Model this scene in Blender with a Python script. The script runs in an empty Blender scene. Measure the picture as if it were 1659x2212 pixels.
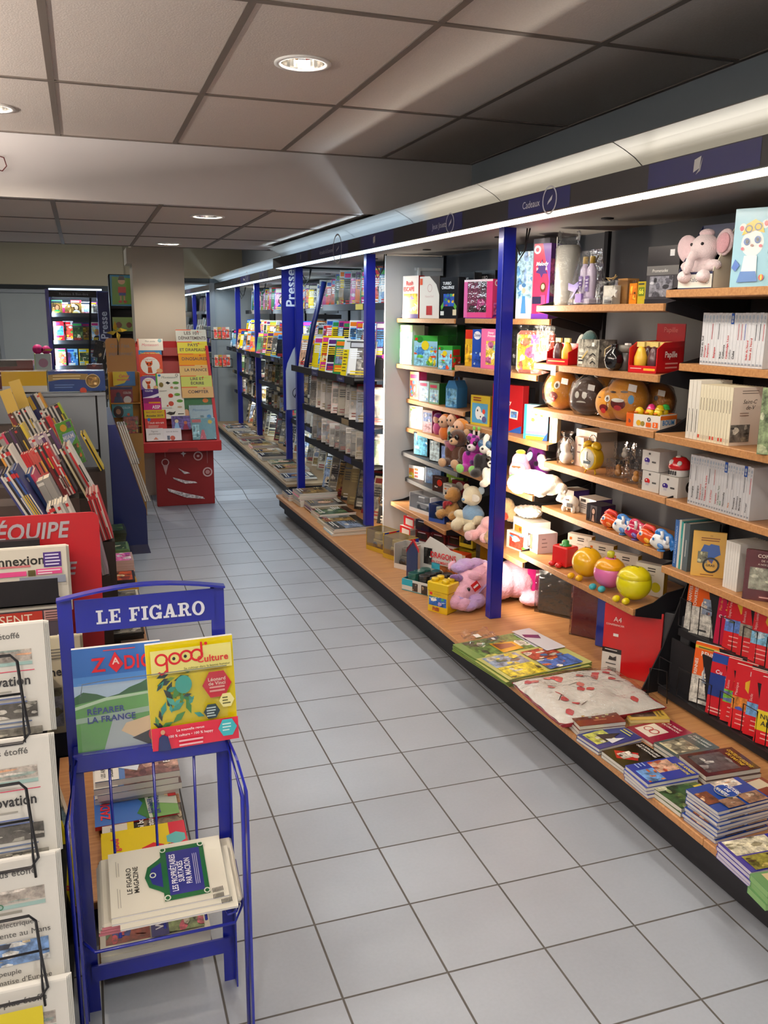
import bpy, bmesh, math, random
from math import sin, cos, pi, radians, tan, atan2, sqrt, hypot
from mathutils import Matrix, Vector, Euler

SC = bpy.context.scene
COL = SC.collection

# ------------------------------------------------------------------ camera
F_PX, YAW, PITCH, ROLL, CAM_H = 1872.14, 0.3309, 0.2208, 0.0089, 1.7554
IMG_W, IMG_H = 1659.0, 2212.0
def _axes():
    cy, sy, cp, sp = cos(YAW), sin(YAW), cos(PITCH), sin(PITCH)
    f = Vector((sy*cp, cy*cp, -sp)); r = Vector((cy, -sy, 0)); u = r.cross(f)
    cr, sr = cos(ROLL), sin(ROLL)
    return r*cr + u*sr, u*cr - r*sr, f
CR, CU, CF = _axes()
CAM = Vector((0, 0, CAM_H))
cam_data = bpy.data.cameras.new('camera')
cam_data.sensor_fit = 'HORIZONTAL'; cam_data.sensor_width = 36.0
cam_data.lens = F_PX*36.0/IMG_W
cam_data.clip_start = 0.05; cam_data.clip_end = 60
cam = bpy.data.objects.new('camera', cam_data); COL.objects.link(cam)
cam.matrix_world = Matrix(((CR.x, CU.x, -CF.x, CAM.x), (CR.y, CU.y, -CF.y, CAM.y), (CR.z, CU.z, -CF.z, CAM.z), (0, 0, 0, 1)))
SC.camera = cam

# ------------------------------------------------------------------ world, exposure
w = bpy.data.worlds.new('world'); SC.world = w; w.use_nodes = True
w.node_tree.nodes['Background'].inputs[0].default_value = (0.55, 0.6, 0.65, 1)
w.node_tree.nodes['Background'].inputs[1].default_value = 0.03
SC.view_settings.view_transform = 'Standard'; SC.view_settings.look = 'None'
SC.view_settings.gamma = 1.0; SC.view_settings.use_curve_mapping = False
SC.view_settings.exposure = -0.1
SC.cycles.use_denoising = True
SC.cycles.max_bounces = 6; SC.cycles.diffuse_bounces = 3; SC.cycles.glossy_bounces = 3
SC.cycles.transmission_bounces = 4; SC.cycles.transparent_max_bounces = 10
SC.cycles.caustics_reflective = False; SC.cycles.caustics_refractive = False
SC.cycles.sample_clamp_indirect = 4.0

# light levels
L_ADDED_UP = 420.0
L_DOWN, L_DOWN_BACK, L_POST, L_UNDER, L_HOOD, L_KIOSK = 28.0, 34.0, 24.0, 5.0, 1.3, 3.0
WARM, NEUTRAL, COOL = (1.0, 0.84, 0.66), (1.0, 0.93, 0.82), (0.72, 0.88, 1.0)

# ------------------------------------------------------------------ geometry of the place
TH = 0.028                                   # the right wall of shelving is turned a little against the floor tiles
FIX = Matrix.Rotation(TH, 4, 'Z')            # its own frame: d (depth to the right), s (along the aisle), z
FIXI = FIX.inverted()
CEIL, LOWCEIL, BEAM_Y, LOW_END, FAR_Y = 2.677, 2.356, 5.18, 8.32, 13.6
def ray(u, v): return CF + CR*((u - IMG_W/2)/F_PX) - CU*((v - IMG_H/2)/F_PX)
def PZ(u, v, z):
    r = ray(u, v); return CAM + r*((z - CAM_H)/r.z)
def PY(u, v, y):
    r = ray(u, v); return CAM + r*(y/r.y)
def PD(u, v, d):                             # point on a plane of constant depth of the right fixture, as (d, s, z)
    r = FIXI @ ray(u, v); return CAM + r*(d/r.x)
def PS(u, v, s):
    r = FIXI @ ray(u, v); return CAM + r*(s/r.y)
def PL(u, v, z): return FIXI @ PZ(u, v, z)

# ------------------------------------------------------------------ colours and materials
def lin(c):
    if isinstance(c, str):
        c = c.lstrip('#'); c = [int(c[i:i+2], 16)/255 for i in (0, 2, 4)]
    return tuple((x/12.92 if x <= 0.04045 else ((x + 0.055)/1.055)**2.4) for x in c[:3])
MATS = {}
def _new(name):
    m = bpy.data.materials.new(name); m.use_nodes = True
    nt = m.node_tree; return m, nt, nt.nodes['Principled BSDF']
def plain(name, col, rough=0.5, metal=0.0, spec=0.5, coat=0.0, bump=0.0, bscale=200.0, sheen=0.0, emit=0.0, alpha=1.0, trans=0.0, vary=0.0, vscale=3.0):
    if name in MATS: return MATS[name]
    m, nt, b = _new(name)
    c = lin(col)
    b.inputs['Base Color'].default_value = (*c, 1); b.inputs['Roughness'].default_value = rough
    b.inputs['Metallic'].default_value = metal; b.inputs['Specular IOR Level'].default_value = spec
    b.inputs['Coat Weight'].default_value = coat
    if sheen: b.inputs['Sheen Weight'].default_value = sheen
    if emit:
        b.inputs['Emission Color'].default_value = (*c, 1); b.inputs['Emission Strength'].default_value = emit
    if alpha < 1: b.inputs['Alpha'].default_value = alpha
    if trans: b.inputs['Transmission Weight'].default_value = trans
    if vary or bump:
        tc = nt.nodes.new('ShaderNodeTexCoord')
    if vary:
        n = nt.nodes.new('ShaderNodeTexNoise'); n.inputs['Scale'].default_value = vscale; n.inputs['Detail'].default_value = 5
        nt.links.new(tc.outputs['Object'], n.inputs['Vector'])
        h = nt.nodes.new('ShaderNodeHueSaturation'); h.inputs['Color'].default_value = (*c, 1)
        mr = nt.nodes.new('ShaderNodeMapRange'); mr.inputs[3].default_value = 1 - vary; mr.inputs[4].default_value = 1 + vary
        nt.links.new(n.outputs['Fac'], mr.inputs[0]); nt.links.new(mr.outputs[0], h.inputs['Value'])
        nt.links.new(h.outputs[0], b.inputs['Base Color'])
    if bump:
        n2 = nt.nodes.new('ShaderNodeTexNoise'); n2.inputs['Scale'].default_value = bscale; n2.inputs['Detail'].default_value = 3
        nt.links.new(tc.outputs['Object'], n2.inputs['Vector'])
        bp = nt.nodes.new('ShaderNodeBump'); bp.inputs['Strength'].default_value = bump; bp.inputs['Distance'].default_value = 0.01
        nt.links.new(n2.outputs['Fac'], bp.inputs['Height']); nt.links.new(bp.outputs[0], b.inputs['Normal'])
    MATS[name] = m; return m
def printed(name, rough, coat=0.0, photo=0.0, spec=0.5):
    # printed card or paper: the ink colour is stored per face; 'photo' adds a printed halftone-like variation
    m, nt, b = _new(name)
    a = nt.nodes.new('ShaderNodeAttribute'); a.attribute_name = 'ink'
    b.inputs['Roughness'].default_value = rough; b.inputs['Coat Weight'].default_value = coat
    b.inputs['Coat Roughness'].default_value = 0.12; b.inputs['Specular IOR Level'].default_value = spec
    if photo:
        tc = nt.nodes.new('ShaderNodeTexCoord'); n = nt.nodes.new('ShaderNodeTexNoise')
        n.inputs['Scale'].default_value = photo; n.inputs['Detail'].default_value = 4; n.inputs['Roughness'].default_value = 0.65
        nt.links.new(tc.outputs['Object'], n.inputs['Vector'])
        mr = nt.nodes.new('ShaderNodeMapRange'); mr.inputs[1].default_value = 0.32; mr.inputs[2].default_value = 0.68
        mr.inputs[3].default_value = 0.25; mr.inputs[4].default_value = 1.75
        h = nt.nodes.new('ShaderNodeHueSaturation')
        nt.links.new(n.outputs['Fac'], mr.inputs[0]); nt.links.new(mr.outputs[0], h.inputs['Value'])
        nt.links.new(a.outputs['Color'], h.inputs['Color']); nt.links.new(h.outputs[0], b.inputs['Base Color'])
    else: nt.links.new(a.outputs['Color'], b.inputs['Base Color'])
    MATS[name] = m; return m
printed('card', 0.45); printed('gloss', 0.22, coat=0.35); printed('photo', 0.3, coat=0.25, photo=38.0)
printed('paper', 0.85, spec=0.2); printed('toy', 0.3, coat=0.15)
def film(name, base, edge, bump, bscale):
    m, nt, b = _new(name); nt.nodes.remove(b); N = nt.nodes.new; out = nt.nodes['Material Output']
    tr = N('ShaderNodeBsdfTransparent'); gl = N('ShaderNodeBsdfGlossy'); gl.inputs['Roughness'].default_value = .1; gl.inputs['Color'].default_value = (.9, .9, .9, 1)
    mx = N('ShaderNodeMixShader'); fr = N('ShaderNodeFresnel'); fr.inputs[0].default_value = 1.35
    mr = N('ShaderNodeMapRange'); mr.inputs[3].default_value = base; mr.inputs[4].default_value = edge
    tc = N('ShaderNodeTexCoord'); n = N('ShaderNodeTexNoise'); n.inputs['Scale'].default_value = bscale; n.inputs['Detail'].default_value = 3; bp = N('ShaderNodeBump'); bp.inputs['Strength'].default_value = bump; bp.inputs['Distance'].default_value = .02
    for a, c in ((tc.outputs['Object'], n.inputs['Vector']), (n.outputs['Fac'], bp.inputs['Height']), (bp.outputs[0], gl.inputs['Normal']), (bp.outputs[0], fr.inputs['Normal']), (fr.outputs[0], mr.inputs[0]), (mr.outputs[0], mx.inputs[0]), (tr.outputs[0], mx.inputs[1]), (gl.outputs[0], mx.inputs[2]), (mx.outputs[0], out.inputs[0])): nt.links.new(a, c)
    MATS[name] = m
film('cellophane', .04, .7, .8, 30); film('window_film', .02, .5, .0, 1)
plain('acrylic', '#f4f8ff', rough=0.04, alpha=0.10, spec=0.6)
plain('blue_paint', '#131e88', rough=0.28, coat=0.3)
plain('navy_paint', '#101c54', rough=0.35)
plain('black_metal', '#121216', rough=0.55, spec=0.25)
plain('dark_grey_metal', '#3a3c40', rough=0.5)
plain('wire_black', '#111116', rough=0.35)
plain('grey_panel', '#7d848c', rough=0.5)
plain('pale_panel', '#c9ccce', rough=0.45)
plain('back_panel', '#3a3c42', rough=0.55)
plain('chrome', '#d8d8dc', rough=0.12, metal=1.0)
plain('mirror', '#e8ecec', rough=0.02, metal=1.0)
plain('white_plastic', '#efeeea', rough=0.35)
plain('page_edges', '#ddd8cc', rough=0.9)
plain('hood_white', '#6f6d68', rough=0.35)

# ------------------------------------------------------------------ mesh builder
def T(x=0, y=0, z=0): return Matrix.Translation((x, y, z))
def RX(a): return Matrix.Rotation(radians(a), 4, 'X')
def RY(a): return Matrix.Rotation(radians(a), 4, 'Y')
def RZ(a): return Matrix.Rotation(radians(a), 4, 'Z')
def S3(x, y, z): return Matrix.Diagonal((x, y, z, 1))
I4 = Matrix.Identity(4)

GLY = {}
def _glyphs():
    chars = "ABCDEFGHIJKLMNOPQRSTUVWXYZabcdefghijklmnopqrstuvwxyz0123456789'’.,:!?&%-éÉèàêâç+/°•"
    jobs = []
    for bold, off in ((0, 0.0), (1, 0.022)):
        for c in chars:
            for pre in ('', '|'):
                cu = bpy.data.curves.new('glyph', 'FONT'); cu.body = (pre + c + '|') if pre else c
                cu.offset = off; cu.resolution_u = 3
                o = bpy.data.objects.new('glyph', cu); COL.objects.link(o); jobs.append((bold, c, pre, o))
    base = bpy.data.curves.new('glyph', 'FONT'); base.body = '||'; ob = bpy.data.objects.new('glyph', base); COL.objects.link(ob)
    dg = bpy.context.evaluated_depsgraph_get(); dg.update()
    def get(o):
        me = bpy.data.meshes.new_from_object(o.evaluated_get(dg)); v = [tuple(x.co) for x in me.vertices]; f = [tuple(p.vertices) for p in me.polygons]
        bpy.data.meshes.remove(me); return v, f
    bx = max(v[0] for v in get(ob)[0])
    for bold, c, pre, o in jobs:
        v, f = get(o); k = (bold, c)
        g = GLY.setdefault(k, [None, None, 0.5])
        if pre: g[2] = max(x[0] for x in v) - bx
        else: g[0], g[1] = v, f
    for bold, c, pre, o in jobs:
        cu = o.data; bpy.data.objects.remove(o); bpy.data.curves.remove(cu)
    bpy.data.objects.remove(ob); bpy.data.curves.remove(base)
_glyphs()

class MB:
    def __init__(self):
        self.v, self.f, self.c, self.m, self.sm, self.names = [], [], [], [], [], []
        self.M = I4.copy()
    def mi(self, mat):
        if mat not in self.names: self.names.append(mat)
        return self.names.index(mat)
    def add(self, vs, fs, col='#ffffff', mat='card', smooth=False, M=None):
        T_ = self.M @ M if M is not None else self.M
        n = len(self.v); k = self.mi(mat); c = lin(col)
        self.v += [tuple(T_ @ Vector(p)) for p in vs]
        for q in fs:
            self.f.append(tuple(n + i for i in q)); self.c.append(c); self.m.append(k); self.sm.append(smooth)
        return self
    def box(self, x0, y0, z0, x1, y1, z1, col='#ffffff', mat='card', M=None):
        v = [(x0,y0,z0),(x1,y0,z0),(x1,y1,z0),(x0,y1,z0),(x0,y0,z1),(x1,y0,z1),(x1,y1,z1),(x0,y1,z1)]
        return self.add(v, [(3,2,1,0),(4,5,6,7),(0,1,5,4),(1,2,6,5),(2,3,7,6),(3,0,4,7)], col, mat, False, M)
    def rbox(self, x0, y0, z0, x1, y1, z1, r, col='#ffffff', mat='card', M=None):
        # box with chamfered edges
        xs, ys, zs = (x0, x1), (y0, y1), (z0, z1); v = []; idx = {}
        for i in (0, 1):
            for j in (0, 1):
                for k in (0, 1):
                    for ax in range(3):
                        p = [xs[i], ys[j], zs[k]]
                        for b in range(3):
                            if b != ax: p[b] += r*(1 if (i, j, k)[b] == 0 else -1)
                        idx[i, j, k, ax] = len(v); v.append(tuple(p))
        f = []
        g = lambda i, j, k, a: idx[i, j, k, a]
        for i in (0, 1):
            f.append([g(i,0,0,0), g(i,1,0,0), g(i,1,1,0), g(i,0,1,0)][::(1 if i else -1)])
            f.append([g(0,i,0,1), g(1,i,0,1), g(1,i,1,1), g(0,i,1,1)][::(-1 if i else 1)])
            f.append([g(0,0,i,2), g(1,0,i,2), g(1,1,i,2), g(0,1,i,2)][::(1 if i else -1)])
        for a, b in ((0, 1), (0, 2), (1, 2)):
            c = 3 - a - b
            for p in (0, 1):
                for q in (0, 1):
                    e = []
                    for t in (0, 1):
                        key = [0, 0, 0]; key[a] = p; key[b] = q; key[c] = t; e.append(tuple(key))
                    f.append([g(*e[0], a), g(*e[1], a), g(*e[1], b), g(*e[0], b)])
        for i in (0, 1):
            for j in (0, 1):
                for k in (0, 1): f.append([g(i,j,k,0), g(i,j,k,1), g(i,j,k,2)])
        return self.add(v, f, col, mat, False, M)
    def quad(self, a, b, c, d, col='#ffffff', mat='card', M=None):
        return self.add([a, b, c, d], [(0, 1, 2, 3)], col, mat, False, M)
    def prism(self, pts, z0, z1, col='#ffffff', mat='card', M=None):
        n = len(pts); v = [(x, y, z0) for x, y in pts] + [(x, y, z1) for x, y in pts]
        f = [tuple(range(n))[::-1], tuple(range(n, 2*n))] + [(i, (i+1) % n, n + (i+1) % n, n + i) for i in range(n)]
        return self.add(v, f, col, mat, False, M)
    def lathe(self, prof, n=20, col='#ffffff', mat='card', M=None, smooth=True, caps=True):
        v, f = [], []
        for r, z in prof:
            for i in range(n): v.append((r*cos(2*pi*i/n), r*sin(2*pi*i/n), z))
        for j in range(len(prof) - 1):
            for i in range(n): f.append((j*n+i, j*n+(i+1) % n, (j+1)*n+(i+1) % n, (j+1)*n+i))
        if caps: f += [tuple(range(n))[::-1], tuple(range((len(prof)-1)*n, len(prof)*n))]
        return self.add(v, f, col, mat, smooth, M)
    def ell(self, x, y, z, rx, ry, rz, col='#ffffff', mat='card', rot=None, n=16, h=10, M=None):
        v, f = [(0, 0, -1)], []
        for j in range(1, h):
            t = pi*j/h - pi/2
            for i in range(n): v.append((cos(t)*cos(2*pi*i/n), cos(t)*sin(2*pi*i/n), sin(t)))
        v.append((0, 0, 1)); e = len(v) - 1
        for i in range(n): f.append((0, 1+(i+1) % n, 1+i)); f.append((e, 1+(h-2)*n+i, 1+(h-2)*n+(i+1) % n))
        for j in range(h-2):
            for i in range(n): f.append((1+j*n+i, 1+j*n+(i+1) % n, 1+(j+1)*n+(i+1) % n, 1+(j+1)*n+i))
        X = T(x, y, z)
        if rot is not None: X = X @ Euler([radians(a) for a in rot]).to_matrix().to_4x4()
        X = X @ S3(rx, ry, rz)
        return self.add(v, f, col, mat, True, (M @ X) if M is not None else X)
    def tube(self, pts, r, n=8, col='#ffffff', mat='card', M=None, closed=False):
        P = [Vector(p) for p in pts]; k = len(P); v, f = [], []
        up = Vector((0.13, 0.31, 0.94)).normalized()
        for i, p in enumerate(P):
            a = P[(i-1) % k] if (closed or i > 0) else p; b = P[(i+1) % k] if (closed or i < k-1) else p
            d = (b - a).normalized(); x = d.cross(up)
            if x.length < 0.05: x = d.cross(Vector((1, 0, 0)))
            x.normalize(); y = d.cross(x)
            rr = r[i] if isinstance(r, (list, tuple)) else r
            for j in range(n): v.append(tuple(p + x*(rr*cos(2*pi*j/n)) + y*(rr*sin(2*pi*j/n))))
        for i in range(k if closed else k-1):
            q = (i+1) % k
            for j in range(n): f.append((i*n+j, q*n+j, q*n+(j+1) % n, i*n+(j+1) % n))
        if not closed: f += [tuple(range(n)), tuple(range((k-1)*n, k*n))[::-1]]
        return self.add(v, f, col, mat, n > 5, M)
    def strip(self, pts, wvec, thick, col='#ffffff', mat='card', M=None):
        # flat bar following pts: wvec is its half width vector, thick a vector of its full thickness
        W = Vector(wvec); Tt = Vector(thick); v, f = [], []
        for p in pts:
            p = Vector(p)
            v += [tuple(p - W), tuple(p + W), tuple(p + W + Tt), tuple(p - W + Tt)]
        for i in range(len(pts)-1):
            a, b = 4*i, 4*i+4
            for j in range(4): f.append((a+j, a+(j+1) % 4, b+(j+1) % 4, b+j))
        f += [(3, 2, 1, 0), tuple(4*(len(pts)-1)+j for j in range(4))]
        return self.add(v, f, col, mat, False, M)
    def grid(self, nx, ny, fn, col='#ffffff', mat='card', M=None, smooth=True, colfn=None):
        v = [fn(i/nx, j/ny) for j in range(ny+1) for i in range(nx+1)]
        for j in range(ny):
            pass
        f = [(j*(nx+1)+i, j*(nx+1)+i+1, (j+1)*(nx+1)+i+1, (j+1)*(nx+1)+i) for j in range(ny) for i in range(nx)]
        return self.add(v, f, col, mat, smooth, M)
    def textw(self, s, h, bold=0):
        return sum((0.28 if c == ' ' else GLY.get((bold, c), [0, 0, 0.5])[2]) for c in s)*h/0.7
    def text(self, s, x, y, h, col='#000000', bold=0, align='c', shear=0.0, M=None, mat='card', maxw=None, z=0.0):
        # cap height h, baseline at y
        k = h/0.7; wd = self.textw(s, h, bold); sx = 1.0
        if maxw and wd > maxw: sx = maxw/wd
        x0 = x - wd*sx*(0.5 if align == 'c' else 0 if align == 'l' else 1)
        for c in s:
            if c == ' ': x0 += 0.28*k*sx; continue
            g = GLY.get((bold, c))
            if not g or not g[0]: x0 += 0.4*k*sx; continue
            self.add([(x0 + (a*k + shear*b*k)*sx, y + b*k, z) for a, b, _ in g[0]], g[1], col, mat, False, M)
            x0 += g[2]*k*sx
        return self
    def face(self, w, h, ops, M, seed=0, dz=0.00035, lift=0.0004):
        # a printed face: local frame x right, y up, z out of the sheet, origin at its lower left corner
        rnd = random.Random(seed); z = lift
        for o in ops:
            k = o[0]; z += dz; mat = 'card'
            if k == 'r':
                x0, y0, x1, y1 = o[1]*w, o[2]*h, o[3]*w, o[4]*h; mat = o[6] if len(o) > 6 else 'gloss'
                self.quad((x0,y0,z),(x1,y0,z),(x1,y1,z),(x0,y1,z), o[5], mat, M)
            elif k == 'e':
                n = 18; cx, cy, rx, ry = o[1]*w, o[2]*h, o[3]*w, o[4]*w; mat = o[6] if len(o) > 6 else 'gloss'
                self.add([(cx + rx*cos(2*pi*i/n), cy + ry*sin(2*pi*i/n), z) for i in range(n)], [tuple(range(n))], o[5], mat, False, M)
            elif k == 'o':       # ring
                n = 24; cx, cy, r0, r1 = o[1]*w, o[2]*h, o[3]*w, o[4]*w
                v = [(cx + r*cos(2*pi*i/n), cy + r*sin(2*pi*i/n), z) for r in (r0, r1) for i in range(n)]
                self.add(v, [(i, (i+1) % n, n+(i+1) % n, n+i)[::-1] for i in range(n)], o[5], 'gloss', False, M)
            elif k == 'p':
                p = o[1]; mat = o[3] if len(o) > 3 else 'gloss'
                a = sum(p[i][0]*p[(i+1) % len(p)][1] - p[(i+1) % len(p)][0]*p[i][1] for i in range(len(p)))
                if a < 0: p = p[::-1]
                self.add([(x*w, y*h, z) for x, y in p], [tuple(range(len(p)))], o[2], mat, False, M)
            elif k == 't':
                _, s, x, y, hh, colr = o[:6]; fl = o[6] if len(o) > 6 else ''; mw = o[7] if len(o) > 7 else None
                self.text(s, x*w, y*h, hh*h, colr, 1 if 'b' in fl else 0, 'l' if 'l' in fl else 'r' if 'R' in fl else 'c', 0.25 if 'i' in fl else 0.0, M @ T(0, 0, z), 'card', mw*w if mw else None)
            elif k == 'tv':      # text running upwards
                _, s, x, y, hh, colr = o[:6]; fl = o[6] if len(o) > 6 else ''; mw = o[7] if len(o) > 7 else None
                self.text(s, 0, 0, hh*w, colr, 1 if 'b' in fl else 0, 'l' if 'l' in fl else 'c', 0, M @ T(x*w, y*h, z) @ RZ(90 if 'd' not in fl else -90), 'card', mw*h if mw else None)
            elif k == 'l':       # lines of small print as thin bars
                _, x0, y0, x1, n_, gap, th, colr = o
                for i in range(n_):
                    yy = (y0 - i*gap)*h; xe = (x0 + (x1-x0)*(rnd.uniform(0.6, 1.0) if i < n_ else 1))*w
                    self.quad((x0*w, yy, z), (xe, yy, z), (xe, yy+th*h, z), (x0*w, yy+th*h, z), colr, 'card', M)
            elif k == 'ph':      # a printed photograph: patches of its colours
                _, x0, y0, x1, y1, cols, n_, sd = o; r2 = random.Random(sd)
                X0, Y0, X1, Y1 = x0*w, y0*h, x1*w, y1*h
                self.quad((X0,Y0,z),(X1,Y0,z),(X1,Y1,z),(X0,Y1,z), cols[0], 'photo', M)
                for i in range(n_):
                    z += dz*0.4
                    cx, cy = r2.uniform(X0, X1), r2.uniform(Y0, Y1); rx = (X1-X0)*r2.uniform(.06, .24); ry = (Y1-Y0)*r2.uniform(.05, .22)
                    m = r2.randint(5, 8); a0 = r2.uniform(0, 6)
                    pts = []
                    for q in range(m):
                        t = a0 + 2*pi*q/m; rr = r2.uniform(.6, 1.1)
                        pts.append((min(X1, max(X0, cx + rx*rr*cos(t))), min(Y1, max(Y0, cy + ry*rr*sin(t))), z))
                    self.add(pts, [tuple(range(m))], r2.choice(cols), 'photo', False, M)
        return self
    def build(self, name, parent=None, M=None, mats=None):
        me = bpy.data.meshes.new(name); me.from_pydata(self.v, [], self.f)
        for n in self.names: me.materials.append(MATS[n])
        if self.f:
            me.polygons.foreach_set('material_index', self.m); me.polygons.foreach_set('use_smooth', self.sm)
            at = me.attributes.new('ink', 'FLOAT_COLOR', 'CORNER'); buf = []
            for q, c in zip(self.f, self.c): buf += [c[0], c[1], c[2], 1.0]*len(q)
            at.data.foreach_set('color', buf)
        me.update()
        o = bpy.data.objects.new(name, me); COL.objects.link(o)
        if parent is not None: o.parent = parent
        if M is not None: o.matrix_basis = M
        return o

def tag(o, label=None, cat=None, group=None, kind=None):
    if label: o['label'] = label
    if cat: o['category'] = cat
    if group: o['group'] = group
    if kind: o['kind'] = kind
    return o
def thing(name, label, cat, M, group=None):
    o = bpy.data.objects.new(name, None); o.empty_display_size = 0.05; COL.objects.link(o); o.matrix_basis = M
    return tag(o, label, cat, group)
def struct(mb, name, M=None): return tag(mb.build(name, None, M), kind='structure')
def one(mb, name, label, cat, M=None, group=None): return tag(mb.build(name, None, M), label, cat, group)
FACE = Matrix(((1,0,0,0),(0,0,-1,0),(0,1,0,0),(0,0,0,1)))      # sheet standing up, looking to -y (local)
def LOC(d, s, z, rz=0): return FIX @ T(d, s, z) @ RZ(rz - 90)      # things on the right fixture: x runs towards the camera, y into the shelf
ORD = ['first', 'second', 'third', 'fourth', 'fifth', 'sixth', 'seventh', 'eighth', 'ninth', 'tenth', 'eleventh', 'twelfth', 'thirteenth', 'fourteenth', 'fifteenth', 'sixteenth', 'seventeenth', 'eighteenth', 'nineteenth', 'twentieth', 'twenty-first', 'twenty-second', 'twenty-third', 'twenty-fourth', 'twenty-fifth', 'twenty-sixth', 'twenty-seventh', 'twenty-eighth']
# ================================================================== ROOM
def mat_floor():
    m, nt, b = _new('floor_tiles')
    N = nt.nodes.new; Lk = nt.links.new
    g = N('ShaderNodeNewGeometry'); sep = N('ShaderNodeSeparateXYZ'); Lk(g.outputs['Position'], sep.inputs[0])
    def mth(op, a, bb=None):
        x = N('ShaderNodeMath'); x.operation = op
        for i, q in enumerate((a, bb)):
            if q is None: continue
            if isinstance(q, (int, float)): x.inputs[i].default_value = q
            else: Lk(q, x.inputs[i])
        return x.outputs[0]
    cell = []; masks = []
    for k, off in ((0, 0.5423), (1, 2.7764)):
        t = mth('DIVIDE', mth('SUBTRACT', sep.outputs[k], off), 0.3)
        cell.append(mth('FLOOR', t)); fr = mth('FRACT', t)
        e = mth('MINIMUM', fr, mth('SUBTRACT', 1.0, fr)); masks.append(e)
    e = mth('MINIMUM', masks[0], masks[1])
    gro = N('ShaderNodeMapRange'); gro.inputs[1].default_value = 0.008; gro.inputs[2].default_value = 0.0125; Lk(e, gro.inputs[0])
    cv = N('ShaderNodeCombineXYZ'); Lk(cell[0], cv.inputs[0]); Lk(cell[1], cv.inputs[1])
    wn = N('ShaderNodeTexWhiteNoise'); Lk(cv.outputs[0], wn.inputs['Vector'])
    n1 = N('ShaderNodeTexNoise'); n1.inputs['Scale'].default_value = 3.5; n1.inputs['Detail'].default_value = 6; Lk(g.outputs['Position'], n1.inputs['Vector'])
    n2 = N('ShaderNodeTexNoise'); n2.inputs['Scale'].default_value = 90; n2.inputs['Detail'].default_value = 3; Lk(g.outputs['Position'], n2.inputs['Vector'])
    val = mth('ADD', mth('ADD', mth('MULTIPLY', wn.outputs['Value'], 0.10), mth('MULTIPLY', n1.outputs['Fac'], 0.24)), mth('ADD', mth('MULTIPLY', n2.outputs['Fac'], 0.12), 0.73))
    hs = N('ShaderNodeHueSaturation'); hs.inputs['Color'].default_value = (*lin('#a3aab5'), 1); Lk(val, hs.inputs['Value'])
    mix = N('ShaderNodeMix'); mix.data_type = 'RGBA'; mix.inputs[6].default_value = (*lin('#4c4a47'), 1)
    Lk(gro.outputs[0], mix.inputs[0]); Lk(hs.outputs[0], mix.inputs[7]); Lk(mix.outputs[2], b.inputs['Base Color'])
    r = N('ShaderNodeMapRange'); r.inputs[3].default_value = 0.8; r.inputs[4].default_value = 0.34; Lk(gro.outputs[0], r.inputs[0])
    Lk(r.outputs[0], b.inputs['Roughness'])
    bp = N('ShaderNodeBump'); bp.inputs['Strength'].default_value = 0.35; bp.inputs['Distance'].default_value = 0.004
    Lk(gro.outputs[0], bp.inputs['Height']); Lk(bp.outputs[0], b.inputs['Normal'])
    MATS['floor_tiles'] = m
mat_floor()
def mat_wood():
    m, nt, b = _new('beech')
    tc = nt.nodes.new('ShaderNodeTexCoord'); mp = nt.nodes.new('ShaderNodeMapping'); mp.inputs['Scale'].default_value = (2.0, 40, 40)
    n = nt.nodes.new('ShaderNodeTexNoise'); n.inputs['Scale'].default_value = 2.2; n.inputs['Detail'].default_value = 6; n.inputs['Distortion'].default_value = 0.6
    cr = nt.nodes.new('ShaderNodeValToRGB')
    cr.color_ramp.elements[0].color = (*lin('#a26e42'), 1); cr.color_ramp.elements[0].position = 0.3
    cr.color_ramp.elements[1].color = (*lin('#be8c5a'), 1); cr.color_ramp.elements[1].position = 0.7
    for a, c in ((tc.outputs['Object'], mp.inputs[0]), (mp.outputs[0], n.inputs['Vector']), (n.outputs['Fac'], cr.inputs[0]), (cr.outputs[0], b.inputs['Base Color'])): nt.links.new(a, c)
    b.inputs['Roughness'].default_value = 0.42; MATS['beech'] = m
mat_wood()
def mat_ceiling():
    m, nt, b = _new('ceiling_tile')
    tc = nt.nodes.new('ShaderNodeTexCoord'); n = nt.nodes.new('ShaderNodeTexNoise'); n.inputs['Scale'].default_value = 160; n.inputs['Detail'].default_value = 4
    h = nt.nodes.new('ShaderNodeHueSaturation'); h.inputs['Color'].default_value = (*lin('#cfc6be'), 1)
    mr = nt.nodes.new('ShaderNodeMapRange'); mr.inputs[3].default_value = 0.88; mr.inputs[4].default_value = 1.1
    bp = nt.nodes.new('ShaderNodeBump'); bp.inputs['Strength'].default_value = 0.3; bp.inputs['Distance'].default_value = 0.003
    for a, c in ((tc.outputs['Object'], n.inputs['Vector']), (n.outputs['Fac'], mr.inputs[0]), (mr.outputs[0], h.inputs['Value']), (h.outputs[0], b.inputs['Base Color']), (n.outputs['Fac'], bp.inputs['Height']), (bp.outputs[0], b.inputs['Normal'])): nt.links.new(a, c)
    b.inputs['Roughness'].default_value = 0.9; b.inputs['Specular IOR Level'].default_value = 0.15; MATS['ceiling_tile'] = m
mat_ceiling()
plain('t_bar', '#6a6058', rough=0.6)
plain('beam_paint', '#c4c0bf', rough=0.8, vary=0.05)
plain('wall_blue_grey', '#8f9699', rough=0.8, vary=0.05)
plain('wall_olive', '#8d8674', rough=0.85, vary=0.06)
plain('pillar_paint', '#cfc6b6', rough=0.8, vary=0.04)
plain('soffit_grey', '#6f757c', rough=0.8)
XL, XR, YB = -2.6, 3.05, -2.6
b = MB()
b.quad((XL,YB,0),(XR,YB,0),(XR,8.32,0),(XL,8.32,0), mat='floor_tiles')
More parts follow.
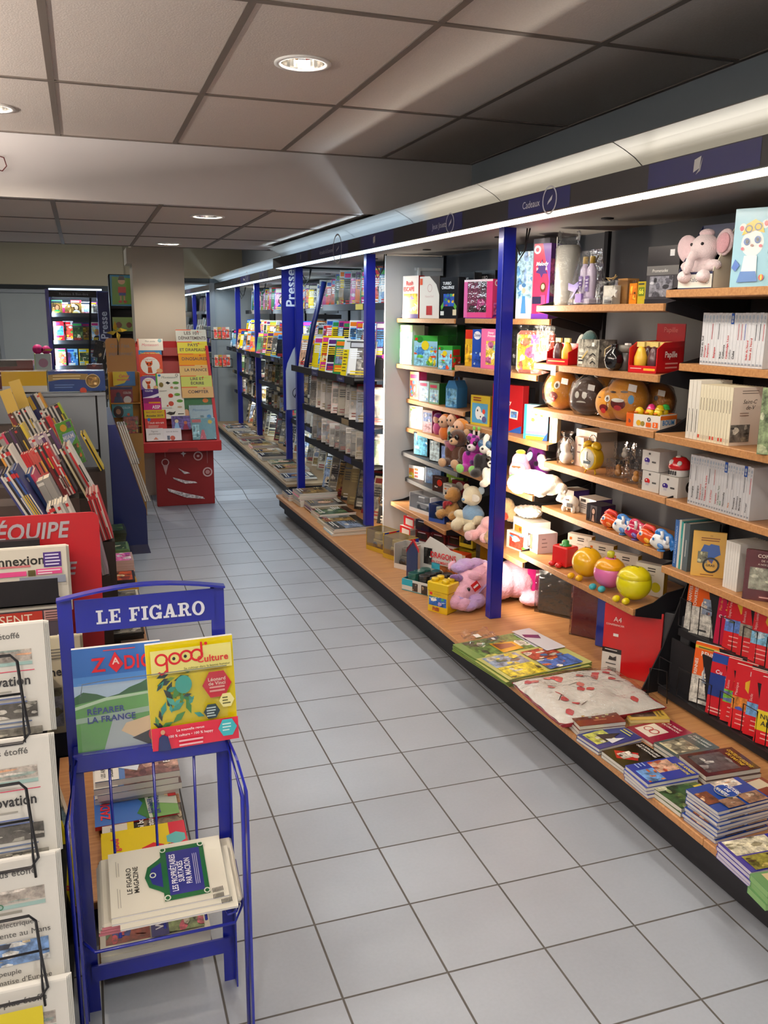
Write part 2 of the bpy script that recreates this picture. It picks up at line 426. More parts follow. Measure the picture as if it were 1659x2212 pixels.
b.quad((XL,8.32,0),(XR,8.32,0),(XR,8.62,.04),(XL,8.62,.04), mat='floor_tiles')
b.quad((XL,8.62,.04),(XR,8.62,.04),(XR,FAR_Y+.2,.04),(XL,FAR_Y+.2,.04), mat='floor_tiles')
b.quad((XL,YB,-.08),(XL,FAR_Y+.2,-.08),(XR,FAR_Y+.2,-.08),(XR,YB,-.08), mat='beam_paint')
struct(b, 'floor')
DOWN_NEAR = [(0.842, 3.426), (-0.33, 4.62)]
DOWN_LOW = [(0.779, 5.673), (0.749, 7.91)]
# ceiling panels with real holes for the lamps are boxed from strips around each lamp
def ceiling_with_holes(b, x0, y0, x1, y1, z, holes, hw=0.085, th=0.03):
    cuts = sorted(holes, key=lambda h: h[1]); y = y0
    for hx, hy in cuts:
        b.box(x0, y, z, x1, hy-hw, z+th, mat='ceiling_tile')
        b.box(x0, hy-hw, z, hx-hw, hy+hw, z+th, mat='ceiling_tile'); b.box(hx+hw, hy-hw, z, x1, hy+hw, z+th, mat='ceiling_tile')
        n = 24
        ring = [(hx + hw*.96*cos(2*pi*i/n), hy + hw*.96*sin(2*pi*i/n), z) for i in range(n)]
        sq = []
        for i in range(n):
            a = 2*pi*i/n; c_, s_ = cos(a), sin(a); k = hw/max(abs(c_), abs(s_)); sq.append((hx + c_*k, hy + s_*k, z))
        b.add(ring + sq, [(i, n+i, n+(i+1) % n, (i+1) % n) for i in range(n)], mat='ceiling_tile')
        y = hy + hw
    b.box(x0, y, z, x1, y1, z+th, mat='ceiling_tile')
b = MB()
ceiling_with_holes(b, XL, YB, 2.33, BEAM_Y+.01, CEIL, DOWN_NEAR)
ceiling_with_holes(b, XL, BEAM_Y+.05, 1.80, LOW_END, LOWCEIL, DOWN_LOW)
b.box(XL, LOW_END, 2.95, XR, FAR_Y+.2, 2.98, mat='ceiling_tile')
b.box(XL, LOW_END-.02, LOWCEIL, 1.80, LOW_END, 2.98, mat='wall_olive')
struct(b, 'ceiling')
b = MB(); tw = 0.013
for i in range(-4, 5):
    x = -0.054 + 0.6*i
    if XL < x < 2.33: b.box(x-tw, YB, CEIL-.004, x+tw, BEAM_Y, CEIL+.001, mat='t_bar')
for j in range(-5, 2):
    y = 4.024 + 1.1924*j
    if YB < y < BEAM_Y: b.box(XL, y-tw, CEIL-.0045, 2.33, y+tw, CEIL+.001, mat='t_bar')
b.box(XL, BEAM_Y-.02, CEIL-.005, 2.33, BEAM_Y, CEIL+.001, mat='t_bar'); b.box(2.31, YB, CEIL-.005, 2.33, BEAM_Y, CEIL+.001, mat='t_bar')
for x in (-1.84, -1.27, -0.69, -0.105, 0.46, 1.09, 1.68):
    b.box(x-tw, BEAM_Y, LOWCEIL-.004, x+tw, LOW_END, LOWCEIL+.001, mat='t_bar')
for y in (BEAM_Y+.066, 6.2, 7.27, LOW_END-.012):
    b.box(XL, y-tw, LOWCEIL-.0045, 1.80, y+tw, LOWCEIL+.001, mat='t_bar')
struct(b, 'trim_1')
b = MB(); b.box(XL, BEAM_Y, LOWCEIL-.0, 2.33, BEAM_Y+.05, CEIL+.03, mat='beam_paint'); struct(b, 'wall_beam')
# soffit above the right shelving, wall behind it
b = MB()
b.box(2.33, YB, 2.30, 2.38, BEAM_Y+.05, CEIL+.03, mat='soffit_grey')
b.box(1.80, BEAM_Y+.05, LOWCEIL, 1.84, LOW_END, LOWCEIL+.5, mat='soffit_grey')
b.box(2.33, BEAM_Y+.05, 2.30, 2.38, FAR_Y, 2.98, mat='soffit_grey')
b.box(1.84, BEAM_Y+.05, 2.84, 2.33, LOW_END, 2.88, mat='soffit_grey')
struct(b, 'trim_2')
b = MB(); b.box(XR, YB, 0, XR+.05, FAR_Y+.2, 2.98, mat='wall_blue_grey'); struct(b, 'wall_right')
b = MB(); b.box(XL-.05, YB, 0, XL, FAR_Y+.2, 2.98, mat='wall_blue_grey'); struct(b, 'wall_left')
b = MB(); b.box(XL, YB-.05, 0, XR, YB, 2.98, mat='beam_paint'); struct(b, 'wall_back')
b = MB()
b.box(XL, FAR_Y, 0, XR, FAR_Y+.05, 2.98, mat='wall_blue_grey')
b.box(XL, FAR_Y-.25, 2.16, 0.62, FAR_Y, 2.98, mat='wall_olive')
b.box(0.62, FAR_Y-.2, 2.30, 2.35, FAR_Y, 2.98, mat='wall_olive')
b.box(0.62, FAR_Y-.22, 2.295, 2.35, FAR_Y-.19, 2.33, mat='wall_olive')
b.box(1.42, FAR_Y-.03, 0, 1.48, FAR_Y, 2.3, mat='grey_panel'); b.box(1.86, FAR_Y-.03, 0, 1.93, FAR_Y, 2.3, mat='grey_panel')
struct(b, 'wall_far')
b = MB(); b.box(-1.05, FAR_Y-.05, 0.04, -0.45, FAR_Y, 2.05, mat='wall_blue_grey'); b.box(-1.1, FAR_Y-.07, 0.04, -1.05, FAR_Y, 2.1, mat='grey_panel'); b.box(-.45, FAR_Y-.07, 0.04, -.40, FAR_Y, 2.1, mat='grey_panel'); b.box(-1.1, FAR_Y-.07, 2.05, -.4, FAR_Y, 2.1, mat='grey_panel')
struct(b, 'door_1')
b = MB(); b.box(0.477, 8.6, 0.0, 0.945, 9.05, 2.98, mat='pillar_paint'); b.box(0.43, 8.58, 2.22, 0.477, 9.05, 2.36, mat='pillar_paint'); struct(b, 'wall_pillar')
t = thing('wall_mirror', 'tall narrow mirror on the far wall left of the magazine bay', 'mirror', T(1.67, FAR_Y-.012, 1.35))
b = MB(); b.box(-.185, -.012, -.86, .185, 0, .86, mat='mirror'); b.build('mirror_glass', t, RY(0))
b = MB()
for x in (-.205, .185): b.box(x, -.03, -.88, x+.02, .011, .88, mat='grey_panel')
for z in (-.88, .86): b.box(-.185, -.03, z, .185, .011, z+.02, mat='grey_panel')
b.build('frame', t)

# ---------------------------------------------------------------- recessed lamps
plain('lamp_glow', '#fff2da', emit=30.0)
plain('reflector', '#f4f0ea', rough=0.12, metal=1.0)
def downlight(x, y, z, label, power, blend=0.5, size=140):
    t = thing('recessed_downlight', label, 'ceiling light', T(x, y, z), 'round downlights in the ceiling')
    b = MB(); b.lathe([(.083, .001), (.107, .001), (.107, -.006), (.083, -.006), (.083, .001)], 32, mat='white_plastic', caps=False); b.build('rim', t)
    b = MB(); b.lathe([(.083, 0), (.078, .03), (.06, .06), (.04, .075)], 32, mat='reflector', caps=False, smooth=False)
    b.add([(.085*cos(2*pi*i/24), .085*sin(2*pi*i/24), .12) for i in range(24)] , [tuple(range(24))[::-1]], mat='white_plastic'); b.build('reflector', t)
    b = MB()
    for k in (-1, 1): b.tube([(k*.022, -.045, .055), (k*.022, .045, .055)], .011, 10, mat='lamp_glow')
    b.build('lamp_tube', t)
    l = bpy.data.lights.new('downlight_beam', 'SPOT'); l.energy = power; l.color = WARM; l.spot_size = radians(size); l.spot_blend = blend; l.shadow_soft_size = 0.06
    o = bpy.data.objects.new('downlight_beam', l); COL.objects.link(o); o.parent = t; o.location = (0, 0, -.012)
    l = bpy.data.lights.new('downlight_bulb', 'POINT'); l.energy = 3.0; l.color = NEUTRAL; l.shadow_soft_size = .02
    o = bpy.data.objects.new('downlight_bulb', l); COL.objects.link(o); o.parent = t; o.location = (0, 0, .025)
    return t
downlight(*DOWN_NEAR[0], CEIL, 'large round recessed downlight in the near ceiling above the aisle', L_DOWN)
downlight(*DOWN_NEAR[1], CEIL, 'round recessed downlight cut by the left edge of the picture', L_DOWN)
downlight(*DOWN_LOW[0], LOWCEIL, 'round downlight in the low ceiling just behind the white beam', L_DOWN*.8)
downlight(*DOWN_LOW[1], LOWCEIL, 'small round downlight in the low ceiling in front of the pillar', L_DOWN*.8)
# lamps of the same ceiling behind the photographer
for i, (x, y) in enumerate(((-0.4, -0.4), (0.85, -0.6), (-1.5, 1.8))):
    l = bpy.data.lights.new('unseen_ceiling_lamp', 'AREA'); l.shape = 'DISK'; l.size = 0.3; l.energy = L_DOWN_BACK; l.color = NEUTRAL
    o = bpy.data.objects.new('unseen_ceiling_lamp', l); COL.objects.link(o); o.location = (x, y, CEIL-.02)
for i, (x, y) in enumerate(((-0.7, 11.0), (1.0, 11.2))):  # unseen lamps added to brighten the far end
    l = bpy.data.lights.new('unseen_ceiling_lamp', 'AREA'); l.shape = 'DISK'; l.size = 0.3; l.energy = L_DOWN*1.6; l.color = NEUTRAL
    o = bpy.data.objects.new('unseen_ceiling_lamp', l); COL.objects.link(o); o.location = (x, y, 2.93)
# ledge and uplights added out of view on the left to brighten the ceiling
b = MB(); b.box(XL, YB+.3, 2.05, XL+.5, 5.0, 2.09, mat='beam_paint'); b.box(XL+.47, YB+.3, 2.09, XL+.5, 5.0, 2.16, mat='beam_paint'); struct(b, 'trim_3')
for y in (-1.0, 1.2, 3.6):
    l = bpy.data.lights.new('added_uplight', 'AREA'); l.shape = 'RECTANGLE'; l.size = .08; l.size_y = 1.9; l.energy = L_ADDED_UP; l.color = (1.0, 0.88, 0.78)
    o = bpy.data.objects.new('added_uplight', l); COL.objects.link(o); o.matrix_basis = T(XL+.35, y, 2.13) @ RX(180) @ RY(-12)
t = thing('hanging_wire', 'small loop of dark red wire sticking out of the beam', 'wire', T(*PY(4, 350, BEAM_Y-.012)))
b = MB(); b.tube([(-.05, .012, 0), (-.02, -.01, .03), (.012, -.012, .02), (.022, -.012, -.02), (.0, -.012, -.045), (-.03, -.01, -.04)], .003, 6, mat='wire_red') if plain('wire_red', '#5a1416') else 0
b.build('wire_loop', t)
# ================================================================== SHELVING ALONG THE RIGHT
plain('tube_warm', '#fff3dc', emit=2.6); plain('tube_cool', '#cfeaff', emit=2.6)
plain('sign_black', '#151316', rough=0.45); plain('sign_blue', '#12164a', rough=0.4)
plain('canopy_grey', '#8b8a88', rough=0.5)
plain('far_deck_dimmed', '#8d7658', rough=.5, vary=.1)  # deck colour dulled to stand in for the weaker light back there
def fixture(name, label, FR, s0, s1, plinth_to, posts, mods, zo=0.0, signs=(), cool_from=4.6, kick=True, power=1.0, back=2.66):
    """one run of shelving: back wall, plinth with wooden deck, canopy with light band, blue posts with lamps behind them"""
    R0 = FR @ T(0, 0, zo)
    t = thing(name, label, 'shelving', R0 @ T(2.2, (s0+s1)/2, 0)); IM = T(-2.2, -(s0+s1)/2, 0)
    def mb():
        b = MB(); b.M = IM.copy(); return b
    b = mb(); b.box(back, s0, .18, back+.02, s1, 2.2, mat='back_panel'); b.build('back_panel', t)
    for m in mods:
        b = mb(); b.box(back-.02, m-.016, .2, back, m+.016, 2.19, mat='black_metal'); b.build('upright', t)
    b = mb(); b.box(1.83, s0, .0 if not kick else .03, back, plinth_to-.03, .172, mat='black_metal'); b.box(1.79, s0, .10, 1.83, plinth_to-.01, .172, mat='black_metal'); b.build('base', t)
    cuts = [s0] + [m for m in mods if s0+.1 < m < plinth_to-.1] + [plinth_to]
    for a, c in zip(cuts, cuts[1:]):
        b = mb(); b.rbox(1.765, a+.001, .172, back-.022, c-.001, .1992, .003, mat='beech' if zo == 0 else 'far_deck_dimmed'); b.build('deck_board', t)
    b = mb(); b.box(1.93, s0, 2.188, back, s1, 2.205, mat='canopy_grey')
    for m in mods:
        if s0 < m < s1: b.lathe([(.028, 2.183), (.028, 2.187)], 14, mat='black_metal', M=T(2.3, m-.5, 0)); 
    b.build('canopy', t)
    b = mb(); b.box(1.84, s0, 2.165, 1.855, s1, 2.247, mat='sign_black'); bd = b.build('sign_band', t)
    for (a, c, ops) in signs:
        b = mb(); b.quad((1.8392, c, 2.168), (1.8392, a, 2.168), (1.8392, a, 2.244), (1.8392, c, 2.244), mat='sign_blue')
        Mf = T(1.8392, c, 2.168) @ RZ(-90) @ FACE
        b.face(c-a, .076, ops, Mf); b.build('sign_panel', bd)
    prof = [(1.935, 2.200), (1.94, 2.232), (1.925, 2.262), (1.885, 2.292), (1.84, 2.315), (1.795, 2.334)]
    b = mb(); L = max(2, int((s1-s0)/0.98)); cut = [s0 + (s1-s0)*i/L for i in range(L+1)]
    for a, c in zip(cut, cut[1:]):
        n = len(prof); a += .003; c -= .003
        v = [(x, a, z) for x, z in prof] + [(x, c, z) for x, z in prof] + [(x+.004, a, z+.004) for x, z in prof] + [(x+.004, c, z+.004) for x, z in prof]
        f = []
        for i in range(n-1): f += [(i, i+1, n+i+1, n+i), (2*n+i, 3*n+i, 3*n+i+1, 2*n+i+1)]
        f += [(n-1, 3*n-1, 4*n-1, 2*n-1), (0, n, 3*n, 2*n)]
        b.add(v, f, mat='hood_white')
    b.build('light_hood', t)
    b = mb(); b.box(1.935, s0, 2.205, back, s1, 2.222, mat='black_metal'); b.build('canopy_cover', t)
    for a, c in zip(cut, cut[1:]):
        mt = 'tube_cool' if (a+c)/2 > cool_from else 'tube_warm'
        b = mb(); v = [(1.855, a+.006, 2.167), (1.93, a+.006, 2.158), (1.93, c-.006, 2.158), (1.855, c-.006, 2.167)]
        v += [(x, y, 2.187) for x, y, z in v]
        b.add(v, [(3, 2, 1, 0), (4, 5, 6, 7), (0, 1, 5, 4), (1, 2, 6, 5), (2, 3, 7, 6), (3, 0, 4, 7)], mat=mt); b.build('light_diffuser', t)
        col = COOL if (a+c)/2 > cool_from else NEUTRAL
        for nm, pos, rot, sx, pw in (('under_lamp', (1.893, (a+c)/2, 2.155), None, .07, L_UNDER), ('hood_lamp', (1.882, (a+c)/2, 2.220), 'up', .012, L_HOOD)):
            l = bpy.data.lights.new(nm, 'AREA'); l.shape = 'RECTANGLE'; l.size = sx; l.size_y = c-a-.02; l.energy = pw*power*(1.25 if col is COOL else 1.0); l.color = col
            o = bpy.data.objects.new(nm, l); COL.objects.link(o); o.parent = t
            o.matrix_basis = IM @ T(*pos) @ (Matrix(((-.6,0,.8,0),(0,1,0,0),(-.8,0,-.6,0),(0,0,0,1))) if rot else RY(-8))
            if rot: l.spread = radians(140)
    for p in posts:
        s, z0 = p[0], (p[1] if len(p) > 1 else .2)
        b = mb(); b.rbox(2.06, s, z0, 2.066, s+.05, 2.186, .002, mat='blue_paint'); b.box(2.066, s, z0, 2.128, s+.006, 2.184, mat='blue_paint'); b.box(2.066, s+.044, z0, 2.128, s+.05, 2.184, mat='blue_paint')
        po = b.build('post', t)
        b = mb(); b.box(2.108, s+.012, z0+.12, 2.122, s+.038, 2.1, mat='white_plastic'); b.build('lamp_cover', po)
        b = mb(); b.tube([(2.12, s+.03, 2.15), (2.17, s+.03, 2.06), (2.20, s+.035, 2.10), (2.21, s+.04, 2.187)], .004, 6, mat='wire_black'); b.tube([(2.12, s+.025, 2.10), (2.15, s+.02, 2.02), (2.19, s+.02, 2.08), (2.22, s+.03, 2.187)], .004, 6, mat='wire_black'); b.build('cable', po)
        l = bpy.data.lights.new('post_lamp', 'AREA'); l.shape = 'RECTANGLE'; l.size = .03; l.size_y = 1.5; l.energy = (p[2] if len(p) > 2 else 1.0)*L_POST*power; l.color = p[3] if len(p) > 3 else WARM
        o = bpy.data.objects.new('post_lamp', l); COL.objects.link(o); o.parent = t
        o.matrix_basis = IM @ T(2.13, s+.025, 1.15) @ Matrix(((0,0,-1,0),(1,0,0,0),(0,-1,0,0),(0,0,0,1)))
    return t
feather = lambda x: [('o', x, .5, .098, .112, '#c6c6cc'), ('p', [(x-.035, .28), (x-.02, .45), (x+.045, .74), (x+.035, .5)], '#c6c6cc'), ]
leafs = lambda x: [('p', [(x-.035, .28), (x-.03, .75), (x+.03, .85), (x+.02, .40)], '#c9c7c4'), ('p', [(x-.01, .18), (x+.03, .30), (x+.045, .8), (x+.02, .4)], '#a9a7a6')]
def sgn(txt, x=.5, fx=.72): return [('t', txt, x, .33, .36, '#c6c6cc', '', .42)] + feather(fx)
signs_A = [(2.003, 2.492, leafs(.48)), (2.957, 3.437, sgn('Cadeaux', .40, .70)), (3.889, 4.312, sgn('Jeux Jouets', .38, .68)), (4.789, 5.372, leafs(.45)), (5.615, 6.502, sgn('Actualité & Economie', .45, .74)), (6.594, 6.934, leafs(.4))]
FIXTURE_A = fixture('shelving', 'long run of lit shelving with black sign band and blue posts along the right', FIX, .6, 7.73, 7.46,
    [(3.885,), (5.885, .2, .9), (7.80, 0.04, .8, COOL)], [.885, 1.885, 2.885, 3.885, 4.885, 5.885, 6.885], signs=signs_A)
b = MB(); b.M = T(-2.2, -4.165, 0)
b.box(2.2, 5.875, .2, 2.66, 5.893, 2.175, mat='pale_panel'); b.box(2.42, 5.862, 2.08, 2.62, 5.875, 2.10, mat='white_plastic'); b.box(2.44, 5.855, 2.03, 2.455, 5.875, 2.10, mat='white_plastic')
b.build('side_panel', FIXTURE_A)
FIXB = Matrix.Rotation(-.012, 4, 'Z') @ T(-.09, 0, 0)
def bpost(y): return y - .02
FIXTURE_B = fixture('shelving', 'far run of magazine shelving with blue posts beyond the ramp', FIXB, 8.07, 13.45, 13.4,
    [(9.44, .2, .9, COOL), (11.3, .2, .9, COOL), (12.88, .2, .8, NEUTRAL)], [9.0, 10.0, 11.0, 12.0, 13.0], zo=-.02, signs=[(9.2, 9.7, leafs(.45)), (10.3, 11.0, sgn('Presse', .4, .7))], cool_from=5, power=1.0)
# blue sign panel at the end of the near run
t = thing('hanging_sign', 'tall blue projecting sign with white vertical lettering at end of shelving', 'sign', FIX @ T(2.05, 7.90, 1.6))
b = MB(); b.rbox(-.09, 0, -.70, .10, .03, .70, .004, mat='blue_paint'); b.build('panel', t)
b = MB(); b.face(.19, 1.4, [('p', [(.12, .005), (.99, .005), (.99, .47), (.8, .455), (.5, .40), (.2, .31), (.12, .26)], '#c9d0da', 'gloss'), ('o', .70, .115, .24, .27, '#15161f'), ('p', [(.52, .085), (.6, .115), (.9, .155), (.8, .115)], '#15161f')], T(-.09, 0, -.70) @ FACE)
b.build('white_wave', t)
b = MB(); b.text('Presse', 0, 0, .085, '#eef2fb', 1, 'l', M=T(.03, -.0006, .24) @ RY(-90) @ FACE); b.build('lettering', t)
t2 = thing('side_rail', 'dark blue slanted steel rail beside the front page magazine rack', 'rail', FIX @ T(2.06, 7.15, 1.7))
b = MB(); b.tube([(-.09, 0, -.36), (-.02, 0, 0), (.075, 0, .34)], .022, 10, mat='navy_paint'); b.build('rail_bar', t2)
b = MB(); b.box(-.01, -.01, .04, .22, .01, .075, mat='black_metal'); b.build('bracket', t2)

def shelf(d0, z, s0, s1, label, mat='beech', th=.03, FR=FIX, deep=2.636, guard=True, g=1.0):
    t = thing('shelf', label, 'shelf', FR @ T(d0, (s0+s1)/2, z)); h = (s1-s0)/2
    b = MB(); b.rbox(0, -h+.012, -th, deep-d0, h-.012, -.0008, .002, mat=mat); b.build('board', t)
    D = deep-d0
    for k in (-1, 1):
        p = [(.01, -th), (.012, .0), (.1, .02*g), (.16, .055*g), (D, .10*g), (D, -.12*g), (.22, -.03-.045*g)] if guard else [(.01, -th), (.01, 0), (D, 0), (D, -.1)]
        b = MB(); b.prism(p, -.0025, .0025, mat='black_metal', M=T(0, k*(h-.006), 0) @ RX(90)); b.build('bracket', t)
    return t
GIFT = [(2.25, 1.82), (2.25, 1.54), (2.25, 1.315), (2.335, 1.035), (2.335, .80), (2.215, .56)]
GUIDE = [(2.24, 1.87), (2.33, 1.588), (2.24, 1.312), (2.32, 1.038), (2.325, .75)]
TOY3 = [(2.34, 1.755), (2.28, 1.475), (2.36, 1.115), (2.29, .85), (2.25, .49)]
TOY2 = [(2.28, 1.752), (2.28, 1.435), (2.36, 1.185), (2.36, .975), (2.33, .80), (2.36, .605), (2.25, .43)]
nm = lambda i, n: ('top' if i == 0 else 'bottom' if i == n-1 else ORD[i])
for i, (d, z) in enumerate(GIFT): shelf(d, z, 2.885, 3.885, f'{nm(i, 6)} beech shelf of the gift bay right of the front blue post')
for i, (d, z) in enumerate(GUIDE): shelf(d, z, 1.885, 2.885, f'{nm(i, 5)} beech shelf of the book bay at the right edge')
for i, (d, z) in enumerate(TOY3): shelf(d, z, 3.885, 4.885, f'{nm(i, 5)} beech shelf of the toy bay crossed by the front blue post')
for i, (d, z) in enumerate(TOY2): shelf(d, z, 4.885, 5.868, f'{nm(i, 7)} {"grey" if i in (4, 5) else "beech"} shelf of the toy bay beside the pale side panel', mat='dark_grey_metal' if i in (4, 5) else 'beech', g=.55)
# ================================================================== BUILDERS FOR THE GOODS
PHC = {'forest': ['#2c4a2a', '#54703c', '#1f2d1c', '#8a9a6a', '#c9c7a8'], 'face': ['#c99c7e', '#3a2a22', '#e5c7ad', '#2a2d3a', '#8a5a48'], 'city': ['#7d8aa0', '#b9a58a', '#d8cfc0', '#4a4f5a', '#94655a'],
       'fire': ['#c8501e', '#e8b04a', '#3a2418', '#8a2a18', '#f0d8a0'], 'sea': ['#3a7ab8', '#9cc8e0', '#e8e0c8', '#205080', '#6a9a60'], 'grey': ['#6a6660', '#b8b2a6', '#3a3836', '#8f8878', '#d6d0c2'],
       'toy': ['#e84a3a', '#f2c230', '#3a8ad0', '#58b04a', '#f0efe8'], 'pink': ['#e070b0', '#f4b8d8', '#8a3aa0', '#f0e0ea', '#c83a7a'], 'dark': ['#25201e', '#4a3c34', '#100e0e', '#6d5a48', '#8f7a60'], 'ice': ['#a8d4ee', '#e8f4fa', '#5a90c8', '#f6f8fa', '#88a8d8'], 'gold': ['#8a6a34', '#c8a058', '#4a3418', '#e8cf98', '#6a4a20']}
MCOL = ['#c8202a', '#f2d21a', '#f4f2ec', '#1f4fa0', '#20242c', '#e87a1e', '#2f8a4a', '#d63a84', '#7fb8dc', '#e9e2cc', '#5a2a6a', '#b8b8bc']
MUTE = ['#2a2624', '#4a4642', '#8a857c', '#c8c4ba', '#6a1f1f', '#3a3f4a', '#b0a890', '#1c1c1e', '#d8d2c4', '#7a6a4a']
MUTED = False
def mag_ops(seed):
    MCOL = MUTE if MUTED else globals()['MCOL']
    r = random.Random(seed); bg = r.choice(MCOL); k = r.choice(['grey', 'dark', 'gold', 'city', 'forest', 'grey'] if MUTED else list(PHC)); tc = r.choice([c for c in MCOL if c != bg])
    ops = [('r', 0, 0, 1, 1, bg)]
    st = r.randint(0, 3)
    if st == 0:      # portrait
        sk, hair, clo = r.choice(['#d8a888', '#e6c0a0', '#b98460']), r.choice(['#2a1a14', '#6a4426', '#c8a060', '#15120f']), r.choice(MCOL)
        ops += [('ph', 0, 0, 1, .8, PHC[k], 5, seed), ('e', .5, .48, .26, .33, hair), ('p', [(.12, 0), (.2, .22), (.38, .30), (.62, .30), (.8, .22), (.9, 0)], clo), ('e', .5, .47, .17, .23, sk), ('r', .40, .47, .47, .485, '#3a2a24'), ('r', .54, .47, .61, .485, '#3a2a24'), ('r', .45, .37, .56, .385, '#a04a44')]
    elif st == 1: ops += [('ph', 0, .1, 1, .8, PHC[k], 14, seed)]
    elif st == 2: ops += [('ph', .05, .30, .95, .78, PHC[k], 12, seed), ('r', .05, .06, .5, .26, tc)]
    else: ops += [('ph', .3, 0, 1, .8, PHC[k], 10, seed), ('r', 0, .1, .3, .8, r.choice(MCOL))]
    ops += [('r', .04, .83, r.uniform(.6, .96), .95, tc), ('l', .06, .70, .5, 4, .06, .03, r.choice(['#d8d4cc', '#111111', '#8a7a4a'] if MUTED else ['#ffffff', '#111111', '#f2d21a'])), ('l', .1, .14, .85, 2, .07, .035, r.choice(['#c8c4ba', '#8a2a24', '#9a8a5a'] if MUTED else ['#ffffff', '#f2d21a', '#c8202a']))]
    return ops
LUMP = None
def magazine(name, label, M, w=.21, h=.285, th=.006, ops=None, seed=0, group=None, cat='magazine', wrap=False, side='#d8d4cb', curl=0.0):
    # standing sheet stack: local x right, z up, cover at y=0 looking to -y
    b = MB() if LUMP is None else LUMP
    b.M = I4 if LUMP is None else M
    b.box(0, 0, 0, w, th, h, side, 'paper')
    b.face(w, h, ops or mag_ops(seed), FACE, seed)
    if LUMP is not None: return
    if wrap:
        b.box(-.004, -.004, -.002, w+.004, th+.004, h+.004, mat='cellophane')
    return one(b, name, label, cat, M, group)
def flat_item(name, label, cat, M, w, h, th, ops, side='#d9d4c8', group=None, cover='#ffffff', seed=0, parts=True):
    # lying book or magazine: x right, y up, z out of the cover
    t = thing(name, label, cat, M, group)
    b = MB(); b.box(0, 0, th-.0007, w, h, th, cover, 'gloss'); b.box(0, 0, 0, w, h, .0006, cover, 'gloss'); b.box(0, 0, .0006, .0012, h, th-.0007, cover, 'gloss')
    b.face(w, h, ops, T(0, 0, th), seed); b.build('cover', t)
    b = MB(); b.box(.0012, .001, .0006, w-.001, h-.001, th-.0007, side, 'paper'); b.build('pages', t)
    return t
def spine_book(label, M, th, h, depth, col, ops, group=None, cat='book', front=None, page='#e6e0d2', name='book'):
    t = thing(name, label, cat, M, group); b = MB()
    b.box(0, 0, 0, th, .0012, h, col, 'card'); b.box(0, .0012, 0, .0012, depth, h, col, 'card'); b.box(th-.0012, .0012, 0, th, depth, h, col, 'card')
    b.face(th, h, ops, FACE, 1)
    if front: b.face(depth, h, front, T(th, 0, 0) @ RZ(90) @ FACE, 2)
    b.build('cover', t)
    b = MB(); b.box(.0013, .0012, .003, th-.0013, depth-.003, h-.003, page, 'paper'); b.build('pages', t)
    return t
def carton(name, label, cat, M, w, d, h, front, right=None, top=None, left=None, col='#ffffff', group=None, seed=0, mat='gloss', window=None, back=None):
    # printed box: front at y=0 looking to -y; right is its +x side
    b = MB(); b.rbox(0, 0, 0, w, d, h, .0015, col, mat)
    b.face(w, h, front, FACE, seed)
    if right: b.face(d, h, right, T(w, 0, 0) @ RZ(90) @ FACE, seed+1)
    if left: b.face(d, h, left, T(0, d, 0) @ RZ(-90) @ FACE, seed+2)
    if top: b.face(w, d, top, T(0, 0, h), seed+3)
    return one(b, name, label, cat, M, group)
def px_w(uL, uR, v, d):
    a, c = PD(uL, v, d), PD(uR, v, d); return a.y, a.y - c.y
def bxp(name, label, cat, uL, uR, vt, d, z, depth, front, rz=0, wk=1.0, h=None, **kw):
    vb = 0.5
    # left and right pixel edges of the front face on its shelf at depth d
    m = FIX @ Vector((d, 3, z))
    # the height of the shelf line at this column
    sL = S_at(uL, d, z); sR = S_at(uR, d, z)
    w = (sL - sR)*wk; hh = h or (Z_at(uL, vt, d, sL) - z)
    return carton(name, label, cat, LOC(d, sL, z, rz), w, depth, hh, front, **kw)
def S_at(u, d, z):
    # the s at which a point (d, s, z) shows in pixel column u
    lo, hi = .3, 14.
    def U(s):
        p = FIX @ Vector((d, s, z)) - CAM; return IMG_W/2 + F_PX*p.dot(CR)/p.dot(CF)
    for _ in range(50):
        mid = (lo+hi)/2
        if U(mid) > u: lo = mid
        else: hi = mid
    return (lo+hi)/2
def Z_at(u, v, d, s):
    r = FIXI @ ray(u, v); return CAM.z + r.z*(d/r.x)

_PL = {}
def plushmat(col, fuzzy=1.0):
    k = f'plush {col} {fuzzy}'
    return k if plain(k, col, rough=1.0, spec=0.1, sheen=0.5, bump=0.55*fuzzy, bscale=240, vary=0.10, vscale=60) else k
def plush(name, label, M, parts, cat='soft toy', group=None, scale=1.0, fur=0.0):
    """parts: (part name, colour, [ellipsoids (x,y,z,rx,ry,rz[,rot])]); each part is merged to one continuous skin"""
    t = thing(name, label, cat, M @ S3(scale, scale, scale) if False else M, group)
    for pn, col, els, *opt in parts:
        glossy = opt and opt[0] == 'hard'
        if glossy: plain('bead ' + col, col, rough=0.15); mt = 'bead ' + col
        else: mt = plushmat(col)
        b = MB()
        for e in els:
            x, y, z, rx, ry, rz = [q*scale for q in e[:6]]
            b.ell(x, y, z, rx, ry, rz, mat=mt, rot=e[6] if len(e) > 6 else None, n=18, h=12)
        o = b.build(pn, t)
        if not glossy and len(els) > 1:
            m = o.modifiers.new('merge', 'REMESH'); m.mode = 'VOXEL'; m.voxel_size = max(.0025, .006*scale) if len(els) < 12 else .007*scale; m.use_smooth_shade = True
            m2 = o.modifiers.new('soft', 'SMOOTH'); m2.iterations = 4; m2.factor = .6
        if not glossy and fur:
            tx = bpy.data.textures.get('fur') or bpy.data.textures.new('fur', 'CLOUDS'); tx.noise_scale = .012
            m3 = o.modifiers.new('fur', 'DISPLACE'); m3.texture = tx; m3.strength = fur; m3.mid_level = .5
    return t
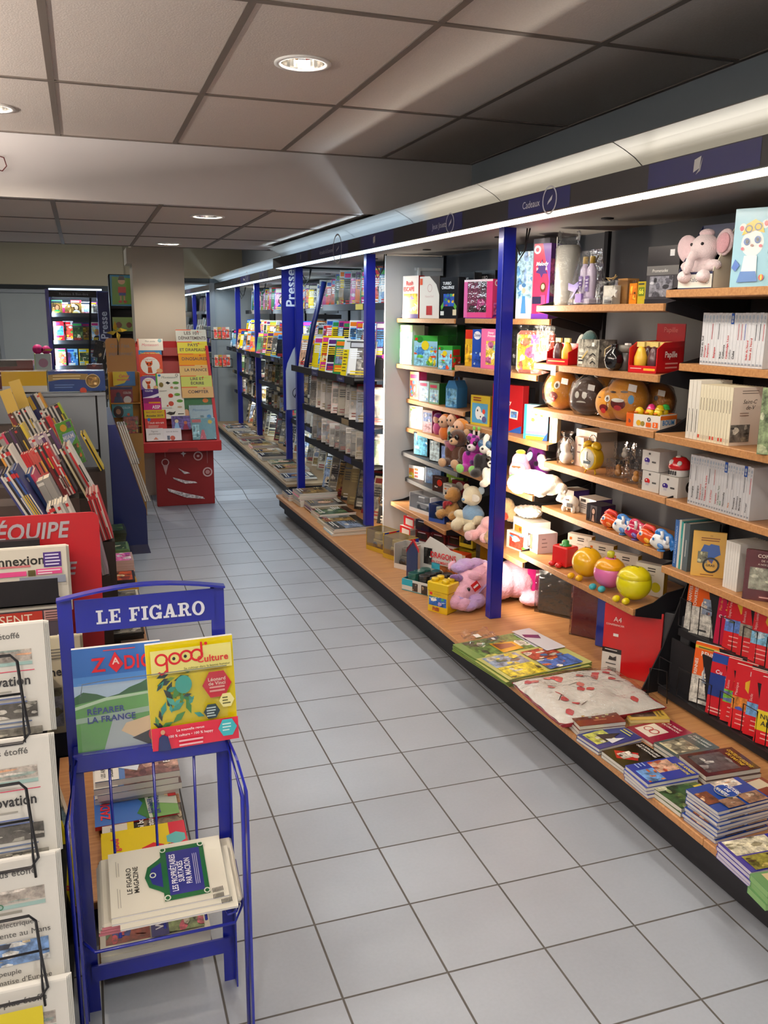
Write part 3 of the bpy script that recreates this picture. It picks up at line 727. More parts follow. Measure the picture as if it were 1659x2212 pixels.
def toy_hull(name, parent, mat, els, voxel=.004, smooth=4):
    b = MB()
    for e in els: b.ell(*e[:6], mat=mat, rot=e[6] if len(e) > 6 else None, n=20, h=14)
    o = b.build(name, parent)
    if len(els) > 1:
        m = o.modifiers.new('merge', 'REMESH'); m.mode = 'VOXEL'; m.voxel_size = voxel; m.use_smooth_shade = True
        m2 = o.modifiers.new('soft', 'SMOOTH'); m2.iterations = smooth; m2.factor = .5
    return o
def gplastic(col, rough=.22):
    k = f'plastic {col}'; plain(k, col, rough=rough, coat=.3); return k
# ================================================================== BOOK BAY (right edge)
guides2 = [('Afrique du Sud', '#2a2a2e'), ('Allemagne', '#c03038'), ('Angleterre', '#c03038'), ('', '#b04048'), ('Belgique', '#c03038'), ('', '#55555c'), ('Brésil', '#2a2a2e'), ('Californie', '#2a2a2e'), ('Cambodge, Laos', '#c03038'), ('Corfou', '#7a7a80'), ('Cuba', '#2a2a2e'), ('', '#b04048'), ('', '#b04048'), ('', '#2f4fa8'), ('Inde du Nord', '#c03038'), ('Italie du Nord', '#c05048'), ('', '#55555c'), ('', '#55555c'), ('', '#c03038')]
def guide_row(row, titles, u0, d, z, h, th, where, blue=(), dark=()):
    s = S_at(u0, d, z)
    for i, (tx, c) in enumerate(titles):
        r = random.Random(i*7+int(z*100)); t_ = th*r.uniform(.85, 1.15)
        ops = [('r', 0, 0, 1, 1, '#d9dade', 'card'), ('r', 0, 0, .05, 1, '#b9bac0')]
        if i in blue: ops += [('r', 0, .80, 1, 1, '#20448e')]
        ops += [('e', .5, .92, .3, .5, '#a9b4c4'), ('e', .5, .85, .26, .34, '#c2c8d2')]
        if tx: ops.append(('tv', tx, .72, .14, .52, c, 'lb', .6))
        else: ops.append(('l', .38, .50, .62, 1, .1, .3, c))
        ops.append(('r', .2, .04, .8, .075, '#9aa0aa'))
        nm_ = f'lettered {tx}' if tx else f'with tiny print, {ORD[i]} from the left,'
        lab = f'white travel guide spine {nm_} in the {where} guide row' + (f', {ORD[i]} along' if tx == 'Normandie' else '')
        spine_book(lab, LOC(d+.02, s, z, 0), t_, h*r.uniform(.985, 1.0), .12, '#dcdde0', ops, 'white travel guides', 'travel guide')
        s -= t_ + .0008
guide_row(2, guides2, 1502, 2.33, 1.588, .196, .0165, 'upper', blue=(9,), dark=())
guides4 = [('', '#55555c'), ('Auvergne', '#2a2a2e'), ('', '#7a7a80'), ('Bourgogne', '#3a3a3e'), ('Bretagne Nord', '#c05048'), ('Bretagne Sud', '#7a7a80'), ('Châteaux de la Loire', '#c03038'), ('', '#3a3a3e'), ("Côte d’Azur", '#c03038'), ('', '#c05048'), ('Languedoc', '#b04048'), ('Lot, Aveyron, Tarn', '#4a6a58'), ('Midi', '#5a8a70'), ('Normandie', '#2a2a2e'), ('', '#55555c'), ('Paris', '#e07a30'), ('', '#7a7a80'), ('Provence', '#2a2a2e'), ('Guadeloupe', '#55555c'), ('Martinique', '#2a2a2e'), ('', '#55555c'), ('Portugal', '#55555c'), ('', '#c03038')]
guide_row(4, guides4, 1476, 2.32, 1.038, .20, .0138, 'lower', blue=(13, 20))
# cream paperbacks on the third shelf
s = S_at(1480, 2.26, 1.312)
for i in range(14):
    r = random.Random(i+90); c = '#e2ddd2' if i < 3 else '#e6dcc0'; th = (.022 if i < 3 else .0145)*r.uniform(.9, 1.1)
    ops = [('r', 0, 0, 1, 1, c, 'card'), ('r', 0, 0, .05, 1, '#b8b0a0'), ('l', .42, .55 if i > 2 else .3, .6, 1, .1, .22, '#4a4640')]
    if i > 2: ops += [('r', .2, .05, .8, .11, '#c84a3a' if i in (3, 7, 8, 10, 11) else '#d8c8b0')]
    else: ops += [('l', .42, .12, .58, 1, .1, .3, '#6a665e')]
    front = [('r', 0, 0, 1, 1, '#e8d6c6'), ('l', .28, .93, .8, 2, .04, .012, '#7a6a60'), ('t', 'Saint-C', .32, .72, .07, '#3a302c', 'il'), ('t', 'de-V', .42, .62, .07, '#3a302c', 'il'), ('l', .25, .55, .7, 2, .04, .012, '#8a6a5a'), ('ph', .0, .06, .6, .36, PHC['grey'], 6, 3)] if i == 13 else None
    spine_book(f'{"pale grey" if i < 3 else "cream"} thick paperback spine, {ORD[i]} from the left on third book shelf', LOC(2.26, s, 1.312, 0), th, .21*(1.06 if i < 3 else 1), .145, c, ops, 'cream paperbacks', 'book', front=front)
    s -= th + .001
carton('book', 'grey green hardback leaning at the right end of the cream paperbacks', 'book', LOC(2.215, S_at(1634, 2.215, 1.312), 1.312, 50), .15, .02, .225, [('ph', 0, 0, 1, 1, ['#7f8f6a', '#a8b08a', '#5a6a4c', '#c2c6a6'], 8, 11)], col='#8a946f')
# fifth shelf: local books
Z5 = .75
s = S_at(1452, 2.36, Z5)
loc = [('#2a5a98', 'PARCS NATURELS REGIONAUX', .024, .20), ('#e0ddd2', '', .012, .205), ('#2a8a88', '', .011, .2), ('#dcd8cf', '', .008, .195), ('#4e5a60', '', .03, .2)]
for i, (c, tx, th, h) in enumerate(loc):
    ops = [('r', 0, 0, 1, 1, c, 'card')] + ([('tv', tx, .68, .08, .4, '#c8d8ee', 'l', .8)] if tx else [('l', .4, .3, .6, 1, .1, .35, '#c8ccc8')])
    front = [('r', 0, 0, 1, 1, '#5d686c'), ('t', 'LA', .6, .72, .1, '#e6e6e2', 'b'), ('l', .45, .64, .9, 2, .05, .02, '#d6d6d0'), ('r', .3, .1, 1, .5, '#d8d6ce'), ('r', .45, .2, .8, .32, '#a84a44')] if i == 4 else None
    lab = ['blue spined nature book at the left end of the fifth book shelf', 'thin cream book beside the blue nature book', 'thin teal spined book on the fifth book shelf', 'very thin pale book between the teal and the grey book', 'slate grey book whose cover reads LA on the fifth book shelf'][i]
    spine_book(lab, LOC(2.36, s, Z5, 0), th, h, .15, c, ops, None, 'book', front=front); s -= th + .001
yel = [('r', 0, 0, 1, 1, '#d8ab50'), ('t', 'DE', .55, .90, .03, '#6a3a20'), ('l', .25, .85, .85, 2, .05, .02, '#7a4626'), ('p', [(.25, .55), (.35, .72), (.5, .70), (.55, .74), (.8, .72), (.86, .52), (.7, .45), (.62, .3), (.5, .38), (.45, .5)], '#3a5a9c'), ('ph', .18, .3, .48, .56, ['#6a6a58', '#8a8a70', '#3a3a34', '#a8a888'], 6, 5), ('o', .6, .27, .2, .26, '#1a1a1a'), ('t', 'EN', .58, .34, .04, '#6a3a20', 'b'), ('t', 'GRAS', .58, .24, .05, '#1a1a1a', 'b'), ('r', .3, .04, .7, .06, '#7a4a2a')]
t = carton('book', 'yellow book with blue map shape facing out on fifth book shelf', 'book', LOC(2.345, S_at(1484, 2.33, Z5), Z5, 46), .125, .014, .185, yel, col='#d8ab50')
s = S_at(1556, 2.35, Z5)
for i in range(6):
    th = .0115
    spine_book(f'white spined paperback, {ORD[i]} of six identical copies beside the yellow book', LOC(2.36, s, Z5, 0), th, .185, .14, '#e4e0da', [('r', 0, 0, 1, 1, '#e4e0da', 'card')], 'six white paperbacks'); s -= th+.001
conl = [('r', 0, 0, 1, 1, '#4a1a1e'), ('t', 'CONLIE', .5, .86, .065, '#d8cfc0', 'b', .6), ('t', 'DE 1900', .5, .78, .04, '#d8cfc0', '', .5), ('t', 'A NOS JOURS', .5, .71, .035, '#d8cfc0', '', .6), ('ph', .12, .22, .88, .66, ['#8a8a7a', '#b4b4a2', '#55564e', '#cfcfba'], 9, 8), ('r', .38, .05, .66, .11, '#6a3034'), ('l', .40, .07, .64, 1, .05, .02, '#d8b8b0')]
carton('book', 'dark red book lettered CONLIE facing out on fifth book shelf', 'book', LOC(2.325, S_at(1600, 2.32, Z5), Z5, 40), .145, .014, .19, conl, col='#4a1a1e')
carton('book', 'pink edged book at the far right end of the fifth book shelf', 'book', LOC(2.34, S_at(1656, 2.33, Z5), Z5, 40), .14, .012, .17, [('r', 0, 0, 1, 1, '#d8b8b4'), ('ph', .1, .2, .9, .7, PHC['grey'], 6, 21)], col='#d8b8b4')
# top shelf: plush elephant in its box, big baby book
t = thing('toy_box', 'navy gift box with open front and cream label holding a pink elephant', 'gift box', LOC(2.26, S_at(1463, 2.26, 1.87), 1.87, 8))
b = MB(); b.box(0, .11, 0, .165, .115, .24, '#1d2348', 'card'); b.box(0, 0, 0, .165, .11, .004, '#1d2348', 'card'); b.box(0, 0, .004, .165, .004, .062, '#1d2348', 'card')
b.prism([(0, 0), (.11, 0), (.11, .24), (.004, .075), (0, .06)], 0, .003, '#1d2348', 'card', T(.0, 0, 0) @ RZ(90) @ RX(90)); b.prism([(0, 0), (.11, 0), (.11, .24), (.004, .075), (0, .06)], 0, .003, '#e8dcc6', 'card', T(.162, 0, 0) @ RZ(90) @ RX(90)); b.build('open_box', t)
b = MB(); b.face(.165, .062, [('r', .01, .08, .99, .86, '#efece2', 'card'), ('t', 'Kaloo', .5, .42, .26, '#2a2d48', 'l' if 0 else '', .4), ('o', .86, .45, .05, .06, '#8a8a94')], T(0, 0, 0) @ FACE); b.build('label', t)
el = '#efd0d4'
plush('elephant', 'pale pink plush elephant with big ears sitting in the navy gift box', LOC(2.26, S_at(1463, 2.26, 1.87)-.085, 1.895, 8) @ T(0, .055, 0), [
    ('body', '#f2dcdd', [(0, .01, .04, .06, .045, .05), (0, -.005, .125, .055, .05, .052), (-.005, -.05, .10, .02, .025, .02), (-.012, -.066, .07, .016, .018, .03), (-.02, -.07, .045, .014, .016, .02), (-.06, -.02, .06, .035, .022, .022), (.06, -.02, .06, .035, .022, .022)]),
    ('ear', el, [(-.085, .0, .125, .045, .016, .055, (0, -25, 10))]), ('ear', el, [(.085, .0, .14, .045, .016, .05, (0, 35, -10))]), ('ear_lining', '#e2a8b0', [(.088, -.012, .138, .034, .01, .038, (0, 35, -10))]), ('tuft', el, [(0, .0, .178, .03, .025, .016)]),
    ('eye', '#181418', [(-.028, -.046, .137, .006, .006, .006)], 'hard'), ('eye', '#181418', [(.024, -.048, .137, .006, .006, .006)], 'hard'), ('foot', '#f6dfe0', [(-.045, -.05, .02, .026, .03, .024)]), ('foot', '#f6dfe0', [(.045, -.05, .02, .026, .03, .024)])])
bear = [('r', 0, 0, 1, 1, '#9ccbdc'), ('e', .38, .56, .22, .26, '#f4f2ee'), ('e', .17, .76, .07, .08, '#f4f2ee'), ('e', .60, .79, .07, .08, '#f4f2ee'), ('e', .15, .75, .04, .05, '#d84a50'), ('e', .62, .80, .04, .05, '#d84a50'), ('p', [(.16, .66), (.24, .8), (.4, .86), (.55, .8), (.60, .68), (.4, .72)], '#e8c23a'), ('o', .29, .74, .05, .075, '#3a3d48'), ('o', .47, .76, .05, .075, '#3a3d48'), ('e', .27, .58, .06, .07, '#3f5f9a'), ('e', .48, .60, .06, .07, '#3f5f9a'), ('e', .28, .58, .03, .045, '#16181f'), ('e', .48, .60, .03, .045, '#16181f'), ('e', .38, .53, .03, .025, '#8a5a48'), ('e', .2, .49, .03, .03, '#e05a68'), ('e', .55, .52, .03, .03, '#e05a68'), ('p', [(.2, .12), (.25, .4), (.5, .4), (.52, .1)], '#eef0f2'), ('p', [(.14, .06), (.2, .2), (.5, .2), (.55, .07)], '#5a82c0'), ('p', [(.02, .25), (.08, .36), (.18, .28), (.1, .2)], '#3a68b8'), ('t', 'MON CO', .86, .42, .045, '#3a3d6a', 'b', .5), ('t', 'DE B', .86, .28, .07, '#c84a68', 'b', .4), ('e', .62, .12, .05, .06, '#e0574a'), ('e', .62, .12, .02, .06, '#f0d060'), ('l', .72, .2, .95, 1, .1, .02, '#e8d870')]
def squeeze(o, k):
    o = list(o)
    if o[0] in 'reo' and o[0] != 'r': o[1] *= k; o[3] *= k; o[4] *= k
    elif o[0] == 'p': o[1] = [(x*k, y) for x, y in o[1]]
    return tuple(o)
bear = [squeeze(o, .64) for o in bear if o[0] != 't'] + [('t', 'MON COFFRET', .45, .42, .05, '#3a3d6a', 'bl'), ('t', 'DE BÉBÉ', .47, .28, .075, '#c84a68', 'bl')]
carton('boxed_book', 'large pale blue gift book with bear in goggles on the top shelf', 'book', LOC(2.245, S_at(1573, 2.24, 1.87), 1.87, 28), .27, .03, .262, bear, col='#86b6ca')
# rack of folded maps under the fifth shelf
t = thing('map_rack', 'black stepped steel rack full of folded maps below the fifth book shelf', 'rack', FIX @ T(2.43, 2.3, .2))
b = MB()
for k, (zz, dd) in enumerate(((.01, -.10), (.26, -.02))):
    b.box(dd-.03, -.52, zz, dd+.02, .50, zz+.03, mat='black_metal'); b.box(dd+.02, -.52, zz, dd+.026, .50, zz+.24, mat='black_metal')
b.build('tray', t)
for k in range(-4, 4):
    for zz, dd in ((.03, -.10), (.28, -.02)):
        b = MB(); y = .12*k+.09; b.tube([(dd-.045, y+.035, zz+.03), (dd-.045, y+.035, zz+.15), (dd-.045, y-.035, zz+.15), (dd-.045, y-.035, zz+.03)], .0025, 6, mat='wire_black', closed=True); b.build('wire_guard', t)
b = MB(); b.prism([(-.2, 0), (.18, 0), (.18, .53), (.02, .53), (-.1, .2)], -.003, .003, mat='black_metal', M=T(0, .53, 0) @ RX(90)); b.build('side_plate', t)
def city(nm_): return [('r', 0, 0, 1, 1, '#d2d0ca'), ('ph', 0, 0, 1, .44, ['#c9c7c0', '#dad8d2', '#b8b6ae'], 8, len(nm_)), ('r', 0, .46, 1, 1, '#d65a22'), ('r', .0, .90, 1, .95, '#c8b33a'), ('l', .12, .91, .8, 1, .1, .02, '#4a4420'), ('t', nm_, .60, .79, .075, '#eadfd6', 'b', .72), ('tv', nm_, .17, .47, .11, '#eadfd6', 'lbi', .33), ('e', .62, .50, .26, .26, '#e2e0d8'), ('ph', .42, .36, .82, .62, PHC['city'], 8, 4+len(nm_)), ('l', .35, .07, .7, 1, .05, .03, '#2a2a2a')]
def country(nm_, sub, seed, cols): 
    r = random.Random(seed); p = [(.55 + r.uniform(.12, .3)*cos(a), .70 + r.uniform(.06, .13)*sin(a)) for a in [i*.9 for i in range(7)]]
    return [('r', 0, 0, 1, 1, '#b81c26'), ('t', nm_, .62, .86, .07, '#e2c8c6', 'b', .6), ('p', p, '#d6a92e'), ('ph', 0, .30, 1, .50, cols, 7, seed), ('r', 0, 0, 1, .30, '#c9222a'), ('l', .2, .22, .8, 3, .07, .018, '#e6a8a0'), ('tv', sub, .16, .52, .09, '#e0b8b4', 'l', .3)]
angers = [('r', 0, 0, 1, 1, '#b01a40'), ('r', .0, .84, .55, .98, '#1c3a80'), ('ph', .5, .5, 1, .8, PHC['forest'], 5, 3), ('tv', 'Angers', .42, .55, .13, '#e0b83a', 'lb', .28), ('tv', 'Plan de ville', .16, .55, .09, '#dca040', 'l', .28), ('o', .15, .46, .03, .06, '#e6d8d8'), ('o', .33, .46, .03, .06, '#e6d8d8'), ('o', .5, .46, .03, .06, '#e6d8d8'), ('r', .5, .10, .75, .16, '#d8a02a')]
ouest = [('r', 0, 0, 1, 1, '#b51c28'), ('r', 0, .84, .6, .98, '#1c3a80'), ('r', 0, .3, .6, .66, '#1c2f70'), ('t', 'Cu', .3, .67, .06, '#d8dce8', 'b'), ('ph', .55, .35, 1, .68, PHC['sea'], 6, 3), ('t', 'O', .8, .76, .05, '#e6c8c6', 'b'), ('l', .1, .1, .8, 2, .05, .02, '#e6b8b0')]
maps_up = [('NANTES city map in orange and grey', city('NANTES'), 1476), ('CHARTRES city map in orange and grey', city('CHARTRES'), 1492), ('Angers town plan in red', angers, 1540), ('red country map of Spain and Portugal', country('', 'Espagne, Portugal', 1, ['#5a7ac0', '#3a4a2a', '#9ab0d8']), 1564), ('red country map beginning Be', country('Be', 'Benelux', 2, ['#8a8478', '#b8b2a8', '#6a665e']), 1590), ('red map of Belgium and Luxembourg', country('Lu', 'Belgique, Luxembourg', 3, ['#7ab0d0', '#b04a3a', '#c8dce8']), 1620), ('red map cut by the picture edge', country('', 'Bulgarie', 4, ['#6a9a4a', '#c8c8a8', '#8a6a4a']), 1652)]
maps_dn = [('RENNES city map in orange and grey', city('RENNES'), 1487), ('red road map with blue square', ouest, 1528), ('red country map with green fields picture', country('', 'Suisse', 5, ['#6aa832', '#5a6a9a', '#a8c860']), 1555), ('red map whose title begins Me', country('Me', 'Mexique', 6, ['#c87a30', '#3a4a9a', '#d8a060']), 1578), ('red map with a blue hill view', country('', 'Sicile', 7, ['#6a98c8', '#4a6a34', '#88b0d8']), 1604), ('red map with yellow NUOV block', country('', '', 8, ['#c0b8a0', '#8a8478']) + [('r', 0, .2, 1, .5, '#e0c82a'), ('t', 'NUOV', .45, .38, .07, '#2a2410', 'b', .7), ('t', 'ALTA', .45, .28, .07, '#2a2410', 'b', .7)], 1632)]
for lst, zz, dd, row in ((maps_up, .49, 2.40, 'upper'), (maps_dn, .245, 2.32, 'lower')):
    for i, (nm_, ops, u) in enumerate(lst):
        s = S_at(u, dd, zz)
        magazine('folded_map', f'{nm_} in the {row} row of the map rack', LOC(dd-.012*(i % 2), s, zz, 24) @ RX(-6), .112, .25, .010, ops, i, 'folded maps in the black rack', 'map')
# books lying on the deck in front of the map rack
DZ = .2
def lay(name, label, px, th, n, ops, cover, side='#d8d3c8', zb=DZ, cat='book', group=None, jit=.004, seed=0):
    """pile of n lying copies; px: aisle-side left corner, aisle-side right corner and wall-side left corner of the top cover"""
    a, c, e = (PL(u, v, zb + th*n) for u, v in px); r = random.Random(seed)
    w, h = (c-a).length, (e-a).length; rz = math.degrees(atan2((c-a).y, (c-a).x))
    for k in range(n):
        jx, jy, ja = (r.uniform(-jit, jit), r.uniform(-jit, jit), r.uniform(-2, 2)) if n > 1 and k < n-1 else (0, 0, 0)
        lab = label if n == 1 else f'{label}, ' + ('topmost' if k == n-1 else f'{ORD[n-1-k]} from the top') + ' of its pile'
        flat_item(name, lab, cat, FIX @ T(a.x+jx, a.y+jy, zb + k*th) @ RZ(rz+ja), w, h, th-.0006, ops, side, group, cover, seed)
coin = [('r', 0, 0, 1, 1, '#6e2a1a')] + [('e', .40+.25*cos(a), .5+.30*sin(a), .05, .05, c) for a, c in zip([i*pi/6 for i in range(12)], ['#c8a858', '#9a8a60', '#d0c090', '#b8b0a0', '#c89a40', '#8a8a80']*2)] + [('p', [(.3, .45), (.36, .6), (.5, .58), (.5, .42), (.4, .38)], '#b8a040'), ('e', .45, .55, .03, .04, '#d0482a'), ('tv', 'MONNAIES', .80, .5, .05, '#d8a06a', 'd', .8), ('l', .7, .8, .74, 1, .1, .05, '#d8a06a')]
lay('book', 'reddish brown coin book', [(1216.9, 1532.9), (1252.4, 1569.0), (1314.2, 1523.8)], .016, 3, coin, '#6e2a1a', seed=1)
leg = [('r', 0, 0, 1, 1, '#c9a74a'), ('ph', .12, .08, .80, .72, ['#4a3c30', '#2e2620', '#7a6a58', '#5f5044'], 9, 2), ('t', 'LEGENDES', .5, .86, .06, '#4a3a10', 'bi', .8), ('t', 'DE NOS MARAIS', .5, .77, .05, '#4a3a10', 'bi', .8)]
lay('book', 'yellow legends book with a stormy picture', [(1338.3, 1525.3), (1362.4, 1555.5), (1404.6, 1510.3)], .015, 2, leg, '#c9a74a', side='#d9c88a', seed=2)
blu = [('r', 0, 0, 1, 1, '#2e3a7a'), ('ph', .08, .08, .75, .55, ['#b8bc58', '#6a6f3a', '#e0e0c8', '#8a8f50'], 8, 3), ('p', [(.25, .3), (.5, .75), (.75, .3)], '#22252c'), ('p', [(.6, .35), (.8, .7), (.9, .35)], '#dfe3e8'), ('l', .35, .90, .9, 2, .08, .03, '#c8c86a')]
lay('book', 'dark blue book with black barn on its cover', [(1246.4, 1587.1), (1294.6, 1618.8), (1347.4, 1570.6)], .012, 2, blu, '#2e3a7a', seed=3)
drag = [('r', 0, 0, 1, 1, '#8a1a34'), ('r', .12, .12, .68, .6, '#e6dccb'), ('o', .3, .35, .1, .13, '#a8403a'), ('o', .5, .36, .1, .14, '#a8403a'), ('t', 'LA TRIADE', .52, .82, .05, '#e8d0c8', 'bi', .8), ('t', 'DU DRAGON', .52, .72, .05, '#e8d0c8', 'bi', .8)]
lay('book', 'dark red book with a cream framed drawing', [(1353.4, 1570.6), (1409.2, 1606.7), (1448.3, 1555.5)], .014, 1, drag, '#8a1a34', seed=4)
sor = [('r', 0, 0, 1, 1, '#17130f'), ('p', [(.1, .25), (.5, .62), (.85, .42), (.5, .1)], '#b02024'), ('ph', .30, .2, .62, .5, ['#d8d4ca', '#8a847a', '#3a3630'], 7, 4), ('e', .62, .48, .12, .1, '#c8b8b0'), ('t', 'LA SORCELLERIE', .5, .88, .05, '#e6e2da', 'bi', .9), ('t', 'DES CAMPAGNES', .5, .79, .05, '#e6e2da', 'bi', .85)]
lay('book', 'black book with red and white picture', [(1299.1, 1621.8), (1347.4, 1658.0), (1391.1, 1605.2)], .014, 2, sor, '#17130f', seed=5)
gre = [('r', 0, 0, 1, 1, '#4d5a58'), ('ph', .1, .1, .85, .62, ['#7a7462', '#a8a088', '#4a4638', '#c0b89c'], 10, 6), ('r', .1, .06, .85, .11, '#d8d0a8'), ('t', 'DES ARBRES', .5, .85, .055, '#c9d0c8', 'bi', .8), ('t', 'ET DES HOMMES', .5, .75, .05, '#c9d0c8', 'bi', .8)]
lay('book', 'grey green book with sepia country scene', [(1412.2, 1603.7), (1463.4, 1636.9), (1508.6, 1587.1)], .014, 3, gre, '#4d5a58', seed=6)
epo = [('r', 0, 0, 1, 1, '#2a3a94'), ('ph', .06, .40, .62, .80, ['#c8a088', '#8a4a38', '#e0d0c0', '#c85a40'], 8, 7), ('ph', .35, .05, .96, .38, ['#6a98d0', '#b85a28', '#3a2a20', '#d88a4a'], 8, 8), ('t', 'LES ANNEES', .66, .88, .06, '#e0d23a', 'bi', .6), ('t', 'DANS LA SARTHE', .66, .78, .05, '#e0d23a', 'bi', .6), ('l', .06, .28, .3, 3, .07, .025, '#9ab0e0')]
lay('book', 'blue book with two photographs', [(1350.4, 1653.4), (1400.1, 1694.1), (1460.4, 1635.4)], .013, 4, epo, '#2a3a94', seed=7)
con = [('r', 0, 0, 1, 1, '#3d1410'), ('ph', .12, .1, .88, .7, ['#4a4a4a', '#8f8f8c', '#1e1e1e', '#c0beb8'], 12, 9), ('t', 'CONTES ET LEGENDES', .52, .84, .06, '#d8b42a', 'bi', .85), ('t', 'DE SARTHE', .52, .75, .06, '#d8b42a', 'bi', .6)]
lay('book', 'dark brown book of tales with yellow title', [(1466.4, 1630.8), (1525.2, 1677.5), (1582.4, 1615.2)], .017, 3, con, '#3d1410', seed=8)
vil = [('r', 0, 0, 1, 1, '#5a6a3a'), ('ph', 0, 0, 1, .8, PHC['forest'], 12, 10), ('r', .3, .8, 1, 1, '#d8c24a'), ('t', 'DES', .6, .87, .06, '#3a3410', 'bi')]
lay('book', 'green village book under the yellow strip', [(1412.2, 1703.2), (1472.4, 1746.9), (1493.5, 1682.1)], .015, 2, vil, '#7a7a5a', seed=9)
mam = [('r', 0, 0, 1, 1, '#1d3f8c'), ('ph', .0, .45, .30, .9, ['#d8c8b8', '#6a4a34', '#e8e4dc', '#a87a58'], 6, 11), ('ph', .25, .0, .72, .24, ['#6a3a24', '#a87a54', '#d0b090'], 6, 12), ('ph', .62, .58, 1, .95, ['#8a6a54', '#c8b49a', '#5a4a40'], 7, 13), ('ph', .66, .2, 1, .52, ['#8a6a54', '#d8ccc0', '#5a4a40', '#c0a890'], 7, 14), ('e', .44, .5, .26, .27, '#c9c9a8'), ('e', .44, .5, .25, .26, '#21499a'), ('t', "L’HISTOIRE", .44, .58, .07, '#f0f0e8', 'b', .42), ('t', 'DE', .44, .49, .055, '#f0f0e8', 'b'), ('t', 'MAMERS', .44, .38, .07, '#f0f0e8', 'b', .36)]
lay('book', 'blue book lettered MAMERS', [(1481.5, 1704.7), (1550.8, 1754.4), (1602.0, 1683.6)], .012, 9, mam, '#1d3f8c', side='#cfcac4', seed=10, jit=.006)
eco = [('r', 0, 0, 1, 1, '#6e2620'), ('r', .05, .1, .5, .8, '#c8bfa4'), ('l', .5, .75, .95, 2, .14, .05, '#e2c8a8')]
lay('book', 'reddish brown school book', [(1603.5, 1691.1), (1659.0, 1724.3), (1647.2, 1679.1)], .02, 2, eco, '#6e2620', seed=11)
war = [('r', 0, 0, 1, 1, '#3a3488'), ('ph', .02, .05, .5, .9, ['#d0c8ae', '#8a8268', '#b8b096'], 10, 15), ('ph', .55, .1, .98, .85, ['#8a8438', '#5a4a2a', '#c8b464', '#3a2a1e'], 10, 16)]
lay('book', 'purple edged history book', [(1550.8, 1819.2), (1623.1, 1884.0), (1656.3, 1796.6)], .013, 4, war, '#3a3488', side='#cfc6d4', seed=12)
gr2 = [('r', 0, 0, 1, 1, '#5f8a58'), ('r', .1, .3, .9, .9, '#c8b48a')]
lay('book', 'green edged book', [(1620.1, 1887.0), (1659.0, 1926.2), (1641.2, 1850.8)], .02, 3, gr2, '#5a8a5a', side='#7aa06a', seed=13)
# ================================================================== GIFT BAY
def onS(u, d, z, rz=0, ds=0): return LOC(d, S_at(u, d, z)+ds, z, rz)
Z1, Z2, Z3, Z4, Z5g, Z6 = [z for _, z in GIFT]
# ---- top shelf
t = thing('wrapped_roll', 'tall white roll wrapped in clear plastic on top gift shelf', 'roll', onS(1222, 2.38, Z1))
b = MB(); b.lathe([(.055, 0), (.057, .02), (.057, .27), (.05, .285)], 24, '#dcd9d0', 'paper'); b.build('roll', t)
b = MB(); b.lathe([(.061, .0), (.064, .15), (.062, .27), (.05, .30), (.056, .34), (.05, .355)], 13, mat='cellophane', caps=False); b.box(-.064, -.03, 0, -.060, -.028, .33, '#e8e6e0', 'card'); b.build('plastic_wrap', t)
t = thing('gift_set', 'lavender bath gift set in cellophane on top gift shelf', 'gift set', onS(1268, 2.33, Z1))
for k, (x, col) in enumerate(((-.03, '#cdbcd8'), (.025, '#d8c8e2'))):
    b = MB(); b.lathe([(.02, 0), (.023, .01), (.023, .13), (.012, .15), (.012, .155)], 16, col, 'toy', T(x, .0, .03) ); b.lathe([(.013, .155), (.013, .185), (.0125, .187)], 16, '#b8963a', 'toy', T(x, 0, .03)); b.face(.03, .07, [('r', 0, 0, 1, 1, '#7a5aa0'), ('l', .15, .7, .85, 3, .2, .08, '#e8e0f0')], T(x-.015, -.0236, .06) @ FACE); b.build('bottle', t)
b = MB(); b.rbox(-.06, -.04, 0, .065, .03, .03, .006, '#d9d0e4', 'toy'); b.box(-.02, -.055, .01, .03, -.041, .05, '#8a6ab8', 'toy'); b.build('basket', t)
b = MB(); b.strip([(-.09, -.05, .085), (-.045, -.05, .075), (-.005, -.052, .088)], (0, 0, .016), (0, .002, 0), '#8f80c0', 'toy'); b.strip([(-.06, -.051, .03), (-.03, -.051, .06), (-.005, -.052, .09)], (.012, 0, .004), (0, .002, 0), '#8f80c0', 'toy'); b.build('ribbon', t)
b = MB(); b.prism([(-.085, -.06), (.085, -.06), (.085, .06), (-.085, .06)], 0, .004, mat='cellophane'); b.add([(-.08,-.055,0),(.08,-.055,0),(.08,.055,0),(-.08,.055,0),(-.05,-.03,.24),(.06,-.03,.24),(.05,.03,.25),(-.04,.03,.25)], [(0,1,5,4),(1,2,6,5),(2,3,7,6),(3,0,4,7)], mat='cellophane'); b.build('cellophane_wrap', t)
t = thing('gift_box', 'small clear box with white star ornament and jute bow', 'gift box', onS(1288, 2.27, Z1))
b = MB(); b.box(0, 0, 0, .16, .09, .10, mat='cellophane'); b.build('clear_box', t)
b = MB(); b.box(.02, .02, .002, .09, .06, .08, '#cfcabb', 'card'); b.face(.07, .08, [('r', .1, .3, .9, .8, '#e6e2d6'), ('l', .2, .2, .8, 1, .1, .06, '#8a8478')], T(.02, .02, .002) @ FACE); b.build('card', t)
b = MB(); b.prism([(.028*(1 if i % 2 == 0 else .45)*cos(i*pi/5+.3), .028*(1 if i % 2 == 0 else .45)*sin(i*pi/5+.3)) for i in range(10)], 0, .008, '#ece8de', 'card', T(.12, .012, .05) @ FACE); b.build('star', t)
b = MB(); b.tube([(.05, .03, .1), (.02, .03, .115), (.06, .03, .11), (.10, .03, .118), (.07, .03, .104), (.09, .03, .125)], .003, 6, '#b89a68', 'paper'); b.build('bow', t)
t = thing('tea_light', 'small glass tea light in front of the clear gift box', 'candle holder', onS(1312, 2.262, Z1))
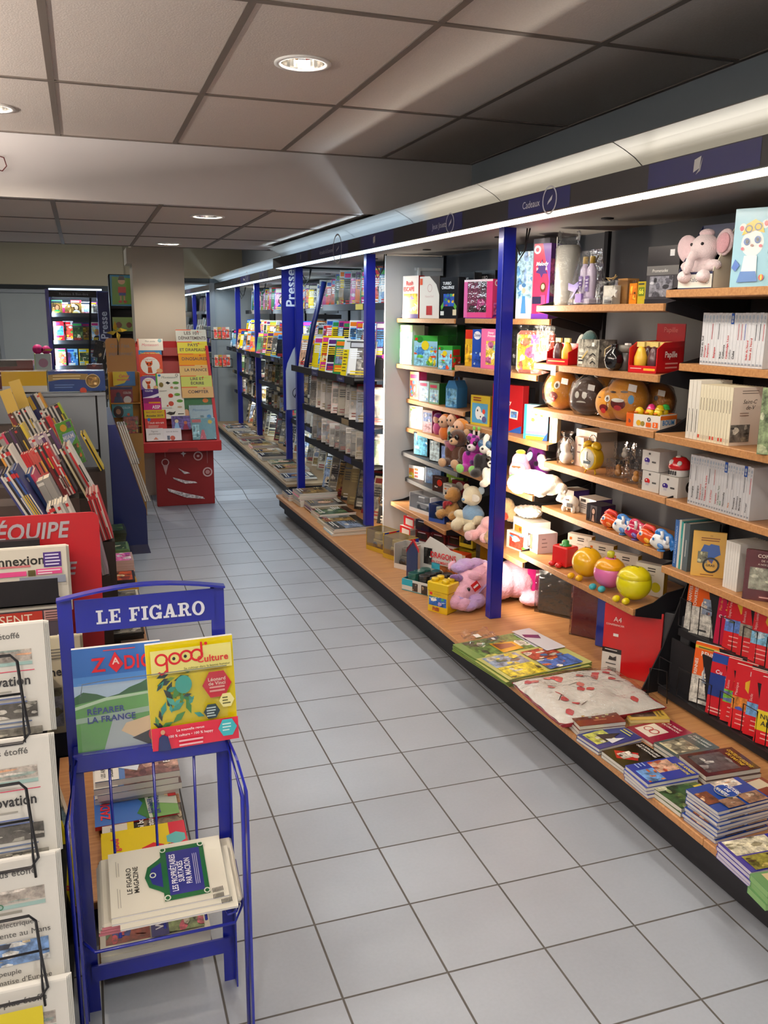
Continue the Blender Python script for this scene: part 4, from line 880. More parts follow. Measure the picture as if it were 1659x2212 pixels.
b = MB(); b.lathe([(.016, 0), (.02, .004), (.02, .032), (.018, .032), (.018, .006)], 16, mat='acrylic', caps=False); b.build('glass', t)
b = MB(); b.lathe([(.016, .004), (.016, .016)], 16, '#3a3634', 'card'); b.build('wax', t)
carton('candle_box', 'kraft brown box behind the star gift box on top shelf', 'box', onS(1332, 2.34, Z1), .07, .06, .11, [('r', 0, 0, 1, 1, '#b0804a')], col='#b0804a')
carton('tea_tin', 'small orange tin on the top gift shelf', 'tin', onS(1358, 2.30, Z1), .05, .05, .085, [('r', 0, 0, 1, 1, '#d8821e'), ('ph', .1, .2, .9, .9, ['#d8741e', '#3a2210', '#e8b03a'], 8, 3)], right=[('r', 0, 0, 1, 1, '#b86414')], col='#d8821e')
carton('tea_tin', 'small yellow green tin lettered 66 on the top gift shelf', 'tin', onS(1376, 2.30, Z1), .05, .05, .09, [('r', 0, 0, 1, 1, '#b9a52a'), ('r', .1, .35, .9, .75, '#6a7a2a'), ('t', '66', .5, .45, .22, '#e8d83a', 'b'), ('l', .1, .85, .9, 1, .1, .08, '#3a3a1a')], col='#b9a52a')
carton('perfume_box', 'large black gift box with silver photo of a bag', 'gift box', onS(1393, 2.30, Z1, 10), .165, .10, .225, [('r', 0, 0, 1, 1, '#3d3b40'), ('r', 0, .66, 1, 1, '#1c1b1f'), ('r', .7, .82, .84, .93, '#e8e8ea', 'card'), ('r', .0, .50, 1, .66, '#6a6868'), ('t', 'Promenades', .42, .55, .055, '#d8d4d0', 'i', .5), ('ph', .12, .12, .85, .48, ['#7a7a84', '#25252c', '#b8b8c0', '#4a4a54'], 10, 6), ('r', 0, 0, 1, .08, '#26242a')], right=[('r', 0, 0, 1, 1, '#1a191d'), ('tv', 'promenades', .55, .25, .08, '#8a8a8a', 'l', .4)], top=[('r', 0, 0, 1, 1, '#121114')], col='#1c1b1f')
# ---- second shelf
t = thing('display_bottle', 'teal plush bottle shape behind the goods on the second gift shelf', 'cushion', onS(1262, 2.48, Z2, 0) @ RY(20))
b = MB(); b.ell(0, 0, .085, .07, .03, .085, mat=plushmat('#1f4a4e')); b.ell(-.06, -.01, .07, .03, .012, .06, mat=plushmat('#8a8f8c')); b.build('cushion', t)
def spray(par, x, y, z, col, k=1.0):
    b = MB(); b.lathe([(.0, 0), (.018*k, .004), (.027*k, .025), (.027*k, .055), (.016*k, .088), (.008*k, .1)], 16, col, 'toy', T(x, y, z)); b.build('bulb', par)
    b = MB(); b.box(x-.018, y-.006, z+.097, x+.018, y+.006, z+.118, '#d8c070', 'card'); b.build('tag', par)
t = thing('red_display_box', 'red open display box of yellow bulbs left of the patterned box', 'display box', onS(1180, 2.26, Z2, 12))
b = MB(); b.box(0, 0, 0, .15, .10, .006, '#b4141a', 'gloss'); b.box(0, 0, .006, .15, .004, .028, '#c4161c', 'gloss'); b.box(0, .096, .006, .15, .10, .10, '#b4141a', 'gloss'); b.prism([(0, 0), (.1, 0), (.1, .1), (.0, .06)], 0, .004, '#c4161c', 'gloss', RZ(90) @ RX(90)); b.prism([(0, 0), (.1, 0), (.1, .1), (.0, .06)], 0, .004, '#c4161c', 'gloss', T(.146, 0, 0) @ RZ(90) @ RX(90)); b.face(.15, .028, [('l', .08, .5, .9, 1, .2, .15, '#e8c060')], FACE); b.build('tray', t)
spray(t, .05, .03, .008, '#4a2a30'); spray(t, .11, .03, .008, '#e8b83a')
carton('patterned_box', 'grey houndstooth box with straw bow on second gift shelf', 'gift box', onS(1247, 2.29, Z2, 5), .15, .10, .125, [('r', 0, 0, 1, 1, '#8a867c'), ('ph', 0, 0, 1, 1, ['#9a968a', '#5a564e', '#c2beb2'], 16, 8)] + [('p', [(.62, .12+.14*i), (.75, .2+.14*i), (.88, .12+.14*i), (.88, .17+.14*i), (.75, .25+.14*i), (.62, .17+.14*i)], '#e0ddd2' if i % 2 else '#2a2a2a') for i in range(3)] + [('r', .08, .1, .28, .42, '#e8e5da'), ('r', .08, .2, .28, .26, '#2a2a2a'), ('r', .08, .32, .28, .36, '#2a2a2a'), ('p', [(.2, .3), (.5, .62), (.52, .58), (.3, .3)], '#c8b070'), ('r', .7, .76, .82, .9, '#f0f0ec')], right=[('ph', 0, 0, 1, 1, ['#5a5650', '#2f2c28', '#8a867c'], 12, 3)], col='#7a766c')
t = thing('black_vase', 'small round glossy black vase on second gift shelf', 'vase', onS(1325, 2.265, Z2))
b = MB(); b.lathe([(.02, 0), (.036, .015), (.043, .045), (.036, .075), (.016, .092), (.015, .108), (.02, .112)], 24, mat=gplastic('#111012', .12)); b.build('body', t)
b = MB(); b.tube([(0, -.02, .105), (-.005, -.045, .09), (0, -.05, .06)], .0025, 6, '#c8b48a', 'paper'); b.build('string', t)
t = thing('candle_jar', 'dark grey candle jar with white wick tag next to black vase', 'candle', onS(1350, 2.32, Z2))
b = MB(); b.lathe([(.04, 0), (.042, .004), (.042, .075), (.04, .078)], 24, mat=gplastic('#3a3a3a', .3)); b.build('jar', t)
b = MB(); b.lathe([(.044, .078), (.044, .105), (.041, .108)], 24, mat=gplastic('#6a665e', .4)); b.box(.0, -.01, .108, .022, .008, .116, '#e8e6e0', 'card'); b.build('lid', t)
t = thing('red_display_box', 'large red display box lettered Papille full of yellow bulb bottles', 'display box', onS(1356, 2.25, Z2, 20))
b = MB(); b.box(0, 0, 0, .135, .20, .006, '#b4141a', 'gloss'); b.box(0, 0, .006, .135, .004, .03, '#c4161c', 'gloss'); b.box(0, .196, .006, .135, .20, .20, '#a81218', 'gloss')
side_p = [(0, 0), (.2, 0), (.2, .13), (.05, .125), (0, .10)]
for x in (0, .131): b.prism(side_p, 0, .004, '#c4161c', 'gloss', T(x, 0, 0) @ RZ(90) @ RX(90))
b.face(.135, .03, [('l', .08, .55, .5, 1, .2, .1, '#f0d0c0'), ('r', .55, .35, .95, .65, '#e8b83a')], FACE)
b.face(.2, .12, [('r', .2, .42, .8, .86, '#b01218'), ('t', 'Papille', .5, .54, .2, '#f4ece6', 'b', .5), ('l', .3, .3, .8, 2, .14, .05, '#e89a90')], T(.1352, 0, 0) @ RZ(90) @ FACE)
b.face(.135, .07, [('t', 'Papille', .5, .5, .3, '#d87a70', '', .5)], T(0, .1955, .13) @ FACE); b.build('tray', t)
for i in range(3):
    for j in range(2): spray(t, .035+.064*j, .035+.055*i, .008, '#e8b83a' if (i+j) % 2 == 0 else '#4a2a30')
t = thing('price_card', 'small white price card hanging from the second gift shelf edge', 'price tag', onS(1197, 2.247, Z2) @ T(0, 0, -.05))
b = MB(); b.box(-.022, -.004, 0, .022, -.003, .048, '#eceae4', 'card'); b.build('card', t)
# ---- third shelf: round face cushions, duck display
def face_cushion(label, u, d, col, r, kind, rz=20, bag=True, ds=0):
    t = thing('face_cushion', label, 'cushion', onS(u, d, Z3, rz, ds))
    b = MB(); b.ell(0, 0, r*.98, r, r*.72, r, mat=plushmat(col, .6), n=24, h=16); b.build('ball', t)
    def patch(cx, cz, rx, rz_, c, k=1.012, n=16, name='patch'):
        b = MB(); pts = []
        for i in range(n):
            x, z = cx + rx*cos(2*pi*i/n), cz + rz_*sin(2*pi*i/n); q = 1 - x*x - z*z
            pts.append((x*r, -r*.72*sqrt(max(q, .02))*k - .001, r*.98 + z*r))
        q = 1-cx*cx-cz*cz; pts.append((cx*r, -r*.72*sqrt(max(q, .02))*(k+.012) - .001, r*.98+cz*r))
        b.add(pts, [(i, (i+1) % n, n) for i in range(n)], c, 'card', True); b.build(name, t)
    if kind == 'wink':
        patch(.12, .32, .17, .2, '#f4f2ea', name='eye'); patch(.12, .30, .08, .12, '#3a1c10', 1.03, name='pupil'); patch(-.45, .35, .13, .035, '#3a1c10', name='eye'); patch(-.1, -.25, .30, .22, '#6a1410', name='mouth'); patch(-.12, -.42, .17, .16, '#c83030', 1.03, name='tongue')
    elif kind == 'laugh':
        patch(-.35, .30, .17, .05, '#3a1c10', name='eye'); patch(.2, .34, .17, .05, '#3a1c10', name='eye'); patch(-.08, -.2, .38, .26, '#5a1010', name='mouth'); patch(-.08, -.04, .32, .09, '#f0ece2', 1.03, name='teeth'); patch(-.08, -.38, .2, .12, '#c83a40', 1.03, name='tongue'); patch(.52, .02, .12, .2, '#4a9ad0', 1.02, name='tear')
    elif kind == 'smile':
        patch(-.3, .25, .1, .13, '#2a1a12', name='eye'); patch(.3, .25, .1, .13, '#2a1a12', name='eye'); patch(0, -.25, .35, .08, '#2a1a12', name='mouth')
    if kind == 'swirl':
        for k, (rr, zz) in enumerate(((.95, .55), (.75, .95), (.5, 1.3), (.25, 1.62))): 
            b = MB(); b.ell(0, 0, zz*r, rr*r, rr*r*.8, .42*r, mat=plushmat(col, .6)); b.build('coil', t)
        patch(-.25, .1, .14, .18, '#e8e4da', name='eye'); patch(.2, .1, .14, .18, '#e8e4da', name='eye'); patch(0, -.3, .3, .1, '#e8e4da', name='mouth')
    if bag:
        b = MB(); rnd = random.Random(u)
        prof = [(r*.7, .0), (r*1.06, r*.5), (r*1.1, r*1.1), (r*.85, r*1.75), (r*.3, r*2.12), (r*.55, r*2.3)]
        n = 18; v = [((p*cos(2*pi*i/n))*(1+rnd.uniform(-.06, .06)), p*.78*sin(2*pi*i/n)*(1+rnd.uniform(-.06, .06)), z) for p, z in prof for i in range(n)]
        b.add(v, [(j*n+i, j*n+(i+1) % n, (j+1)*n+(i+1) % n, (j+1)*n+i) for j in range(len(prof)-1) for i in range(n)], mat='cellophane', smooth=True)
        b.box(r*.25, -r*.84, r*1.45, r*.65, -r*.83, r*1.75, '#e8e8e6', 'card', RY(8)); b.build('plastic_bag', t)
    return t
face_cushion('winking yellow face cushion in a clear bag at the left end of third gift shelf', 1212, 2.36, '#e2951e', .095, 'wink', 25)
face_cushion('brown swirl shaped cushion in a clear bag with white price stickers', 1268, 2.34, '#4a3328', .088, 'swirl', 25)
face_cushion('plain orange yellow face cushion behind the brown swirl cushion', 1316, 2.52, '#c98a2a', .095, 'smile', 25)
face_cushion('laughing yellow face cushion with blue tear on third gift shelf', 1352, 2.37, '#d9922a', .10, 'laugh', 25)
face_cushion('yellow face cushion tucked in front of the laughing one', 1318, 2.33, '#d9922a', .075, 'wink', 25, False)
face_cushion('small orange face cushion behind the duck display', 1415, 2.5, '#c07c2a', .085, 'smile', 25)
t = thing('duck_display', 'orange and white open box of yellow toy ducks on third gift shelf', 'display box', onS(1352, 2.255, Z3, 16))
b = MB(); b.box(0, 0, 0, .17, .11, .005, '#e8e4dc', 'gloss'); b.box(0, 0, .005, .17, .003, .055, '#e6e2da', 'gloss'); b.box(0, .107, .005, .17, .11, .06, '#e06a1e', 'gloss'); b.box(0, .003, .005, .003, .107, .06, '#e06a1e', 'gloss'); b.box(.167, .003, .005, .17, .107, .06, '#e8e4dc', 'gloss')
b.face(.17, .055, [('r', 0, 0, .22, 1, '#d8601e'), ('t', 'b', .11, .3, .3, '#2a2030', 'b'), ('e', .38, .35, .07, .07, '#d8a82a'), ('e', .50, .32, .06, .06, '#8a7a3a'), ('o', .68, .68, .03, .05, '#2a2a2a'), ('r', .60, .1, .75, .45, '#d8601e'), ('r', .80, .1, .95, .5, '#d8601e'), ('t', '3', .87, .18, .25, '#f4f0ea', 'b')], FACE)
b.face(.11, .055, [('r', 0, .7, 1, 1, '#e8742a'), ('t', 'BOUM', .5, .3, .35, '#2a7ac0', 'b', .8)], T(.1702, 0, 0) @ RZ(90) @ FACE); b.build('tray', t)
for i, (x, y, hat) in enumerate(((.04, .04, '#e8c81e'), (.09, .045, '#e03a80'), (.135, .04, '#d8b81e'), (.06, .085, '#e8c81e'), (.13, .085, '#3aa84a'))):
    d_ = thing('toy_duck', ['yellow rubber duck at the left of the display box', 'yellow rubber duck with pink hat in the display box', 'yellow rubber duck with dark glasses at the right of the display box', 'yellow rubber duck at the back of the display box', 'yellow rubber duck with green hat in the display box'][i], 'rubber duck', onS(1352, 2.255, Z3, 16) @ T(x, y, .006), 'ducks in the orange display box')
    toy_hull('body', d_, gplastic('#e2c01c', .3), [(0, 0, .025, .022, .026, .022), (0, -.008, .058, .018, .018, .018), (0, .026, .034, .01, .012, .01)], .003)
    b = MB(); b.ell(0, -.028, .055, .009, .008, .004, mat=gplastic('#d8701a', .3)); b.build('beak', d_)
    if hat != '#e8c81e': b = MB(); b.lathe([(.022, .07), (.018, .074), (.012, .088), (.002, .092)], 14, mat=gplastic(hat, .3)); b.build('hat', d_)
# ---- fourth shelf
t = thing('wrapped_figurine', 'white cat figurine wrapped in bubble plastic on fourth gift shelf', 'figurine', onS(1222, 2.40, Z4))
plain('bisque', '#e8e4da', rough=.35)
toy_hull('figure', t, 'bisque', [(0, 0, .035, .038, .032, .035), (0, -.005, .085, .03, .026, .03), (-.018, -.005, .118, .01, .008, .014), (.018, -.005, .118, .01, .008, .014)])
b = MB(); b.lathe([(.045, 0), (.052, .05), (.045, .11), (.02, .14), (.035, .165)], 11, mat='cellophane', caps=False); b.build('plastic_wrap', t)
carton('pink_box', 'tall pale pink box behind the yellow alarm clock', 'box', onS(1240, 2.43, Z4), .075, .05, .145, [('r', 0, 0, 1, 1, '#dcc2b8'), ('l', .4, .7, .8, 1, .1, .06, '#5a4a48'), ('l', .3, .45, .7, 1, .1, .05, '#5a4a48')], col='#dcc2b8')
carton('white_box', 'large plain white box at the back of the fourth gift shelf', 'box', onS(1262, 2.50, Z4), .13, .10, .13, [('r', 0, 0, 1, 1, '#d8d5cc')], col='#d6d3ca')
carton('white_box', 'flat white box on top of the plain white box', 'box', onS(1245, 2.47, Z4+.131), .18, .12, .045, [('r', 0, 0, 1, 1, '#dedbd2')], right=[('r', 0, 0, 1, 1, '#8f8c86')], col='#dedbd2')
t = thing('alarm_clock', 'yellow twin bell alarm clock on fourth gift shelf', 'alarm clock', onS(1276, 2.365, Z4, 10) @ S3(1.2, 1.2, 1.2))
YM = gplastic('#d8b01a', .25)
b = MB(); b.lathe([(.043, -.024), (.047, -.018), (.047, .018), (.043, .024)], 28, mat=YM, M=T(0, 0, .062) @ RX(90)); b.build('case', t)
b = MB(); b.lathe([(.039, .024), (.039, .0255)], 28, '#e8e4d4', 'gloss', T(0, 0, .062) @ RX(90)); b.quad((-.002, -.026, .06), (.002, -.026, .06), (.002, -.026, .09), (-.002, -.026, .09), '#1a1a1a', 'card'); b.quad((-.002, -.0262, .062), (-.002, -.0262, .058), (.022, -.0262, .05), (.022, -.0262, .053), '#1a1a1a', 'card'); b.quad((-.02, -.0255, .04), (.02, -.0255, .04), (.02, -.0255, .052), (-.02, -.0255, .052), '#5a7a90', 'card'); b.build('dial', t)
for k in (-1, 1):
    b = MB(); b.lathe([(.021, 0), (.020, .008), (.013, .018), (.003, .021)], 18, mat=YM, M=T(k*.022, 0, .108) @ RY(k*22)); b.build('bell', t)
    b = MB(); b.tube([(k*.02, 0, .02), (k*.03, -.004, 0)], .0035, 8, mat=YM); b.build('foot', t)
b = MB(); b.tube([(-.02, 0, .125)] + [(.02*cos(a), 0, .135+.018*sin(a)) for a in [pi - i*pi/8 for i in range(9)]] + [(.02, 0, .125)], .0025, 8, mat='chrome'); b.build('handle', t)
for i, (u, d, zz, w_, h_, lab) in enumerate(((1308, 2.39, 0, .085, .085, 'clear plastic box with figurine, left of the lower row'), (1345, 2.375, 0, .085, .08, 'clear plastic box with figurine, right of the lower row'), (1325, 2.42, .086, .075, .075, 'clear plastic box stacked on the lower row'), (1368, 2.44, .0, .08, .15, 'tall clear plastic box behind the clear boxes'), (1378, 2.36, 0, .05, .05, 'small clear box with yellow ornament'))):
    t = thing('clear_gift_box', lab + ' on fourth gift shelf', 'gift box', onS(u, d, Z4+zz, 12), 'clear boxes with small ornaments')
    b = MB(); b.box(0, 0, 0, w_, w_*.9, h_, mat='cellophane'); b.build('clear_box', t)
    c = ['#b8834a', '#c88a3a', '#a89a84', '#8a8478', '#d8b02a'][i]
    toy_hull('ornament', t, 'bisque' if i == 2 else gplastic(c, .5), [(w_/2, w_*.45, h_*.25, w_*.22, w_*.2, h_*.22), (w_/2, w_*.42, h_*.55, w_*.15, w_*.14, h_*.16)])
vac = lambda c: [('r', 0, 0, 1, 1, '#e6e4e0'), ('e', .3, .50, .16, .12, c), ('e', .25, .54, .04, .035, '#eceae6'), ('r', .22, .28, .4, .42, '#c9c6d0'), ('r', .38, .8, .5, .9, '#5a5a5a'), ('l', .6, .42, .85, 1, .1, .08, '#3a3a3a')]
for u, zz, c, lab, rr in ((1386, .088, '#3a2a78', 'white box with purple mushroom picture, top of the stack', 0), (1386, 0, '#c02a2a', 'white box with red mushroom picture, lower left', 0), (1424, 0, '#3a2a78', 'white box with purple mushroom picture, lower right', 1)):
    carton('vacuum_box', lab, 'box', onS(u, 2.35, Z4+zz, 8), .098, .10, .086, vac(c), right=[('r', 0, 0, 1, 1, '#e0deda')] + ([('o', .7, .5, .12, .26, '#2a2a2a')] if rr else []), col='#e6e4e0', group='mushroom picture boxes')
t = thing('mushroom_vacuum', 'red mushroom shaped table vacuum with white spots on its box', 'table vacuum', onS(1450, 2.355, Z4+.087, 10) @ T(0, .045, 0))
b = MB(); b.lathe([(.036, 0), (.04, .004), (.038, .03), (.03, .036)], 24, mat='white_plastic')
for k in range(4): b.box(-.022+.011*k, -.0415, .008, -.016+.011*k, -.037, .024, '#2a2a2e', 'card')
b.build('base', t)
b = MB(); b.lathe([(.044, .03), (.046, .04), (.04, .062), (.024, .078), (.004, .083)], 28, mat=gplastic('#c01c22', .18)); b.build('cap', t)
for x, y, z, q in ((-.012, -.036, .06, .012), (.024, -.03, .058, .011), (.0, -.01, .08, .012), (-.034, -.014, .058, .01)):
    b = MB(); b.ell(x, y, z, q, q, q*.5, mat='white_plastic', rot=(50*(-y/.03), 40*(x/.03), 0)); b.build('spot', t)
# ---- fifth shelf: animals and fish figurines
t = thing('piggy_bank', 'white spotted animal money box at the left of the fifth gift shelf', 'money box', onS(1232, 2.40, Z5g, 20))
toy_hull('body', t, 'bisque', [(0, 0, .05, .045, .035, .035), (-.05, -.01, .065, .026, .024, .026), (-.07, -.01, .055, .014, .016, .014)] + [(x, y, .015, .012, .012, .02) for x in (-.03, .03) for y in (-.018, .018)] + [(-.05, -.025, .09, .008, .006, .012), (-.05, .012, .09, .008, .006, .012)])
b = MB(); b.rbox(.0, -.036, .03, .035, -.032, .05, .001, '#3a3230', 'card'); b.rbox(-.01, -.034, .062, .01, -.03, .07, .001, '#5a4a48', 'card'); b.build('spot', t)
for u, d, w_, h_, lab in ((1212, 2.46, .10, .085, 'white box with small black print behind the spotted money box'), (1250, 2.44, .13, .08, 'white and purple box behind the woman picture box')):
    carton('mug_box', lab, 'box', onS(u, d, Z5g, 6), w_, .1, h_, [('r', 0, 0, 1, 1, '#dedad6'), ('r', .1, .72, .4, .9, '#3a3636'), ('l', .1, .55, .5, 3, .12, .06, '#6a6666')], right=[('r', 0, 0, 1, 1, '#3a2a6a')], top=[('r', 0, 0, 1, 1, '#cfcbc6')], col='#dedad6')
carton('photo_box', 'dark box with portrait of a long haired woman on fifth gift shelf', 'box', onS(1266, 2.37, Z5g, 8), .10, .09, .085, [('r', 0, 0, 1, 1, '#17131c'), ('r', .28, .05, .72, .95, '#4a4448'), ('e', .5, .58, .17, .24, '#2a2020'), ('p', [(.32, .05), (.36, .5), (.64, .5), (.68, .05)], '#2a2020'), ('e', .5, .62, .10, .13, '#b89484'), ('p', [(.4, .05), (.46, .42), (.54, .42), (.6, .05)], '#a88474')], right=[('r', 0, 0, 1, 1, '#2c1c3c'), ('l', .3, .75, .8, 2, .12, .05, '#b84a8a')], top=[('r', 0, 0, 1, 1, '#3a3540')], col='#17131c')
def fish(label, u, d, body, back, tail, rz=0, orange=False):
    t = thing('fish_bank', label, 'figurine', onS(u, d, Z5g, rz), 'glossy fish figurines'); P = lambda c: gplastic(c, .1)
    toy_hull('body', t, P(body), [(-.012, 0, .04, .036, .026, .036), (-.036, 0, .034, .018, .018, .02), (.02, 0, .036, .026, .018, .024)])
    if orange:
        b = MB(); b.tube([(-.03, 0, .07), (-.01, 0, .083), (.02, 0, .078), (.04, 0, .06)], [.008, .013, .012, .006], 10, mat=P(back)); b.build('crest', t)
    else:
        toy_hull('mane', t, P(back), [(-.005, 0, .075, .03, .014, .022), (.025, 0, .06, .028, .016, .022), (.045, 0, .04, .016, .012, .02)])
        for k in range(2):
            b = MB(); b.tube([(.004+.026*k, -.015, .088-.018*k), (.010+.026*k, -.0185, .072-.018*k), (.006+.026*k, -.0165, .056-.018*k)], .007, 8, mat=P('#e8eaee')); b.build('stripe', t)
    b = MB(); b.prism([(.035, .03), (.062, .056), (.068, .04), (.06, .018), (.048, .008)], -.007, .007, mat=P(tail), M=FACE); b.build('tail', t)
    b = MB(); b.ell(.008, -.026, .026, .016, .006, .01, mat=P(tail), rot=(0, 30, 0)); b.build('fin', t)
    b = MB(); b.ell(-.024, -.0225, .052, .0095, .005, .011, mat=gplastic('#f0f0f0', .1)); b.ell(-.0255, -.0272, .052, .005, .0025, .0065, mat=gplastic('#2a6aa8', .1)); b.build('eye', t)
    b = MB(); b.lathe([(.018, 0), (.016, .006)], 14, mat=P(tail)); b.build('foot', t)
FD = 2.375
fish('glossy orange fish with red crest, first from the left in the fish row', 1318, FD, '#d8501a', '#c8342a', '#c86a1a', 24, True)
fish('glossy white fish with blue striped mane, second from the left', 1345, FD-.01, '#eceef0', '#2a6ab0', '#4a7ab8', 24)
fish('glossy magenta fish with white stripes in the middle of the fish row', 1372, FD-.015, '#b01c4a', '#b42a50', '#5a4a9a', 24)
fish('glossy orange fish with yellow fins, fourth from the left', 1399, FD-.02, '#d8501a', '#c83a30', '#d8a02a', 24, True)
fish('glossy white fish with blue mane at the right end of the fish row', 1428, FD-.025, '#eceef0', '#2a6ab0', '#3a70b0', 24)
# ---- sixth shelf: round money boxes in front of their white boxes
carton('mug_box', 'overexposed white mug box with orange print beside the blue post', 'box', onS(1108, 2.36, Z6), .20, .12, .11, [('r', 0, 0, 1, 1, '#e8e0d4'), ('r', .08, .2, .5, .62, '#e0822a'), ('e', .4, .45, .06, .06, '#d84a1a')], col='#ece6dc')
carton('mug_box', 'white mug box with window and small doodles on the bottom gift shelf', 'box', onS(1131, 2.28, Z6), .145, .115, .105, [('r', 0, 0, 1, 1, '#e2d8d8'), ('r', .28, .12, .62, .88, '#3a302c'), ('p', [(.36, .2), (.32, .7), (.42, .8), (.44, .3)], '#e6e0d8'), ('r', .48, .15, .60, .85, '#8a6a4a'), ('l', .68, .75, .95, 4, .18, .04, '#7a7078')], right=[('r', 0, 0, 1, 1, '#dccbd2'), ('l', .2, .7, .5, 3, .2, .05, '#8a7880')], top=[('r', 0, 0, 1, 1, '#e0d6d8')], col='#e2d8d8')
plush('fringed_cushion', 'white fluffy cushion glowing beside the white mug boxes', onS(1140, 2.42, Z6+.112), [('body', '#f2eee6', [(0, 0, .03, .10, .07, .03), (.06, 0, .045, .05, .05, .03)])], 'cushion', fur=.02)
def boxed(u, c, lab): 
    carton('money_box_carton', lab, 'box', onS(u, 2.37, Z6, 26), .135, .035, .14, [('r', 0, 0, 1, 1, '#e4ded2'), ('r', .08, .78, .18, .88, '#d06a2a'), ('l', .42, .86, .72, 2, .08, .04, '#3a3634'), ('l', .4, .66, .75, 1, .1, .02, '#a8a298'), ('e', .74, .30, .17, .17, c), ('r', .70, .84, .8, .9, '#e4ded2')], right=[('r', 0, 0, 1, 1, '#d8a82a')], top=[('r', 0, 0, 1, 1, '#ece8de')], col='#e4ded2', group='white cartons of the money boxes')
boxed(1224, '#c02a24', 'white carton with red print, first of the row on the bottom gift shelf')
boxed(1268, '#d8b81e', 'white carton with yellow print, second of the row')
boxed(1317, '#d86aa8', 'white carton with pink print, third of the row')
boxed(1370, '#c8c02a', 'white carton with lime print and yellow side, last of the row')
DB = 2.255
t = thing('money_box', 'red cube money box with a green knob lid', 'money box', onS(1206, DB, Z6, 14))
RP = gplastic('#c01c1e', .25)
b = MB(); b.rbox(-.05, 0, .006, .05, .085, .105, .006, mat=RP); b.build('cube', t)
b = MB(); b.lathe([(.03, .105), (.03, .109), (.018, .112), (.018, .126), (.012, .132), (.002, .133)], 20, mat=gplastic('#1f7a34', .3), M=T(0, .042, 0)); b.build('lid', t)
for x in (-.032, .012):
    b = MB(); b.ell(x, -.012, .014, .017, .018, .014, mat=RP); b.build('foot', t)
def ball_bank(label, u, col, lid, foot, r=.072, extra=None):
    t = thing('money_box', label, 'money box', onS(u, DB, Z6, 20)); P = gplastic(col, .24)
    b = MB(); b.ell(0, .03, r+.006, r, r, r*.98, mat=P, n=30, h=20); b.build('ball', t)
    b = MB(); b.rbox(-.018, .028, 2*r+.001, .018, .031, 2*r+.006, .0008, '#2a2418', 'card'); b.build('coin_slot', t)
    for x in (-.038, .01):
        b = MB(); b.ell(x, -.038, .015, .015, .022, .015, mat=gplastic(foot, .3)); b.build('foot', t)
    if lid:
        b = MB(); b.lathe([(r*.92, r*1.42), (r*.97, r*1.46), (r*.80, r*1.75), (r*.5, r*1.97), (.004, r*2.06)], 30, mat=gplastic(lid, .28), M=T(0, .03, 0)); b.build('lid', t)
    if extra == 'knob':
        b = MB(); b.lathe([(.012, 2*r), (.016, 2*r+.004), (.018, 2*r+.024), (.013, 2*r+.03)], 8, mat=gplastic('#b8b82a', .2), M=T(0, .03, .004)); b.build('knob', t)
ball_bank('plain round yellow money box beside the red cube', 1258, '#dca814', None, '#dca814')
ball_bank('round pink money box with orange lid and turquoise feet', 1306, '#cf6aa6', '#dc9a14', '#2f9aa8', extra='knob')
ball_bank('round lemon yellow money box at the right end of bottom gift shelf', 1358, '#d8cf12', '#d8c812', '#dcc80e', .076)
# ---- on the deck below the gift bay
def folder(label, uL, w_, d, th, h, col, rz, mat='card', wrap=False, name='folder', zz=DZ, ops=None):
    b = MB(); b.rbox(0, 0, 0, w_, th, h, .004, col, mat)
    if ops: b.face(w_, h, ops, FACE)
    if wrap: b.box(-.006, -.006, 0, w_+.006, th+.006, h+.012, mat='cellophane')
    return one(b, name, label, 'folder', onS(uL, d, zz, rz))
folder('bright pink plastic folder standing behind the unicorn', 1137, .17, 2.37, .03, .26, '#b8146e', 62)
t = thing('briefcase', 'black briefcase in crinkled plastic standing on the deck', 'briefcase', onS(1158, 2.36, DZ, 34))
b = MB(); b.rbox(0, 0, 0, .27, .07, .29, .012, '#24282a', 'gloss'); b.build('case', t)
b = MB(); b.rbox(.20, -.008, .12, .235, .0, .15, .002, mat='chrome'); b.build('clasp', t)
b = MB(); b.box(-.008, -.01, 0, .28, .08, .30, mat='cellophane'); b.build('plastic_wrap', t)
folder('dark red file in clear plastic beside the black briefcase', 1232, .20, 2.345, .03, .30, '#5c1420', 34, 'gloss', True)
folder('dark blue ring binder between the red folders', 1284, .05, 2.37, .16, .31, '#1c2a7a', 30, 'gloss')
a4 = [('r', 0, 0, 1, 1, '#b4181c'), ('r', 0, 0, .34, .30, '#d8d4ce', 'card'), ('r', 0, .30, .34, .37, '#1a1718'), ('t', 'A4', .24, .76, .07, '#eadfd8', '', .3), ('t', 'CONFÉRENCIER', .20, .70, .025, '#eadfd8', '', .34), ('r', .18, .55, .27, .59, '#eceae6', 'card'), ('l', .05, .34, .28, 1, .1, .01, '#d8d4ce'), ('p', [(.12, .20), (.14, .26), (.2, .24), (.26, .27), (.26, .2)], '#2a2a2a'), ('l', .08, .14, .28, 1, .1, .015, '#4a4a4a')] + [('r', .12+.02*i, .04, .13+.02*i, .10, '#1a1a1a') for i in range(8)]
t = thing('writing_folder', 'bright red A4 conference folder standing at the front', 'folder', onS(1298, 2.22, DZ, 34))
b = MB(); b.rbox(0, 0, 0, .26, .022, .325, .004, '#b4181c', 'gloss'); b.face(.26, .325, a4, FACE); b.build('cover', t)
folder('dark grey ring binder behind the red conference folder', 1392, .18, 2.34, .05, .33, '#26282c', 34)
t = thing('wire_bookend', 'thin black wire bookend in front of red conference folder', 'bookend', onS(1398, 2.2, DZ, 30))
b = MB(); b.tube([(0, 0, 0), (0, 0, .16), (.05, 0, .165), (.06, .03, .15), (.06, .06, 0)], .0025, 6, mat='wire_black'); b.build('wire', t)
